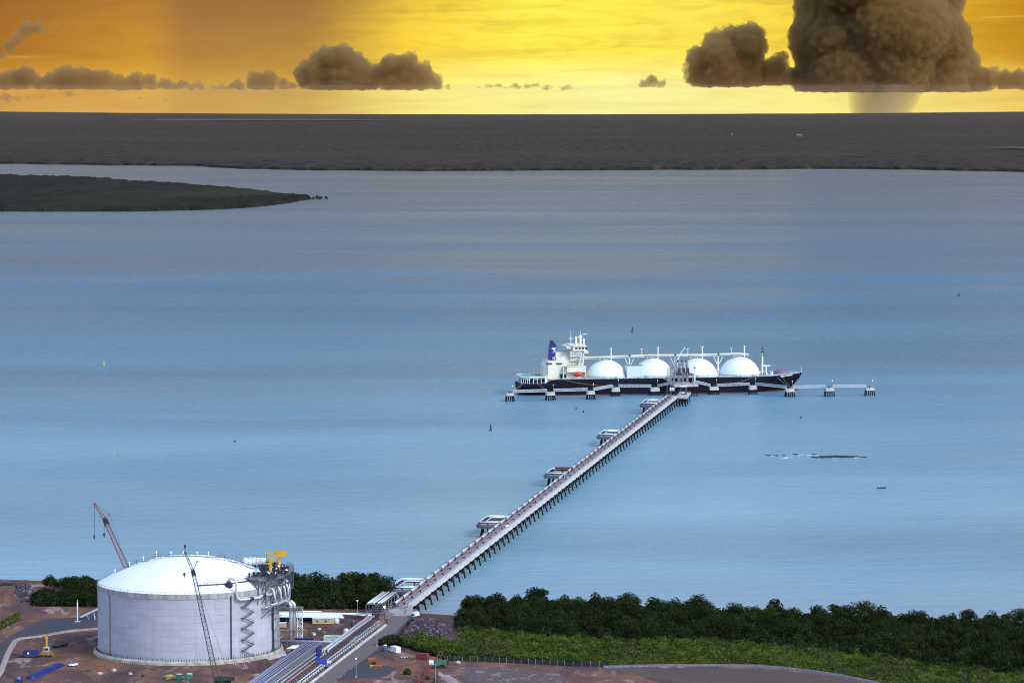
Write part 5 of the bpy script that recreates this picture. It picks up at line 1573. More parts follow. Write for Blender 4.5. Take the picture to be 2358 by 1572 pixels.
# ================================================================== PLANT SITE
BA, BB = G(888, 1442), G(718, 1573)
RDIR = (BB - BA); RDIR.z = 0; RLEN = RDIR.length; RDIR.normalize()
def rw(s, off, z=0.0):
    """rack frame: s along the road from the jetty end, off = metres west of the kerb (in x)"""
    return Vector((BA.x, BA.y, LAND)) + RDIR * s - Vector((off, 0, 0)) + Vector((0, 0, z))
SMAX = RLEN + 70
def rs(py, z=0.0, off=0.0):
    lo, hi = -120.0, SMAX + 200
    for _ in range(50):
        m_ = (lo + hi) / 2
        if pix(rw(m_, off, z))[1] < py: lo = m_
        else: hi = m_
    return lo
# long concrete kerb barrier beside the road
mb = MB(); n = 26
for k in range(n):
    a, b = SMAX * k / n, SMAX * (k + 1) / n - .25
    mb.tube([rw(a, 0, .75), rw(b, 0, .75)], .85, 8)
    if k % 3 == 1: mb.tube([rw(b - .5, 0, .75), rw(b + .6, 0, .75)], 1.05, 8)
mobj('road_barrier', mb, M['concpale'], 'long pale concrete kerb barrier beside the access road', 'barrier', base=rw(0, 0))

# low pipe rack beside the road
hs = rs(1515, 0, 11)
t = thing('pipe_rack', 'low pipe rack of silver and red pipes running beside the access road', 'pipe rack', rw(0, 8))
mb = MB()
for o_, r_ in ((12.6, .42), (11.5, .42), (9.6, .62)): mb.tube([rw(-14, o_, 4.0), rw(hs - 3, o_, 4.0), rw(hs, o_ - 1.2, 1.6), rw(SMAX, o_ - 1.2, 1.6)], r_, 8)
obj('silver_pipe', mb, M['lag'], t, world=True, smooth=True)
mb = MB()
for o_, r_ in ((8.1, .24), (7.0, .28), (6.1, .2)): mb.tube([rw(-10, o_, 3.3), rw(SMAX, o_, 3.3)], r_, 7)
obj('red_pipe', mb, M['rustpipe'], t, world=True, smooth=True)
obj('service_pipe', MB().tube([rw(-8, 4.9, 2.4), rw(SMAX, 4.9, 2.4)], .34, 7).tube([rw(0, 3.2, 2.0), rw(SMAX, 3.2, 2.0)], .30, 7), M['lag'], t, world=True, smooth=True)
sup = MB()
for k in range(int(SMAX / 5.2)):
    s = k * 5.2
    z_ = 3.4 if s < hs else 1.1
    sup.bar(rw(s, 13.2 if s < hs else 11.6, z_), rw(s, 8.6, z_), .34); sup.bar(rw(s, 8.6, 2.9), rw(s, 5.6, 2.9), .3)
    for o_ in ((13, 9, 5.8) if s < hs else (11, 8.5, 5.8)): sup.bar(rw(s, o_, 0), rw(s, o_, 3.2 if o_ < 9 or s < hs else 1.2), .28)
obj('rack_frame', sup, M['steel'], t, world=True)
vs = MB()
for k in range(int(SMAX / 5.4)):
    s = k * 5.4 + 1.5
    vs.bar(rw(s, 3.2, 0), rw(s - 1.6, 4.4, 2.2), .45).bar(rw(s, 3.2, 0), rw(s + 1.6, 2.6, 2.2), .45).bar(rw(s - 1.8, 4.4, 2.3), rw(s + 1.8, 2.4, 2.3), .4)
obj('v_support', vs, M['lag'], t, world=True)
# high rack nearer the camera
hs = rs(1515, 0, 11)
t = thing('elevated_pipe_rack', 'tall steel pipe rack carrying bundles of lilac-grey pipes past the foot of the tank', 'pipe rack', rw(hs, 16))
ZH = zat(rw(hs, 11).x, rw(hs, 11).y, 1478) - LAND
mb = MB()
for o_, r_ in ((13.2, .55), (15.4, .32), (16.8, .32), (18.6, .42), (20.2, .5), (21.4, .28)): mb.tube([rw(hs, o_, ZH - .1), rw(SMAX + 40, o_, ZH - .1)], r_, 8)
obj('upper_pipe', mb, mat('lilac_grey_pipe', (.28, .30, .42), .4, .3, var=.12), t, world=True, smooth=True)
mb = MB()
for o_, r_, z in ((12.6, .42, ZH * .60), (14.6, .35, ZH * .60), (12.4, .45, ZH * .36)): mb.tube([rw(hs + 2, o_, z), rw(SMAX + 40, o_, z)], r_, 8)
obj('middle_pipe', mb, M['lag'], t, world=True, smooth=True)
obj('red_pipe', MB().tube([rw(hs + 4, 10.1, ZH * .26), rw(SMAX + 40, 10.1, ZH * .26)], .35, 7), M['orange'], t, world=True, smooth=True)
mb = MB()
for k in range(int((SMAX + 40 - hs) / 4.2) + 1):
    s = hs + k * 4.2
    for o_ in (12.2, 21.6): mb.bar(rw(s, o_, 0), rw(s, o_, ZH), .38)
    for z in (.33, .57, .93): mb.bar(rw(s, 12.2, ZH * z), rw(s, 21.6, ZH * z), .3)
    if k % 2 == 0: mb.bar(rw(s, 12.2, 0), rw(s + 4.2, 12.2, ZH * .57), .16)
for z in (.57, .93): mb.bar(rw(hs, 12.2, ZH * z), rw(SMAX + 40, 12.2, ZH * z), .3); mb.bar(rw(hs, 21.6, ZH * z), rw(SMAX + 40, 21.6, ZH * z), .3)
obj('rack_frame', mb, M['steel'], t, world=True)
# cross rack from the tank to the rack head
t = thing('cross_pipe_bridge', 'low blue-grey pipe bridge between the tank foot and the elevated rack', 'pipe bridge', G(680, 1498))
a0, b0 = G(646, 1494), G(778, 1497)
mb = MB()
for z, dy in ((4.6, 0), (4.6, 1.6), (3.6, .8)): mb.tube([a0 + Vector((0, dy, z)), b0 + Vector((0, dy, z))], .4, 7)
obj('pipe', mb, mat('lilac_grey_pipe2', (.30, .31, .42), .45, .3, var=.12), t, world=True, smooth=True)
obj('blue_pipe', MB().tube([a0 + Vector((8, 1, 5.6)), a0 + Vector((17, 1, 5.6))], .6, 8).tube([a0 + Vector((8.5, 2.6, 5.4)), a0 + Vector((18, 2.6, 5.4))], .5, 8), M['blue'], t, world=True)
mb = MB()
for i in range(9):
    p = a0.lerp(b0, i / 8)
    for dy in (-.4, 2.0): mb.bar(p + Vector((0, dy, 0)), p + Vector((0, dy, 4.3)), .3)
    mb.bar(p + Vector((0, -.4, 4.2)), p + Vector((0, 2.0, 4.2)), .25)
obj('trestle', mb, M['steel'], t, world=True)

# pipe gantry over the road head
t = thing('pipe_gantry', 'tall open steel gantry carrying silver pipes at the landward end of the jetty', 'pipe gantry', G(880, 1418))
g0, g1 = G(898, 1417), G(868, 1428)
L_ = 46.0; d_ = -RDIR
HG = 9.5
fr, pp = MB(), MB()
for k in range(6):
    p = G(889, 1427) + d_ * (k * 9.0) - Vector((2, 0, 0))
    for o_ in (0, 9.5): fr.bar(p - Vector((o_, 0, 0)), p - Vector((o_, 0, -HG)), .36)
    for z in (4.2, HG - .3): fr.bar(p + Vector((0, 0, z)), p + Vector((-9.5, 0, z)), .32)
    if k:
        for o_ in (0, 9.5):
            for z in (4.2, HG - .3): fr.bar(pprev + Vector((-o_, 0, z)), p + Vector((-o_, 0, z)), .28)
            fr.bar(pprev + Vector((-o_, 0, 0)), p + Vector((-o_, 0, HG * .9)) if k % 2 else p + Vector((-o_, 0, 4.2)), .2)
    pprev = p
s0 = G(889, 1427) - Vector((2, 0, 0)); s1 = s0 + d_ * 45
for o_, r_ in ((1, .55), (2.6, .55), (5.2, .62), (7.0, .45), (8.3, .62)): pp.tube([s0 + Vector((-o_, 0, HG + .4)), s1 + Vector((-o_, 0, HG + .4))], r_, 8)
pp.tube([s1 + Vector((-8.3, 0, HG + .4)), s1 + d_ * 4 + Vector((-8.3, 0, HG - 2)), s1 + d_ * 6 + Vector((-8.0, 0, 5))], .6, 8)
obj('gantry_frame', fr, M['steel'], t, world=True); obj('silver_pipe', pp, M['lag'], t, world=True, smooth=True)
mb = MB(); rnd = random.Random(6)
for k in range(16):
    p = s0 + d_ * rnd.uniform(2, 42) - Vector((rnd.uniform(.5, 9), 0, 0)); mb.cbox(p, rnd.uniform(1, 2.6), rnd.uniform(1, 2.5), rnd.uniform(1, 3.6), rnd.uniform(0, 1))
obj_each('valve_cabinet', mb, M['darksteel'], t, world=True)
lp = G(886, 1420, 0); lz = zat(lp.x, lp.y, 1396.5)
obj('flood_lamp', MB().ball((lp.x, lp.y, lz), .75, 8, 6), mat('lit_sodium_lamp', (.9, .6, .3), .4, var=0, emit=((1.0, .62, .28), 4.0)), t, world=True)
obj('lamp_pole', MB().bar((lp.x, lp.y + .2, LAND), (lp.x, lp.y + .2, lz), .3), M['steel'], t, world=True)

# pipeline along the back of the yard
t = thing('yard_pipeline', 'silver pipeline on sleepers running from behind the tank to the gantry', 'pipeline', G(750, 1412))
mb = MB()
for (x0, y0), (x1, y1), z, r_ in (((600, 1409), (856, 1414), 2.4, .7), ((600, 1406), (740, 1408), 3.6, .55), ((735, 1412), (856, 1417), 1.8, .5)):
    mb.tube([G(x0, y0, z), G(x1, y1, z)], r_, 8)
obj('pipe', mb, M['lag'], t, world=True, smooth=True)
mb = MB()
for i in range(26):
    p = G(604, 1412).lerp(G(852, 1417), i / 25); mb.cbox(p, .7, 4.0, 1.5)
obj_each('sleeper', mb, M['conc'], t, world=True)

# ------------------------------------------------------------------ buildings
def shed():
    a, b = G(600, 1431), G(787, 1434)
    t = thing('open_shed', 'long open-fronted shed with a flat white roof behind the tank', 'shed', a)
    d = b - a; L = d.length; rz = math.atan2(d.y, d.x); t.rotation_euler = (0, 0, rz)
    h = zat(a.x, a.y, 1419) - LAND
    obj('roof', MB().hexa([(0, -1, h), (L + 1.5, -1, h), (L - 2.5, 13, h + .6), (0, 13, h + .6), (0, -1, h + .35), (L + 1.5, -1, h + .35), (L - 2.5, 13, h + .95), (0, 13, h + .95)]), M['white'], t)
    obj('back_wall', MB().box(0, L - 2, 11.6, 12, 0, h), M['steel'], t)
    for k in range(7): obj('post', MB().bar((L * k / 6.2, 0, 0), (L * k / 6.2, 0, h), .3), M['steel'], t)
    obj('stored_crates', MB().box(2, L * .4, 4, 8, 0, 2.2).box(L * .5, L * .8, 6, 9, 0, 1.6), M['darksteel'], t)
shed()
def cabin(label, px0, px1, pyb, pyt, depth, wins, rz=0.0):
    a, b = G(px0, pyb), G(px1, pyb)
    t = thing('site_cabin', label, 'cabin', a, 0, 'site cabins behind the tank')
    L = (b - a).length; h = zat(a.x, a.y, pyt + 2) - LAND
    w = obj('wall', MB().box(0, L, 0, depth, .3, h), M['beige'], t)
    obj('roof', MB().box(-.2, L + .2, -.2, depth + .2, h + .005, h + .25), mat('cabin_roof', (.62, .58, .46), .6, var=.1) if 'cabin_roof' not in bpy.data.materials else bpy.data.materials['cabin_roof'], t)
    obj('skid', MB().box(.2, L - .2, .2, depth - .2, 0, .29), M['darksteel'], t)
    for f in wins: obj('window', MB().box(L * f - .55, L * f + .55, -.06, .02, h * .45, h * .75), M['glass'], w)
cabin('long beige site cabin with two dark windows, beside the white-roofed shed', 719.5, 768.5, 1437, 1422.5, 4.2, (.22, .63))
cabin('small beige site cabin half hidden behind the tank', 636, 658, 1445, 1433, 4.2, (.3,))
# pale canopy beside the tank
c = G(682, 1502)
t = thing('canopy_shelter', 'small pale flat canopy on posts beside the concrete apron', 'shelter', c)
h = zat(c.x, c.y, 1491) - LAND
obj('canopy_roof', MB().hexa([(-5, -2.5, h), (3.4, -2.5, h), (5.2, 2.8, h + .8), (-2, 2.8, h + .8), (-5, -2.5, h + .25), (3.4, -2.5, h + .25), (5.2, 2.8, h + 1.05), (-2, 2.8, h + 1.05)]), M['white'], t)
for x, y in ((-4.4, -2), (2.8, -2), (4.4, 2.3), (-1.6, 2.3)): obj('post', MB().bar((x, y, 0), (x, y, h + .1), .28), M['steel'], t)
obj('pump_set', MB().box(-2.5, 2, -1, 1.6, 0, 1.6).tube([(-3, 0, 1.2), (2.6, 0, 1.2)], .7, 8), M['darksteel'], t)
# pale green trough, grey tanks, misc in the yard behind the low rack
def trough():
    c = G(783, 1473); t = thing('settling_trough', 'pale green open settling trough in the yard left of the low pipe rack', 'trough', c)
    mb = MB().box(-9, 9, -5, 5, 0, .35)
    for x0, x1, y0, y1 in ((-9, 9, -5, -4.4), (-9, 9, 4.4, 5), (-9, -8.4, -4.39, 4.39), (8.4, 9, -4.39, 4.39)): mb.box(x0, x1, y0, y1, .36, 2.2)
    obj('basin', mb, mat('pale_green_paint', (.46, .58, .50), .6, var=.15), t)
    obj('liner', MB().box(-8.3, 8.3, -4.3, 4.3, .37, 1.2), mat('sea_green_liner', (.15, .28, .24), .5), t)
trough()
def vert_tank(label, px, py, r_, h, m_):
    c = G(px, py); t = thing('service_tank', label, 'tank', c, 0, 'small upright tanks in the yard')
    obj('tank_body', MB().lathe([(r_, 0), (r_, h), (r_ * .6, h + .5), (.03, h + .6)], 14), m_, t, smooth=True); obj('tank_lid', MB().lathe([(r_ * .35, h + .55), (r_ * .35, h + .9), (.02, h + .95)], 10), M['galv'], t)
vert_tank('small pale upright tank behind the green trough', 797, 1462, 1.4, 3.4, M['lag'])
vert_tank('dark upright tank near the gantry end of the low rack', 813, 1448, 1.6, 4.0, M['darksteel'])
vert_tank('short grey tank beside the long beige cabin', 775, 1434, 1.6, 2.4, M['lag'])
# red truck by the gantry
pickup('pickup_truck', 'red pickup truck parked behind the gantry at the back of the yard', G(846, 1424), R(80), M['lifered'] if False else mat('dull_red_paint', (.36, .03, .03), .45, var=.1), None).scale = (1.15, 1.15, 1.15)
# blue pump on the rack
c = G(738, 1538); 
t = thing('pump_unit', 'bright blue pump unit standing under the low pipe rack', 'pump', c)
obj('pump_body', MB().tube([(-3, 0, 3.4), (1.6, 0, 3.4)], 1.35, 10).cbox((2.6, 0, 1.6), 1.6, 2.4, 3.2).tube([(-1, 0, 4.4), (-1, 0, 6.0)], .7, 8), M['bluepaint'], t)
obj('motor', MB().tube([(3.4, 0, 3.2), (5.6, 0, 3.2)], 1.0, 10), M['lag'], t)
obj('stand', MB().box(-3.4, 5.6, -1.4, 1.4, 1.2, 1.6).bar((-3, -1, 0), (-3, -1, 1.2), .3).bar((5, -1, 0), (5, -1, 1.2), .3).bar((-3, 1, 0), (-3, 1, 1.2), .3).bar((5, 1, 0), (5, 1, 1.2), .3), M['steel'], t)
# blue sheeting on the elevated rack
p = [rw(hs + 2, 11.9, ZH * .30), rw(hs + 14, 11.9, ZH * .30), rw(hs + 14, 11.9, ZH * .88), rw(hs + 2, 11.9, ZH * .88)]
mb = MB().hexa([p[0], p[1], p[1] + Vector((-.5, .3, 0)), p[0] + Vector((-.5, .3, 0)), p[3], p[2], p[2] + Vector((-.5, .3, 0)), p[3] + Vector((-.5, .3, 0))])
mobj('tarpaulin', mb, M['blue'], 'blue sheeting hung on the side of the elevated pipe rack', 'tarpaulin', base=p[0])

# ------------------------------------------------------------------ yard east of the road
def container(label, px, py, L, Wd, h, rz, m_, group='shipping containers in the yard'):
    t = thing('shipping_container', label, 'container', G(px, py), rz, group)
    b = MB().box(-L / 2, L / 2, -Wd / 2, Wd / 2, .15, h)
    obj('body', b, m_, t)
    mb = MB()
    for k in range(int(L / .6)):
        x = -L / 2 + .3 + k * .6
        for s in (-1, 1): mb.bar((x, s * (Wd / 2 + .03), .3), (x, s * (Wd / 2 + .03), h - .15), .16, .10)
    obj('corrugated_side', mb, m_, t)
    dr = obj('door', MB().box(L / 2 + .002, L / 2 + .07, -Wd / 2 + .1, Wd / 2 - .1, .3, h - .15), m_, t)
    mb = MB()
    for y in (-.5, .5): mb.bar((L / 2 + .12, y * Wd * .5, .3), (L / 2 + .12, y * Wd * .5, h - .2), .08)
    obj('locking_bar', mb, M['galv'], dr)
container('clean white shipping container standing on the bare yard east of the road', 911, 1501, 6.1, 2.9, 3.3, R(-58), M['white'])
container('dark red shipping container in the yard below the mangroves', 973, 1518, 6.3, 3.0, 3.6, R(-16), M['cred'])
t = thing('portable_toilet', 'blue portable toilet with a white domed roof beside the road', 'portable toilet', G(887, 1498))
obj('cabin_body', MB().box(-.85, .85, -.85, .85, 0, 3.0), mat('toilet_blue', (.05, .12, .26), .5, var=.1), t)
obj('roof', MB().hexa([(-.9, -.9, 3.005), (.9, -.9, 3.005), (.9, .9, 3.005), (-.9, .9, 3.005), (-.5, -.5, 3.5), (.5, -.5, 3.5), (.5, .5, 3.5), (-.5, .5, 3.5)]), M['white'], t)
obj('door', MB().box(-.55, .55, -.93, -.852, .15, 2.6), mat('toilet_door', (.09, .18, .34), .5), t)
t = thing('water_drum', 'small dark blue drum standing by the portable toilet', 'drum', G(883, 1499))
obj('drum_body', MB().lathe([(.6, 0), (.63, .5), (.6, 1.0), (.63, 1.4), (.6, 1.8), (.03, 1.82)], 12), M['blue'], t); obj('drum_lid', MB().lathe([(.62, 1.8), (.62, 1.92), (.02, 1.94)], 12), M['black'], t)
def stack(label, px, py, n, L, Wd, hh, rz, m_, grp):
    t = thing('pallet_stack', label, 'pallets', G(px, py), rz, grp)
    for k in range(n): obj('pallet', MB().box(-L / 2, L / 2, -Wd / 2, Wd / 2, k * hh + .1, k * hh + hh - .04).box(-L / 2, -L / 2 + .2, -Wd / 2, Wd / 2, k * hh, k * hh + .09).box(L / 2 - .2, L / 2, -Wd / 2, Wd / 2, k * hh, k * hh + .09), m_, t)
stack('orange stack of frames on the dark hardstand, near the road', 855, 1521, 3, 4.2, 2.2, .55, .2, M['orange'], 'orange stacks on the hardstand')
stack('orange stack of frames at the lower edge of the hardstand', 870, 1536, 2, 3.8, 2.0, .6, -.2, M['orange'], 'orange stacks on the hardstand')
stack('yellow-green pallet stack beside the lower orange frames', 856, 1535, 2, 2.4, 1.8, .6, .3, M['lime'], 'orange stacks on the hardstand')
rnd = random.Random(21)
for i, (px, py) in enumerate([(924, 1515), (931, 1516), (938, 1514)]):
    t = thing('scrap_bundle', ['black and white bundle of scrap left of the red container, leftmost of three', 'black and white bundle of scrap left of the red container, middle of three', 'black and white bundle of scrap left of the red container, rightmost of three'][i], 'scrap', G(px, py), 0, 'scrap bundles by the containers')
    mb, mw = MB(), MB()
    for k in range(7): mb.bar((rnd.uniform(-.8, .8), rnd.uniform(-.6, .6), rnd.uniform(0, .3)), (rnd.uniform(-.8, .8), rnd.uniform(-.6, .6), rnd.uniform(.4, 1.1)), .35)
    for k in range(4): mw.bar((rnd.uniform(-.7, .7), rnd.uniform(-.8, 0), .3), (rnd.uniform(-.7, .7), rnd.uniform(-.8, 0), rnd.uniform(.6, 1.3)), .28)
    obj('black_scrap', mb, M['black'], t); obj('white_scrap', mw, M['white'], t)
def boulder(label, px, py, r_, m_, name='boulder'):
    mb = MB(); mb.ball((0, 0, 0), r_, 9, 6, .75)
    rd = random.Random(int(px)); mb.v = [(x * rd.uniform(.8, 1.2), y * rd.uniform(.8, 1.2), z * rd.uniform(.8, 1.15) + r_ * .45) for x, y, z in mb.v]
    o = bpy.data.objects.new(name, mb.mesh(name, m_)); COL.objects.link(o); o.location = G(px, py); return tag(o, label, 'boulder', None)
boulder('single pale boulder on the bare ground below the fence', 1055, 1527, 1.3, mat('pale_boulder', (.55, .46, .38), .9, var=.2))
boulder('tan heap of sand beside the elevated pipe rack', 590, 1563, 2.6, mat('tan_sand', (.30, .20, .14), .95, var=.2), 'sand_heap')
# truck on the verge by the abutment
t = thing('box_truck', 'white box truck with a blue cab parked beside the jetty abutment', 'truck', G(955, 1420), R(-28))
t.scale = (.72, .72, .72)
obj('cargo_box', MB().box(-1.5, 1.5, -1.5, 5.2, .9, 4.0), M['white'], t)
cb = obj('cab', MB().hexa([(-1.4, -4.2, .6), (1.4, -4.2, .6), (1.4, -1.7, .6), (-1.4, -1.7, .6), (-1.35, -3.7, 3.1), (1.35, -3.7, 3.1), (1.35, -1.7, 3.1), (-1.35, -1.7, 3.1)]), mat('pale_blue_cab', (.20, .36, .50), .4, var=.06), t)
obj('windscreen', MB().hexa([(-1.2, -4.06, 1.7), (1.2, -4.06, 1.7), (1.2, -3.98, 1.7), (-1.2, -3.98, 1.7), (-1.2, -3.8, 2.9), (1.2, -3.8, 2.9), (1.2, -3.72, 2.9), (-1.2, -3.72, 2.9)]), M['glass'], cb)
obj('chassis', MB().box(-.6, .6, -4, 5, .45, .88), M['black'], t)
for x in (-1.3, 1.3):
    for y in (-3, 2.2, 3.5): obj('wheel', MB().tube([(x - .2, y, .5), (x + .2, y, .5)], .5, 10), M['black'], t)
# lamp posts on the site
def site_lamp(label, px, pyb, pyt, lit=True):
    c = G(px, pyb); h = zat(c.x, c.y, pyt) - LAND
    t = thing('yard_lamp', label, 'lamp post', c, 0, 'lamp posts in the plant yard')
    obj('pole', MB().tube([(0, 0, 0), (0, 0, h)], .20, 6, .13), M['galv'], t)
    obj('footing', MB().cbox((0, 0, 0), 1.0, 1.0, .5), M['concpale'], t)
    obj('lamp_head', MB().ball((0, 0, h), .36, 7, 5), M['lampwhite'] if lit else M['galv'], t)
site_lamp('lamp post with a lit white head at the near edge of the access road', 820, 1559, 1515)
site_lamp('lamp post beside the access road near the portable toilet', 868, 1487, 1456, False)
site_lamp('lamp post in front of the trees between tank and jetty', 823, 1409, 1382)
site_lamp('lamp post beside the green-housed crane', 1003, 1578, 1530, False)
# fence in front of the mangroves
fp = [(1016, 1517.5), (1030, 1521.5), (1100, 1522.5), (1200, 1527), (1300, 1532), (1400, 1535)]
fw = [G(a, b) for a, b in fp]
t = thing('boundary_fence', 'shade-darkened mesh boundary fence with pale posts along the foot of the mangroves', 'fence', fw[0])
mb = MB(); pm = MB(); tot = sum((b - a).length for a, b in zip(fw, fw[1:])); k_ = 0
for a, b in zip(fw, fw[1:]):
    mb.hexa([a + Vector((0, -.05, .1)), b + Vector((0, -.05, .1)), b + Vector((0, .05, .1)), a + Vector((0, .05, .1)), a + Vector((0, -.05, 2.0)), b + Vector((0, -.05, 2.0)), b + Vector((0, .05, 2.0)), a + Vector((0, .05, 2.0))])
obj('mesh_panel', mb, mat('hedge_shade_mesh', (.030, .028, .040), .9, var=.4, scale=.4), t, world=True)  # mesh coloured dark to carry the shade below the hedge
for a, b in zip(fw, fw[1:]):
    n = max(1, int((b - a).length / 4.0))
    for i in range(n):
        p = a.lerp(b, i / n) - Vector((0, .15, 0)); obj('post', MB().bar(p, p + Vector((0, 0, 3.0)), .17), M['galv'], t, world=True)
# low rock bund round the silt pond
def bund(name, pts, w, h, m_, label, cat, dz=0.0):
    mb = MB(); P_ = [G(a, b, dz) for a, b in pts]; rows = []
    for i, p in enumerate(P_):
        d = (P_[min(i + 1, len(P_) - 1)] - P_[max(i - 1, 0)]); d.z = 0; d.normalize(); s = Vector((-d.y, d.x, 0)) * (w / 2)
        rows.append(mb.add([p + s * 1.3, p + s * .7 + Vector((0, 0, h)), p - s * .7 + Vector((0, 0, h)), p - s * 1.3]))
    for a, b in zip(rows, rows[1:]):
        for k in range(3): mb.face([a + k, a + k + 1, b + k + 1, b + k])
    mb.face([rows[0] + k for k in (3, 2, 1, 0)]); mb.face([rows[-1] + k for k in range(4)])
    return mobj(name, mb, m_, label, cat, base=P_[0])
bund('rock_bund', [(1388, 1536), (1450, 1534), (1550, 1532), (1650, 1532), (1740, 1533.5), (1800, 1538), (1870, 1546), (1930, 1555), (1990, 1567), (2060, 1583)], 3.4, .9, mat('purple_grey_riprap', (.19, .16, .22), .95, var=.5, scale=1.6), 'low grey rubble bund curving round the silt pond at the lower right', 'bund')
bund('concrete_bund', [(-30, 1590), (2, 1545), (14, 1512), (24, 1492), (35, 1475), (48, 1470.5), (90, 1466), (150, 1455), (228, 1447.5), (262, 1446)], 2.6, .9, mat('dusty_tan_concrete', (.36, .29, .25), .9, var=.25, scale=.4), 'low tan concrete bund wall cornering beside the tarmac road left of the tank', 'bund wall')

# ------------------------------------------------------------------ west yard: plant and stores left of the tank
def mast_crane():
    c = G(107, 1511); t = thing('mobile_crane', 'yellow mobile crane with its short mast upright, left of the tank', 'crane', c)
    h = zat(c.x, c.y, 1461) - LAND
    obj('chassis', MB().box(-3.6, 3.6, -1.4, 1.4, .7, 1.8).box(-2.6, 2.8, -1.5, 1.5, 1.81, 3.0), M['dullyellow'], t)
    cb = obj('cab', MB().box(-1.4, 1.6, -1.3, 1.3, 3.01, 5.2), M['concpale'], t)
    obj('window', MB().box(-1.0, 1.2, -1.37, -1.29, 3.6, 4.8), M['glass'], cb)
    obj('mast', MB().bar((.2, 0, 5.2), (.2, 0, h - 1.2), .9).box(-.4, .8, -.6, .6, h - 2.4, h - 1), M['yellow'], t)
    obj('mast_arm', MB().bar((-3.8, 0, h), (4.6, 0, h + .6), .35).bar((.2, 0, h - 1.4), (.2, 0, h + .4), .4), M['dullyellow'], t)
    for x in (-2.5, 0, 2.5):
        for y in (-1.3, 1.3): obj('wheel', MB().tube([(x, y - .25, .7), (x, y + .25, .7)], .7, 10), M['black'], t)
mast_crane()
def low_loader(label, px, py, L, rz, load, loadm):
    t = thing('flatbed_trailer', label, 'trailer', G(px, py), rz, 'trailers left of the tank')
    obj('flatbed', MB().box(-L / 2, L / 2, -1.4, 1.4, 1.0, 1.4), M['darksteel'], t)
    for x in (-L * .38, -L * .28, L * .30, L * .40):
        for y in (-1.2, 1.2): obj('wheel', MB().tube([(x, y - .2, .5), (x, y + .2, .5)], .5, 9), M['black'], t)
    if load: obj('load', MB().hexa([(load[0], -1.3, 1.41), (load[1], -1.3, 1.41), (load[1], 1.3, 1.41), (load[0], 1.3, 1.41), (load[0] + .6, -1.0, load[2]), (load[1] - .4, -1.0, load[2]), (load[1] - .4, 1.0, load[2]), (load[0] + .6, 1.0, load[2])]), loadm, t)
    return t
t = low_loader('dark flatbed trailer with a blue-sheeted load, parked left of the yellow mobile crane', 66, 1513, 12.0, 0.0, (-3.2, 5.4, 4.2), M['blue'])
obj('drawbar', MB().box(-9.5, -6.01, -.5, .5, 1.1, 1.9), M['darksteel'], t); obj('white_patch', MB().box(-.5, .4, -1.3, -1.18, 2.0, 3.0), M['white'], t)
low_loader('empty dark flatbed trailer behind the yellow mobile crane', 138, 1489, 10.0, R(52), (2.5, 4.6, 2.4), M['darksteel'])
def tarp_pile():
    a, b = G(68, 1562), G(141, 1531)
    mb = MB(); d = (b - a); n = 14; rd = random.Random(2); rows = []
    s = Vector((-d.y, d.x, 0)).normalized()
    for i in range(n + 1):
        p = a + d * (i / n); w = 1.9 + rd.uniform(-.25, .25); h = (1.9 + rd.uniform(-.3, .3)) * (1 if 0 < i < n else .6)
        rows.append(mb.add([p + s * w * 1.25, p + s * w * .8 + Vector((0, 0, h * .75)), p + s * w * .2 + Vector((0, 0, h)), p - s * w * .5 + Vector((0, 0, h * .95)), p - s * w + Vector((0, 0, h * .6)), p - s * w * 1.3]))
    for q, r_ in zip(rows, rows[1:]):
        for k in range(5): mb.face([q + k, q + k + 1, r_ + k + 1, r_ + k])
    mb.face([rows[0] + k for k in reversed(range(6))]); mb.face([rows[-1] + k for k in range(6)])
    mobj('tarpaulin_heap', mb, M['blue'], 'long bright blue sheeted heap on the earth at the lower left', 'tarpaulin', base=a, smooth=True)
tarp_pile()
def boat_like():
    t = thing('site_buggy', 'small white open site vehicle with a grey seat on the earth left of the tank', 'vehicle', G(168, 1533), R(20))
    obj('body', MB().hexa([(-2.2, -1.2, .4), (2.0, -1.2, .4), (2.6, 1.0, .4), (-2.2, 1.2, .4), (-2.3, -1.3, 1.3), (2.6, -1.2, 1.5), (2.9, .9, 1.5), (-2.3, 1.3, 1.3)]), M['white'], t)
    obj('seat', MB().box(-1.6, .2, -.8, .8, 1.31, 2.0).box(-1.8, -1.3, -.8, .8, 2.0, 3.0), mat('grey_blue_vinyl', (.16, .18, .30), .7), t)
    obj('windscreen', MB().hexa([(.9, -.9, 1.5), (1.0, -.9, 1.5), (1.0, .9, 1.5), (.9, .9, 1.5), (.4, -.8, 2.6), (.5, -.8, 2.6), (.5, .8, 2.6), (.4, .8, 2.6)]), M['galv'], t)
    for x in (-1.4, 1.5):
        for y in (-1.15, 1.15): obj('wheel', MB().tube([(x, y - .15, .42), (x, y + .15, .42)], .42, 9), M['black'], t)
boat_like()
t = thing('generator_set', 'blue generator set with a round top at the bottom left edge of the yard', 'generator', G(43, 1576), .2)
obj('canopy_body', MB().box(-1.6, 1.6, -1.4, 1.4, .4, 2.6), M['blue'], t); obj('round_tank', MB().ball((0, 0, 3.3), 1.3, 12, 8, .8), mat('blue_grey_metal', (.14, .17, .42), .35, .3), t, smooth=True)
obj('exhaust', MB().tube([(1.9, .4, 0), (1.9, .4, 5.4)], .22, 7).tube([(-1.9, .4, 0), (-2.1, .6, 5.0)], .18, 7), M['darksteel'], t)
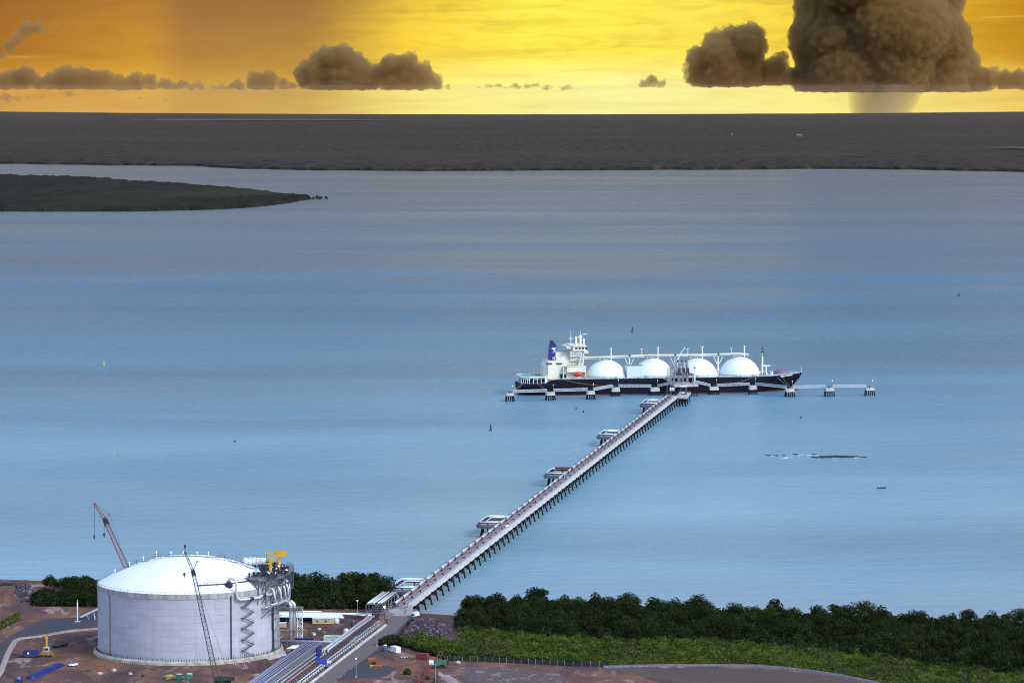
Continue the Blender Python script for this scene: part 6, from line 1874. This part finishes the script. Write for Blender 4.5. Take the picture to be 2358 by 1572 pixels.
def skip(label, px, py, w, h, m_, inner):
    t = thing('waste_skip', label, 'skip', G(px, py), R(12), 'skips in front of the tank')
    obj('skip_body', MB().hexa([(-w * .42, -1.2, .1), (w * .42, -1.2, .1), (w * .42, 1.2, .1), (-w * .42, 1.2, .1), (-w / 2, -1.5, h), (w / 2, -1.5, h), (w / 2, 1.5, h), (-w / 2, 1.5, h)]), m_, t)
    obj('rim', MB().box(-w / 2 - .1, w / 2 + .1, -1.62, -1.4, h - .2, h + .05).box(-w / 2 - .1, w / 2 + .1, 1.4, 1.62, h - .2, h + .05), m_, t)
    obj('contents', MB().hexa([(-w * .45, -1.3, h + .01), (w * .45, -1.3, h + .01), (w * .45, 1.3, h + .01), (-w * .45, 1.3, h + .01), (-w * .3, -.6, h + .5), (w * .35, -.8, h + .4), (w * .3, .7, h + .55), (-w * .3, .7, h + .4)]), inner, t)
skip('low yellow-green wrapped skip in front of the tank, left of two green ones', 390, 1562, 4.3, 1.6, M['lime'], M['lime'])
skip('dark green waste skip, between the yellow-green one and the paler one', 412, 1564, 3.4, 2.8, M['green'], mat('pale_green_sheet', (.30, .44, .36), .7, var=.2))
skip('green waste skip with a pale top, rightmost of the three before the tank', 436, 1564, 3.4, 3.0, mat('brighter_green_paint', (.06, .26, .14), .55, var=.25), mat('mint_sheet', (.40, .56, .48), .7, var=.15))
# white column and sloping conveyor behind the tank
c = G(178.5, 1431); h = zat(c.x, c.y, 1380) - LAND
t = thing('vent_stack', 'slim white column on a square foot beside the tarmac road', 'vent stack', c)
obj('column', MB().tube([(0, 0, 0), (0, 0, h * .55)], .28, 7).tube([(0, 0, h * .55), (0, 0, h * .85)], .38, 8).tube([(0, 0, h * .85), (0, 0, h)], .3, 7, .1), M['white'], t)
obj('footing', MB().cbox((0, 0, 0), 3.0, 3.0, .5), M['concpale'], t)
t = thing('inclined_conveyor', 'white conveyor sloping up toward the back of the tank', 'conveyor', G(186, 1424))
a = G(186, 1423); b = G(246, 1428); zc = zat(b.x, b.y, 1392); b = Vector((b.x, b.y, zc))
obj('belt_gantry', MB().bar(a + Vector((0, 0, .8)), b, 1.1, 1.1), M['white'], t, world=True)
for f in (.25, .5, .75, .95):
    p = a.lerp(b, f)
    for dy in (-2.2, 2.2): obj('support_leg', MB().bar(p - Vector((0, 0, .3)), (p.x + 1, p.y + dy, LAND), .35), M['galv'], t, world=True)
obj('drive_head', MB().cbox(a + Vector((-2, 0, 0)), 2.2, 2.2, 3.0).ball(a + Vector((-2, 0, 3.6)), .9, 8, 6), M['steel'], t, world=True)

# small stores scattered about the yard
STORES = [(700, 1452), (716, 1448), (735, 1450), (752, 1446), (828, 1446), (834, 1441), (700, 1473), (722, 1462), (745, 1458), (262, 1545), (300, 1552), (330, 1558), (230, 1552), (205, 1545)]
rnd = random.Random(44)
for i, (px, py) in enumerate(STORES):
    back = px > 400
    t = thing('stores_pallet', 'small stack of stores on the red earth in the yard behind the pipe rack' if back else 'small stack of stores on the bare earth in front of the tank', 'stores', G(px, py), rnd.uniform(0, 3), 'stores behind the pipe rack' if back else 'stores in front of the tank')
    w, d, h = rnd.uniform(1.4, 2.8), rnd.uniform(1.2, 2.2), rnd.uniform(.5, 1.5)
    obj('pallet', MB().box(-w / 2 - .1, w / 2 + .1, -d / 2 - .1, d / 2 + .1, 0, .25), M['timber'], t)
    obj('stacked_goods', MB().hexa([(-w / 2, -d / 2, .26), (w / 2, -d / 2, .26), (w / 2, d / 2, .26), (-w / 2, d / 2, .26), (-w * .42, -d * .44, h + .26), (w * .45, -d * .4, h + .2), (w * .42, d * .44, h + .3), (-w * .45, d * .42, h + .22)]), rnd.choice([M['galv'], M['timber'], M['concpale'], M['darksteel'], M['rustpipe']]), t)
# ================================================================== VEGETATION
def leaf_mat(name, c1, c2, rnd=.35):
    m_, n, b = new_mat(name)
    tcn = n.new('ShaderNodeTexCoord').outputs['Object']
    nz = n.noise(tcn, .45, 4, .6)
    col = n.mix(n.ramp(nz, .35, .68), c1, c2)
    oi = n.new('ShaderNodeObjectInfo').outputs['Random']
    hs = n.new('ShaderNodeHueSaturation'); n.put(hs.inputs['Color'], col)
    n.put(hs.inputs['Value'], n.ramp(oi, 0, 1, 1 - rnd, 1 + rnd, False))
    n.put(hs.inputs['Hue'], n.ramp(n.math('FRACT', n.math('MULTIPLY', oi, 7.3)), 0, 1, .485, .515, False))
    n.put(b.inputs['Base Color'], hs.outputs[0])
    b.inputs['Roughness'].default_value = .85; b.inputs['Specular IOR Level'].default_value = .05
    return m_
M['leaf'] = leaf_mat('mangrove_leaf', (.008, .014, .003), (.028, .041, .008))
M['leaf_light'] = leaf_mat('scrub_leaf', (.040, .060, .014), (.075, .095, .022))
M['leaf_grey'] = leaf_mat('grey_green_leaf', (.045, .055, .030), (.030, .040, .020))
nrng = np.random.RandomState(5)
def leaf_cloud(centres, radii, n, size, squash=.75, rng=nrng):
    """n leaf-spray quads spread through a set of ellipsoid lobes -> verts, faces"""
    k = rng.choice(len(centres), n, p=np.array(radii) ** 2 / np.sum(np.array(radii) ** 2))
    d = rng.normal(size=(n, 3)); d /= np.linalg.norm(d, axis=1)[:, None]
    rad = np.array(radii)[k] * (.55 + .5 * rng.rand(n) ** .6)
    c = np.array(centres)[k] + d * rad[:, None] * np.array([1, 1, squash])
    nrm = d + rng.normal(size=(n, 3)) * .55; nrm /= np.linalg.norm(nrm, axis=1)[:, None]
    a = np.cross(nrm, rng.normal(size=(n, 3))); a /= np.linalg.norm(a, axis=1)[:, None]
    b = np.cross(nrm, a)
    s = size * (.6 + .8 * rng.rand(n))[:, None]
    V = np.stack([c - a * s - b * s * .6, c + a * s * .3 - b * s, c + a * s + b * s * .6, c - a * s * .3 + b * s], 1).reshape(-1, 3)
    return V, np.arange(4 * n).reshape(n, 4)
def tree_meshes(seed, h, w, lean=0.0):
    rd = random.Random(seed); rng = np.random.RandomState(seed)
    cs, rs_ = [], []
    nl = rd.randint(7, 10)
    for i in range(nl):
        a = 6.28 * i / nl + rd.uniform(-.4, .4); rr = rd.uniform(.25, .62) * w / 2
        cs.append((rr * math.cos(a) + lean, rr * math.sin(a), h * rd.uniform(.45, .80))); rs_.append(w * rd.uniform(.16, .27))
    cs.append((lean, 0, h * .82)); rs_.append(w * .22)
    for i in range(4): cs.append((rd.uniform(-.42, .42) * w, rd.uniform(-.42, .42) * w, h * rd.uniform(.25, .45))); rs_.append(w * .2)
    V, F_ = leaf_cloud(cs, rs_, 1300, .38, .8, rng)
    crown = np_mesh('crown', V, F_, M['leaf'])
    mb = MB()
    mb.tube([(0, 0, -1.5), (.1, .1, h * .3), (lean * .5, 0, h * .6)], .32, 6, .12)
    for c in cs[:6]: mb.tube([(lean * .2, 0, h * .28), ((c[0] + lean * .2) / 2, c[1] / 2, (h * .3 + c[2]) / 2), c], .13, 5, .04)
    for i in range(5):
        a = i * 1.26; mb.bar((.1, .1, h * .12), (1.4 * math.cos(a), 1.4 * math.sin(a), -1.5), .12)
    return crown, mb.mesh('trunk', M['bark'])
TREES = [tree_meshes(40 + i, hh, ww) for i, (hh, ww) in enumerate([(11, 13), (12.5, 14), (10, 12), (13, 13), (9, 12), (11.5, 15), (14, 11)])]
def tree(x, y, z, kind, s, rz, label, group, sz=1.0):
    crown, trunk = TREES[kind % len(TREES)]
    t = bpy.data.objects.new('mangrove_tree', None); COL.objects.link(t)
    t.location = (x, y, z); t.rotation_euler = (0, 0, rz); t.scale = (s, s, s * sz)
    tag(t, label, 'tree', group)
    for nm, me in (('crown', crown), ('trunk', trunk)):
        o = bpy.data.objects.new(nm, me); COL.objects.link(o); o.parent = t
    return t
def hgt(x, y): return float(ground_height(np.array([float(x)]), np.array([float(y)]))[0])
def shore_y(x): return float(np.interp(x, SHX, SHY))
rv = random.Random(77)
# front edge of the tall dark belt on the right (photo bearings of its foot)
BX = [p.x for p in (G(1060, 1437), G(1150, 1445), G(1300, 1456), G(1450, 1465), G(1700, 1471), G(1850, 1484), G(2000, 1502), G(2150, 1522), G(2358, 1545), G(2500, 1560))]
BY = [p.y for p in (G(1060, 1437), G(1150, 1445), G(1300, 1456), G(1450, 1465), G(1700, 1471), G(1850, 1484), G(2000, 1502), G(2150, 1522), G(2358, 1545), G(2500, 1560))]
spots = []
y = 2140.0
row = 0
while y > 1830:
    x = -34.0 + (row % 2) * 6.8
    while x < 322:
        xx, yy = x + rv.uniform(-3.2, 3.2), y + rv.uniform(-3.5, 3.5)
        if -31 < xx and np.interp(xx, BX, BY) < yy < shore_y(xx) - 3: spots.append((xx, yy))
        x += 13.6
    y -= 17.5; row += 1
DARK = 'dark green mangrove tree in the dense belt above the olive scrub at right'
EDGE = 'mangrove tree on the water edge of the right-hand belt, crown against the strait'
for i, (x, y) in enumerate(spots):
    edge = shore_y(x) - y < 17
    s = rv.uniform(.66, 1.20) if edge else rv.uniform(.80, 1.08)
    if edge and rv.random() < .28: s *= 1.22
    tree(x, y, hgt(x, y) - .3, rv.randint(0, 6), s, rv.uniform(0, 6.3), EDGE if edge else DARK, 'mangrove trees on the waterside edge at right' if edge else 'mangrove trees in the dark belt at right')
print('belt trees', len(spots))
# clumps beside the tank
def clump(px0, px1, py_foot, depth, n, label, group, smin, smax, tallmid=0.0):
    out = 0
    for _ in range(n * 6):
        if out >= n: break
        px = rv.uniform(px0, px1); p = G(px, py_foot(px))
        x, y = p.x, p.y + rv.uniform(0, 1) * depth
        if y > shore_y(x) - 2: continue
        f = (px - px0) / (px1 - px0)
        s = rv.uniform(smin, smax) * (1 + tallmid * (1 - abs(2 * f - 1)))
        tree(x, y, hgt(x, y) - .3, rv.randint(0, 6), s, rv.uniform(0, 6.3), label, group); out += 1
clump(80, 330, lambda a: 1394 + .02 * (a - 80), 75, 38, 'dark mangrove tree in the thicket left of the tank', 'mangrove trees left of the tank', .55, .95, .25)
clump(640, 905, lambda a: 1402, 95, 48, 'dark mangrove tree in the thicket between the tank and the jetty', 'mangrove trees between tank and jetty', .72, .98, .10)
tree(*P(730, 458.6, 0).to_tuple()[:2], 0, 1, .9, 0, '', None) if False else None
# tiny trees trailing off the tip of the headland
for i, (px, py, s, lab) in enumerate([(722, 460.0, .9, 'small tree just off the tip of the far headland, nearest the land'), (731, 459.6, 1.0, 'small tree off the tip of the far headland, second out'), (739, 459.2, 1.0, 'small tree off the tip of the far headland, third out'), (751, 459.6, .85, 'lone small tree farthest out off the tip of the headland')]):
    p = PC(px, py)
    tree(p.x, p.y, p.z - 1.0, i, s, i, lab, 'trees off the tip of the headland')
# ---- scrub and undergrowth: nobody could count it
def scrub(name, pts, n_leaf, size, r0, r1, mt, label, hscale=1.0):
    rng = np.random.RandomState(len(pts)); Vs, Fs, off = [], [], 0
    P0 = np.array(pts)
    R_ = r0 + (r1 - r0) * rng.rand(len(pts))
    C = P0.copy(); C[:, 2] += R_ * .55 * hscale
    n = n_leaf * len(pts)
    k = np.repeat(np.arange(len(pts)), n_leaf)
    d = rng.normal(size=(n, 3)); d[:, 2] = np.abs(d[:, 2]) * 1.1 - .25; d /= np.linalg.norm(d, axis=1)[:, None]
    lump = 1 + .3 * np.sin(d[:, 0] * 4 + k) * np.cos(d[:, 1] * 5 + k * 2)
    c = C[k] + d * (R_[k] * (.65 + .4 * rng.rand(n)) * lump)[:, None] * np.array([1, 1, .75 * hscale])
    nr = d + rng.normal(size=(n, 3)) * .5; nr /= np.linalg.norm(nr, axis=1)[:, None]
    a = np.cross(nr, rng.normal(size=(n, 3))); a /= np.linalg.norm(a, axis=1)[:, None]; b = np.cross(nr, a)
    s = size * (.6 + .8 * rng.rand(n))[:, None]
    V = np.stack([c - a * s - b * s * .6, c + a * s * .3 - b * s, c + a * s + b * s * .6, c - a * s * .3 + b * s], 1).reshape(-1, 3)
    o = obj(name, np_mesh(name, V, np.arange(4 * n).reshape(n, 4), mt)); return tag(o, label, 'undergrowth', kind='stuff')
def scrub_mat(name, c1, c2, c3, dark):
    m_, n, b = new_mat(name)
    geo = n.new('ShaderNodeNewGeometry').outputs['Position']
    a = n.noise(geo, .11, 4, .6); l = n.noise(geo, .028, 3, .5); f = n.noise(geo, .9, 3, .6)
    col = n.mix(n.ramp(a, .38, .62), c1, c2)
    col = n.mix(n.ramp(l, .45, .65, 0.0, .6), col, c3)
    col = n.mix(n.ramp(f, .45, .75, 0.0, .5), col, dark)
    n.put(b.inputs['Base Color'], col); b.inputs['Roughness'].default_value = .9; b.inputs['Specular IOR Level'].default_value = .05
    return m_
pts, pts2 = [], []
for _ in range(9000):
    x = rv.uniform(-70, 330); yf = float(np.interp(x, MX, MY)); yb = float(np.interp(x, BX, BY)) if x > -31 else min(yf + 70, 2080)
    if yb - yf < 3: yb = yf + 3
    y = rv.uniform(yf + 3, yb + 10)
    if y > shore_y(x) - 6: continue
    px, py = pix((x, y, 3))
    if px < 1010 and py < 1452 + (1010 - px) * .16: continue      # keep the rock slope clear
    if px < 880: continue
    (pts if len(pts) < 3400 else pts2).append((x, y, hgt(x, y)))
scrub('scrub', pts[:3400], 62, .36, 1.2, 3.3, scrub_mat('olive_scrub_leaf', (.038, .060, .006), (.095, .122, .018), (.052, .060, .024), (.008, .013, .003)), 'olive green low scrub in front of the dark mangrove belt')
pts = []
for _ in range(2600):
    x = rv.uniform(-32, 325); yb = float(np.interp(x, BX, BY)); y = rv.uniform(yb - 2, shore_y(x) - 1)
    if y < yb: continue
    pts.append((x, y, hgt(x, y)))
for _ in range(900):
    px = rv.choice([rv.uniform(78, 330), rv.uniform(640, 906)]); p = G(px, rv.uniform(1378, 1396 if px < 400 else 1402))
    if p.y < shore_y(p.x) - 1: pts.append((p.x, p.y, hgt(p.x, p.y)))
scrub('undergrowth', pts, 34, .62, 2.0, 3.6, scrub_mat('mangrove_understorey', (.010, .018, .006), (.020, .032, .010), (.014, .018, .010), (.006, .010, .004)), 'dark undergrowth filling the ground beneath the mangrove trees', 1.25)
# hedge line of taller bushes along the site edge, left of the fence
pts = []
for _ in range(330):
    f = rv.random(); e = [(882, 1487), (905, 1483), (940, 1490), (985, 1503), (1020, 1513), (1090, 1516), (1200, 1520), (1330, 1527)]
    q = f * (len(e) - 1); i = int(q); w = q - i; a, b = e[i], e[min(i + 1, len(e) - 1)]
    p = G(a[0] + (b[0] - a[0]) * w, a[1] + (b[1] - a[1]) * w - rv.uniform(0, 10)); pts.append((p.x, p.y, hgt(p.x, p.y)))
scrub('hedge_scrub', pts, 90, .5, 2.0, 3.4, scrub_mat('dark_hedge_leaf', (.016, .026, .008), (.040, .056, .014), (.022, .026, .014), (.008, .012, .005)), 'dark hedge of bushes along the yard edge below the scrub', 1.1)
# single bushes on the bare ground
def bush(px, py, r_, n, label):
    rng = np.random.RandomState(int(px)); rd = random.Random(int(px))
    cs = [(rd.uniform(-.5, .5) * r_, rd.uniform(-.5, .5) * r_, r_ * rd.uniform(.3, .7)) for _ in range(6)]
    V, F_ = leaf_cloud(cs, [r_ * rd.uniform(.35, .6) for _ in cs], n, .34, .85, rng)
    t = thing('bush', label, 'bush', G(px, py), 0, 'single bushes on the bare ground')
    obj('foliage', np_mesh('foliage', V, F_, M['leaf_light']), None, t)
    mb = MB()
    for i in range(5): mb.tube([(0, 0, -.2), (rd.uniform(-.5, .5) * r_, rd.uniform(-.5, .5) * r_, r_ * .8)], .07, 5)
    obj('stem', mb, M['bark'], t)
bush(940, 1552, 2.9, 700, 'round green bush on the bare ground left of the folded red boom')
bush(984, 1564, 2.0, 420, 'scraggy green bush beside the folded red boom')
bush(1001, 1571, 1.7, 320, 'small green bush at the bottom edge right of the red boom')
bush(861, 1529, 1.1, 200, 'tiny dark bush between the orange frames on the hardstand')
# rough grass on the left bank
pts = []
for _ in range(240):
    px = rv.uniform(-30, 44); p = G(px, 1446 - .55 * px + rv.uniform(-9, 5)); pts.append((p.x, p.y, hgt(p.x, p.y)))
scrub('bank_grass', pts, 40, .32, .7, 1.5, M['leaf_light'], 'rough green grass on the bank at the left edge')
# ---- rock slope by the abutment and the spoil-bank end
ROCKM = [mat('purple_grey_rock', (.085, .058, .078), .9, var=.3, scale=.5), mat('dark_rock', (.040, .030, .042), .9, var=.3, scale=.5), mat('pale_rock', (.22, .17, .20), .9, var=.3, scale=.5)]
def rocks(name, poly_px, n, r0, r1, mt, label, zf):
    rd = random.Random(n); mb = MB()
    w = [G(a, b) for a, b in poly_px]
    xs = [p.x for p in w]; ys = [p.y for p in w]
    def inside(x, y):
        c = False; j = len(w) - 1
        for i in range(len(w)):
            if (w[i].y > y) != (w[j].y > y) and x < (w[j].x - w[i].x) * (y - w[i].y) / (w[j].y - w[i].y) + w[i].x: c = not c
            j = i
        return c
    k = 0
    while k < n:
        x, y = rd.uniform(min(xs), max(xs)), rd.uniform(min(ys), max(ys))
        if not inside(x, y): continue
        k += 1
        r_ = r0 + (r1 - r0) * rd.random() ** 2; z = zf(x, y)
        pts = []
        ax = Vector((rd.uniform(-1, 1), rd.uniform(-1, 1), rd.uniform(-1, 1))).normalized()
        q = Matrix.Rotation(rd.uniform(0, 3), 3, ax)
        for sx, sy, sz in ((-1, -1, -1), (1, -1, -1), (1, 1, -1), (-1, 1, -1), (-1, -1, 1), (1, -1, 1), (1, 1, 1), (-1, 1, 1)):
            v = q @ Vector((sx * rd.uniform(.5, 1), sy * rd.uniform(.4, .9), sz * rd.uniform(.35, .8))) * r_
            pts.append((x + v.x, y + v.y, z + v.z))
        mb.mi = rd.choice((0, 0, 0, 1, 1, 2)); mb.hexa(pts)
    o = obj(name, mb, mt); tag(o, label, 'rocks', kind='stuff')
rocks('revetment_rocks', [(951, 1415), (975, 1413), (1010, 1418), (1056, 1425), (1046, 1434), (1020, 1447), (1000, 1457), (965, 1473), (905, 1478), (880, 1490), (906, 1468), (930, 1443)], 2600, .7, 1.7, ROCKM, 'purple-grey rock armour on the slope beside the jetty abutment', lambda x, y: hgt(x, y) + .1)
rocks('spoil_rocks', [(40, 1357), (66, 1358), (76, 1372), (74, 1384), (42, 1386), (38, 1370)], 500, .7, 1.6, ROCKM, 'purple-grey rocks at the end of the spoil bank left of the trees', lambda x, y: hgt(x, y) + .1)
rocks('shore_rocks', [(-40, 1353), (40, 1355), (40, 1359), (-40, 1358)], 160, .6, 1.2, [M['wetrock'], M['wetrock'], M['wetrock']], 'dark line of rocks along the top of the spoil bank', lambda x, y: hgt(x, y) + .1)
# ================================================================== THINGS ON THE WATER
def buoy(label, px, py, ytop, m_, w=2.4, group='navigation buoys in the strait'):
    c = P(px, py, 0); h = zat(c.x, c.y, ytop)
    t = thing('navigation_buoy', label, 'buoy', c, 0, group)
    obj('float', MB().lathe([(.3, -1), (w * .5, -.4), (w * .5, .8), (w * .35, 1.2), (.05, 1.25)], 14), m_, t)
    mb = MB()
    for a in range(4): mb.bar((w * .3 * math.cos(a * 1.57), w * .3 * math.sin(a * 1.57), 1.1), (.2 * math.cos(a * 1.57), .2 * math.sin(a * 1.57), h - 1.2), .35)
    mb.lathe([(w * .20, h * .35), (w * .26, h * .6), (w * .12, h * .8), (.05, h * .82)], 10)
    obj('tower', mb, m_, t)
    obj('topmark', MB().ball((0, 0, h - .6), .65, 8, 6), m_, t)
dk = mat('dark_buoy_paint', (.03, .03, .045), .5, var=.2); yb = mat('yellow_buoy_paint', (.62, .44, .03), .5, var=.1)
buoy('dark navigation buoy on the water left of the jetty', 1130, 991, 976, dk, 2.8)
buoy('dark navigation buoy in the strait above the second white dome', 1456, 763.5, 753, dk, 3.2)
buoy('dark navigation buoy far off at the right of the strait', 2208, 681, 674, dk, 3.6)
buoy('yellow buoy alone on the water at the left', 239, 840, 829, yb, 2.4)
buoy('tiny dark buoy low in the water right of centre left', 541, 1017, 1014, dk, 2.0)
buoy('tiny pale yellow float on the water near the left edge', 263, 1046, 1042, yb, 1.2)
buoy('tiny dark buoy between the ship and the reef', 1844, 962, 958.5, dk, 1.6)
buoy('small dark float between jetty and leftmost dolphins, upper of two', 1327, 942, 938, dk, 1.6)
buoy('small dark float between jetty and leftmost dolphins, lower of two', 1343, 948.5, 944.5, dk, 1.6)
# fishing dinghy
c = P(2030, 1124, 0)
t = thing('dinghy', 'small dark open boat with people aboard on the water at right', 'boat', c, R(14))
mb = MB(); rows = []
for i in range(9):
    f = i / 8; x = -3.3 + 6.9 * f; w = 1.0 * min(1, 1.25 * (1 - f) ** .55 + .02); sh = .35 * f * f
    rows.append(mb.add([(x, -w * .7, -.15), (x, -w, .75 + sh), (x, -w * .85, .78 + sh), (x, -w * .5, .1), (x, w * .5, .1), (x, w * .85, .78 + sh), (x, w, .75 + sh), (x, w * .7, -.15)]))
for a, b in zip(rows, rows[1:]):
    for k in range(7): mb.face([a + k, b + k, b + k + 1, a + k + 1])
mb.face([rows[0] + k for k in range(8)])
obj('hull', mb, mat('dark_dinghy', (.03, .03, .05), .5), t)
obj('outboard_motor', MB().cbox((-3.6, 0, .2), .5, .5, 1.2), M['black'], t); obj('bench', MB().box(-1.2, -.7, -.8, .8, .4, .55).box(.8, 1.2, -.7, .7, .4, .55), M['timber'], t)
def person(label, loc, rz, shirt, seated=True):
    """one continuous skinned figure, sitting"""
    V = [(0, 0, .02), (0, .02, .30), (0, .02, .52), (0, .03, .64), (0, .05, .80), (.17, .02, .50), (.24, -.05, .24), (.16, -.26, .16), (-.17, .02, .50), (-.24, -.05, .24), (-.16, -.26, .16),
         (.10, -.05, .0), (.13, -.42, .04), (.13, -.48, -.36), (.13, -.60, -.40), (-.10, -.05, .0), (-.13, -.42, .04), (-.13, -.48, -.36), (-.13, -.60, -.40)]
    E = [(0, 1), (1, 2), (2, 3), (3, 4), (2, 5), (5, 6), (6, 7), (2, 8), (8, 9), (9, 10), (0, 11), (11, 12), (12, 13), (13, 14), (0, 15), (15, 16), (16, 17), (17, 18)]
    rad = [.15, .14, .15, .06, .115, .075, .05, .035, .075, .05, .035, .10, .075, .05, .045, .10, .075, .05, .045]
    me = bpy.data.meshes.new('person'); me.from_pydata(V, E, []); o = bpy.data.objects.new('person', me); COL.objects.link(o)
    md = o.modifiers.new('skin', 'SKIN'); o.modifiers.new('sub', 'SUBSURF').render_levels = 1
    sk = me.skin_vertices[0].data
    for i, r_ in enumerate(rad): sk[i].radius = (r_, r_)
    sk[0].use_root = True
    me.materials.append(shirt); o.location = loc; o.rotation_euler = (0, 0, rz)
    tag(o, label, 'person', 'people in the dinghy')
    hm = MB().ball((0, .05, .86), .125, 8, 5, .7); obj('hat', hm, M['black'], o)
ca, sa = math.cos(R(14)), math.sin(R(14))
for (x, y), s, lab in (((-.95, 0), mat('dark_jacket', (.05, .06, .07), .9), 'person in a dark jacket sitting at the stern of the dinghy'), ((1.0, 0), mat('pale_shirt', (.40, .36, .34), .9), 'person in a pale shirt sitting toward the bow of the dinghy')):
    person(lab, (c.x + x * ca - y * sa, c.y + x * sa + y * ca, .60), R(104), s)
# reef awash with breaking foam
def reef():
    rd = random.Random(31); mb = MB()
    def lump(px, py, r_, h):
        p = P(px, py, 0); b = MB().ball((p.x, p.y, 0), r_, 8, 5, h / r_)
        mb_n = len(mb.v); mb.v.extend([(x + rd.uniform(-.2, .2) * r_, y + rd.uniform(-.2, .2) * r_, z) for x, y, z in b.v]); mb.f.extend([tuple(i + mb_n for i in f) for f in b.f]); mb.m.extend([0] * len(b.f))
    for k in range(60):
        f = rd.random(); lump(1874 + 92 * f, 1053.0 - 1.3 * f + rd.uniform(-.7, .7), rd.uniform(2.0, 4.2), rd.uniform(1.0, 1.9) * (1 - abs(2 * f - 1.15) * .5))
    for a, b_, y in ((1764, 1772, 1048.7), (1782, 1791, 1049.2), (1804, 1810, 1048.6), (1828, 1840, 1046.2), (1872, 1878, 1045.8), (1962, 1974, 1051.0), (1982, 1994, 1052.4), (1888, 1900, 1053.6)):
        for k in range(5): lump(rd.uniform(a, b_), y + rd.uniform(-.2, .2), rd.uniform(.8, 1.8), rd.uniform(.5, .9))
    o = obj('reef_rocks', mb, M['wetrock']); tag(o, 'line of low black reef rocks breaking the surface right of the jetty', 'reef', kind='stuff')
    fm = MB()
    for k in range(80):
        cx, cy, sx, sy = rd.choice([(1812, 1053.0, 10, .9), (1808, 1054.5, 7, .7), (1836, 1046.0, 14, .7), (1866, 1047.5, 16, .8), (1780, 1049.6, 18, .7), (1968, 1052.6, 8, .6), (1840, 1050, 20, 1.4), (1920, 1055.0, 30, .5)])
        p = P(cx + rd.gauss(0, sx * .6), cy + rd.gauss(0, sy * .6), .06)
        fm.ball((p.x, p.y, .05), rd.uniform(.5, 1.5), 7, 4, rd.uniform(.06, .12))
    o = obj('sea_foam', fm, mat('white_foam', (.55, .60, .64), .9, var=.1, scale=.5)); tag(o, 'white foam breaking over the reef', 'foam', kind='stuff')
reef()
# white farm buildings far off in the forest
for i, (px, py, w) in enumerate([(1838, 313.4, 14), (1845, 313.6, 11), (1686, 311.5, 8)]):
    p = PC(px, py, 22)
    t = thing('distant_building', ['tiny white building far off in the forest, left of a close pair', 'tiny white building far off in the forest, right of a close pair', 'tiny white speck of a building alone in the far forest'][i], 'building', p, 0, 'white buildings in the far forest')
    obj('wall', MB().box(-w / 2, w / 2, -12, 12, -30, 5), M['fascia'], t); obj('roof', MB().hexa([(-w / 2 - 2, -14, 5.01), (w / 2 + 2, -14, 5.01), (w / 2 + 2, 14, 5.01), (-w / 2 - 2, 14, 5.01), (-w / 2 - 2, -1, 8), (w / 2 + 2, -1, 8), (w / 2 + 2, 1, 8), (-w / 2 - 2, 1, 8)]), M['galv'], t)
# ================================================================== HAZE: even sea air around everything, clouds and sky outside
def haze():
    m_ = bpy.data.materials.new('sea_haze'); m_.use_nodes = True
    t = m_.node_tree; t.nodes.clear(); n = NT(t)
    v = n.new('ShaderNodeVolumePrincipled')
    v.inputs['Color'].default_value = (1.0, .72, .52, 1)
    v.inputs['Density'].default_value = HAZE_DENSITY
    v.inputs['Anisotropy'].default_value = 0.3
    o = n.new('ShaderNodeOutputMaterial'); n.l.new(v.outputs[0], o.inputs['Volume'])
    mb = MB().box(-95000, 95000, -92000, 92000, -450, 340)
    tag(obj('haze', mb, m_), kind='stuff')
HAZE_DENSITY = 1.8e-6
haze()
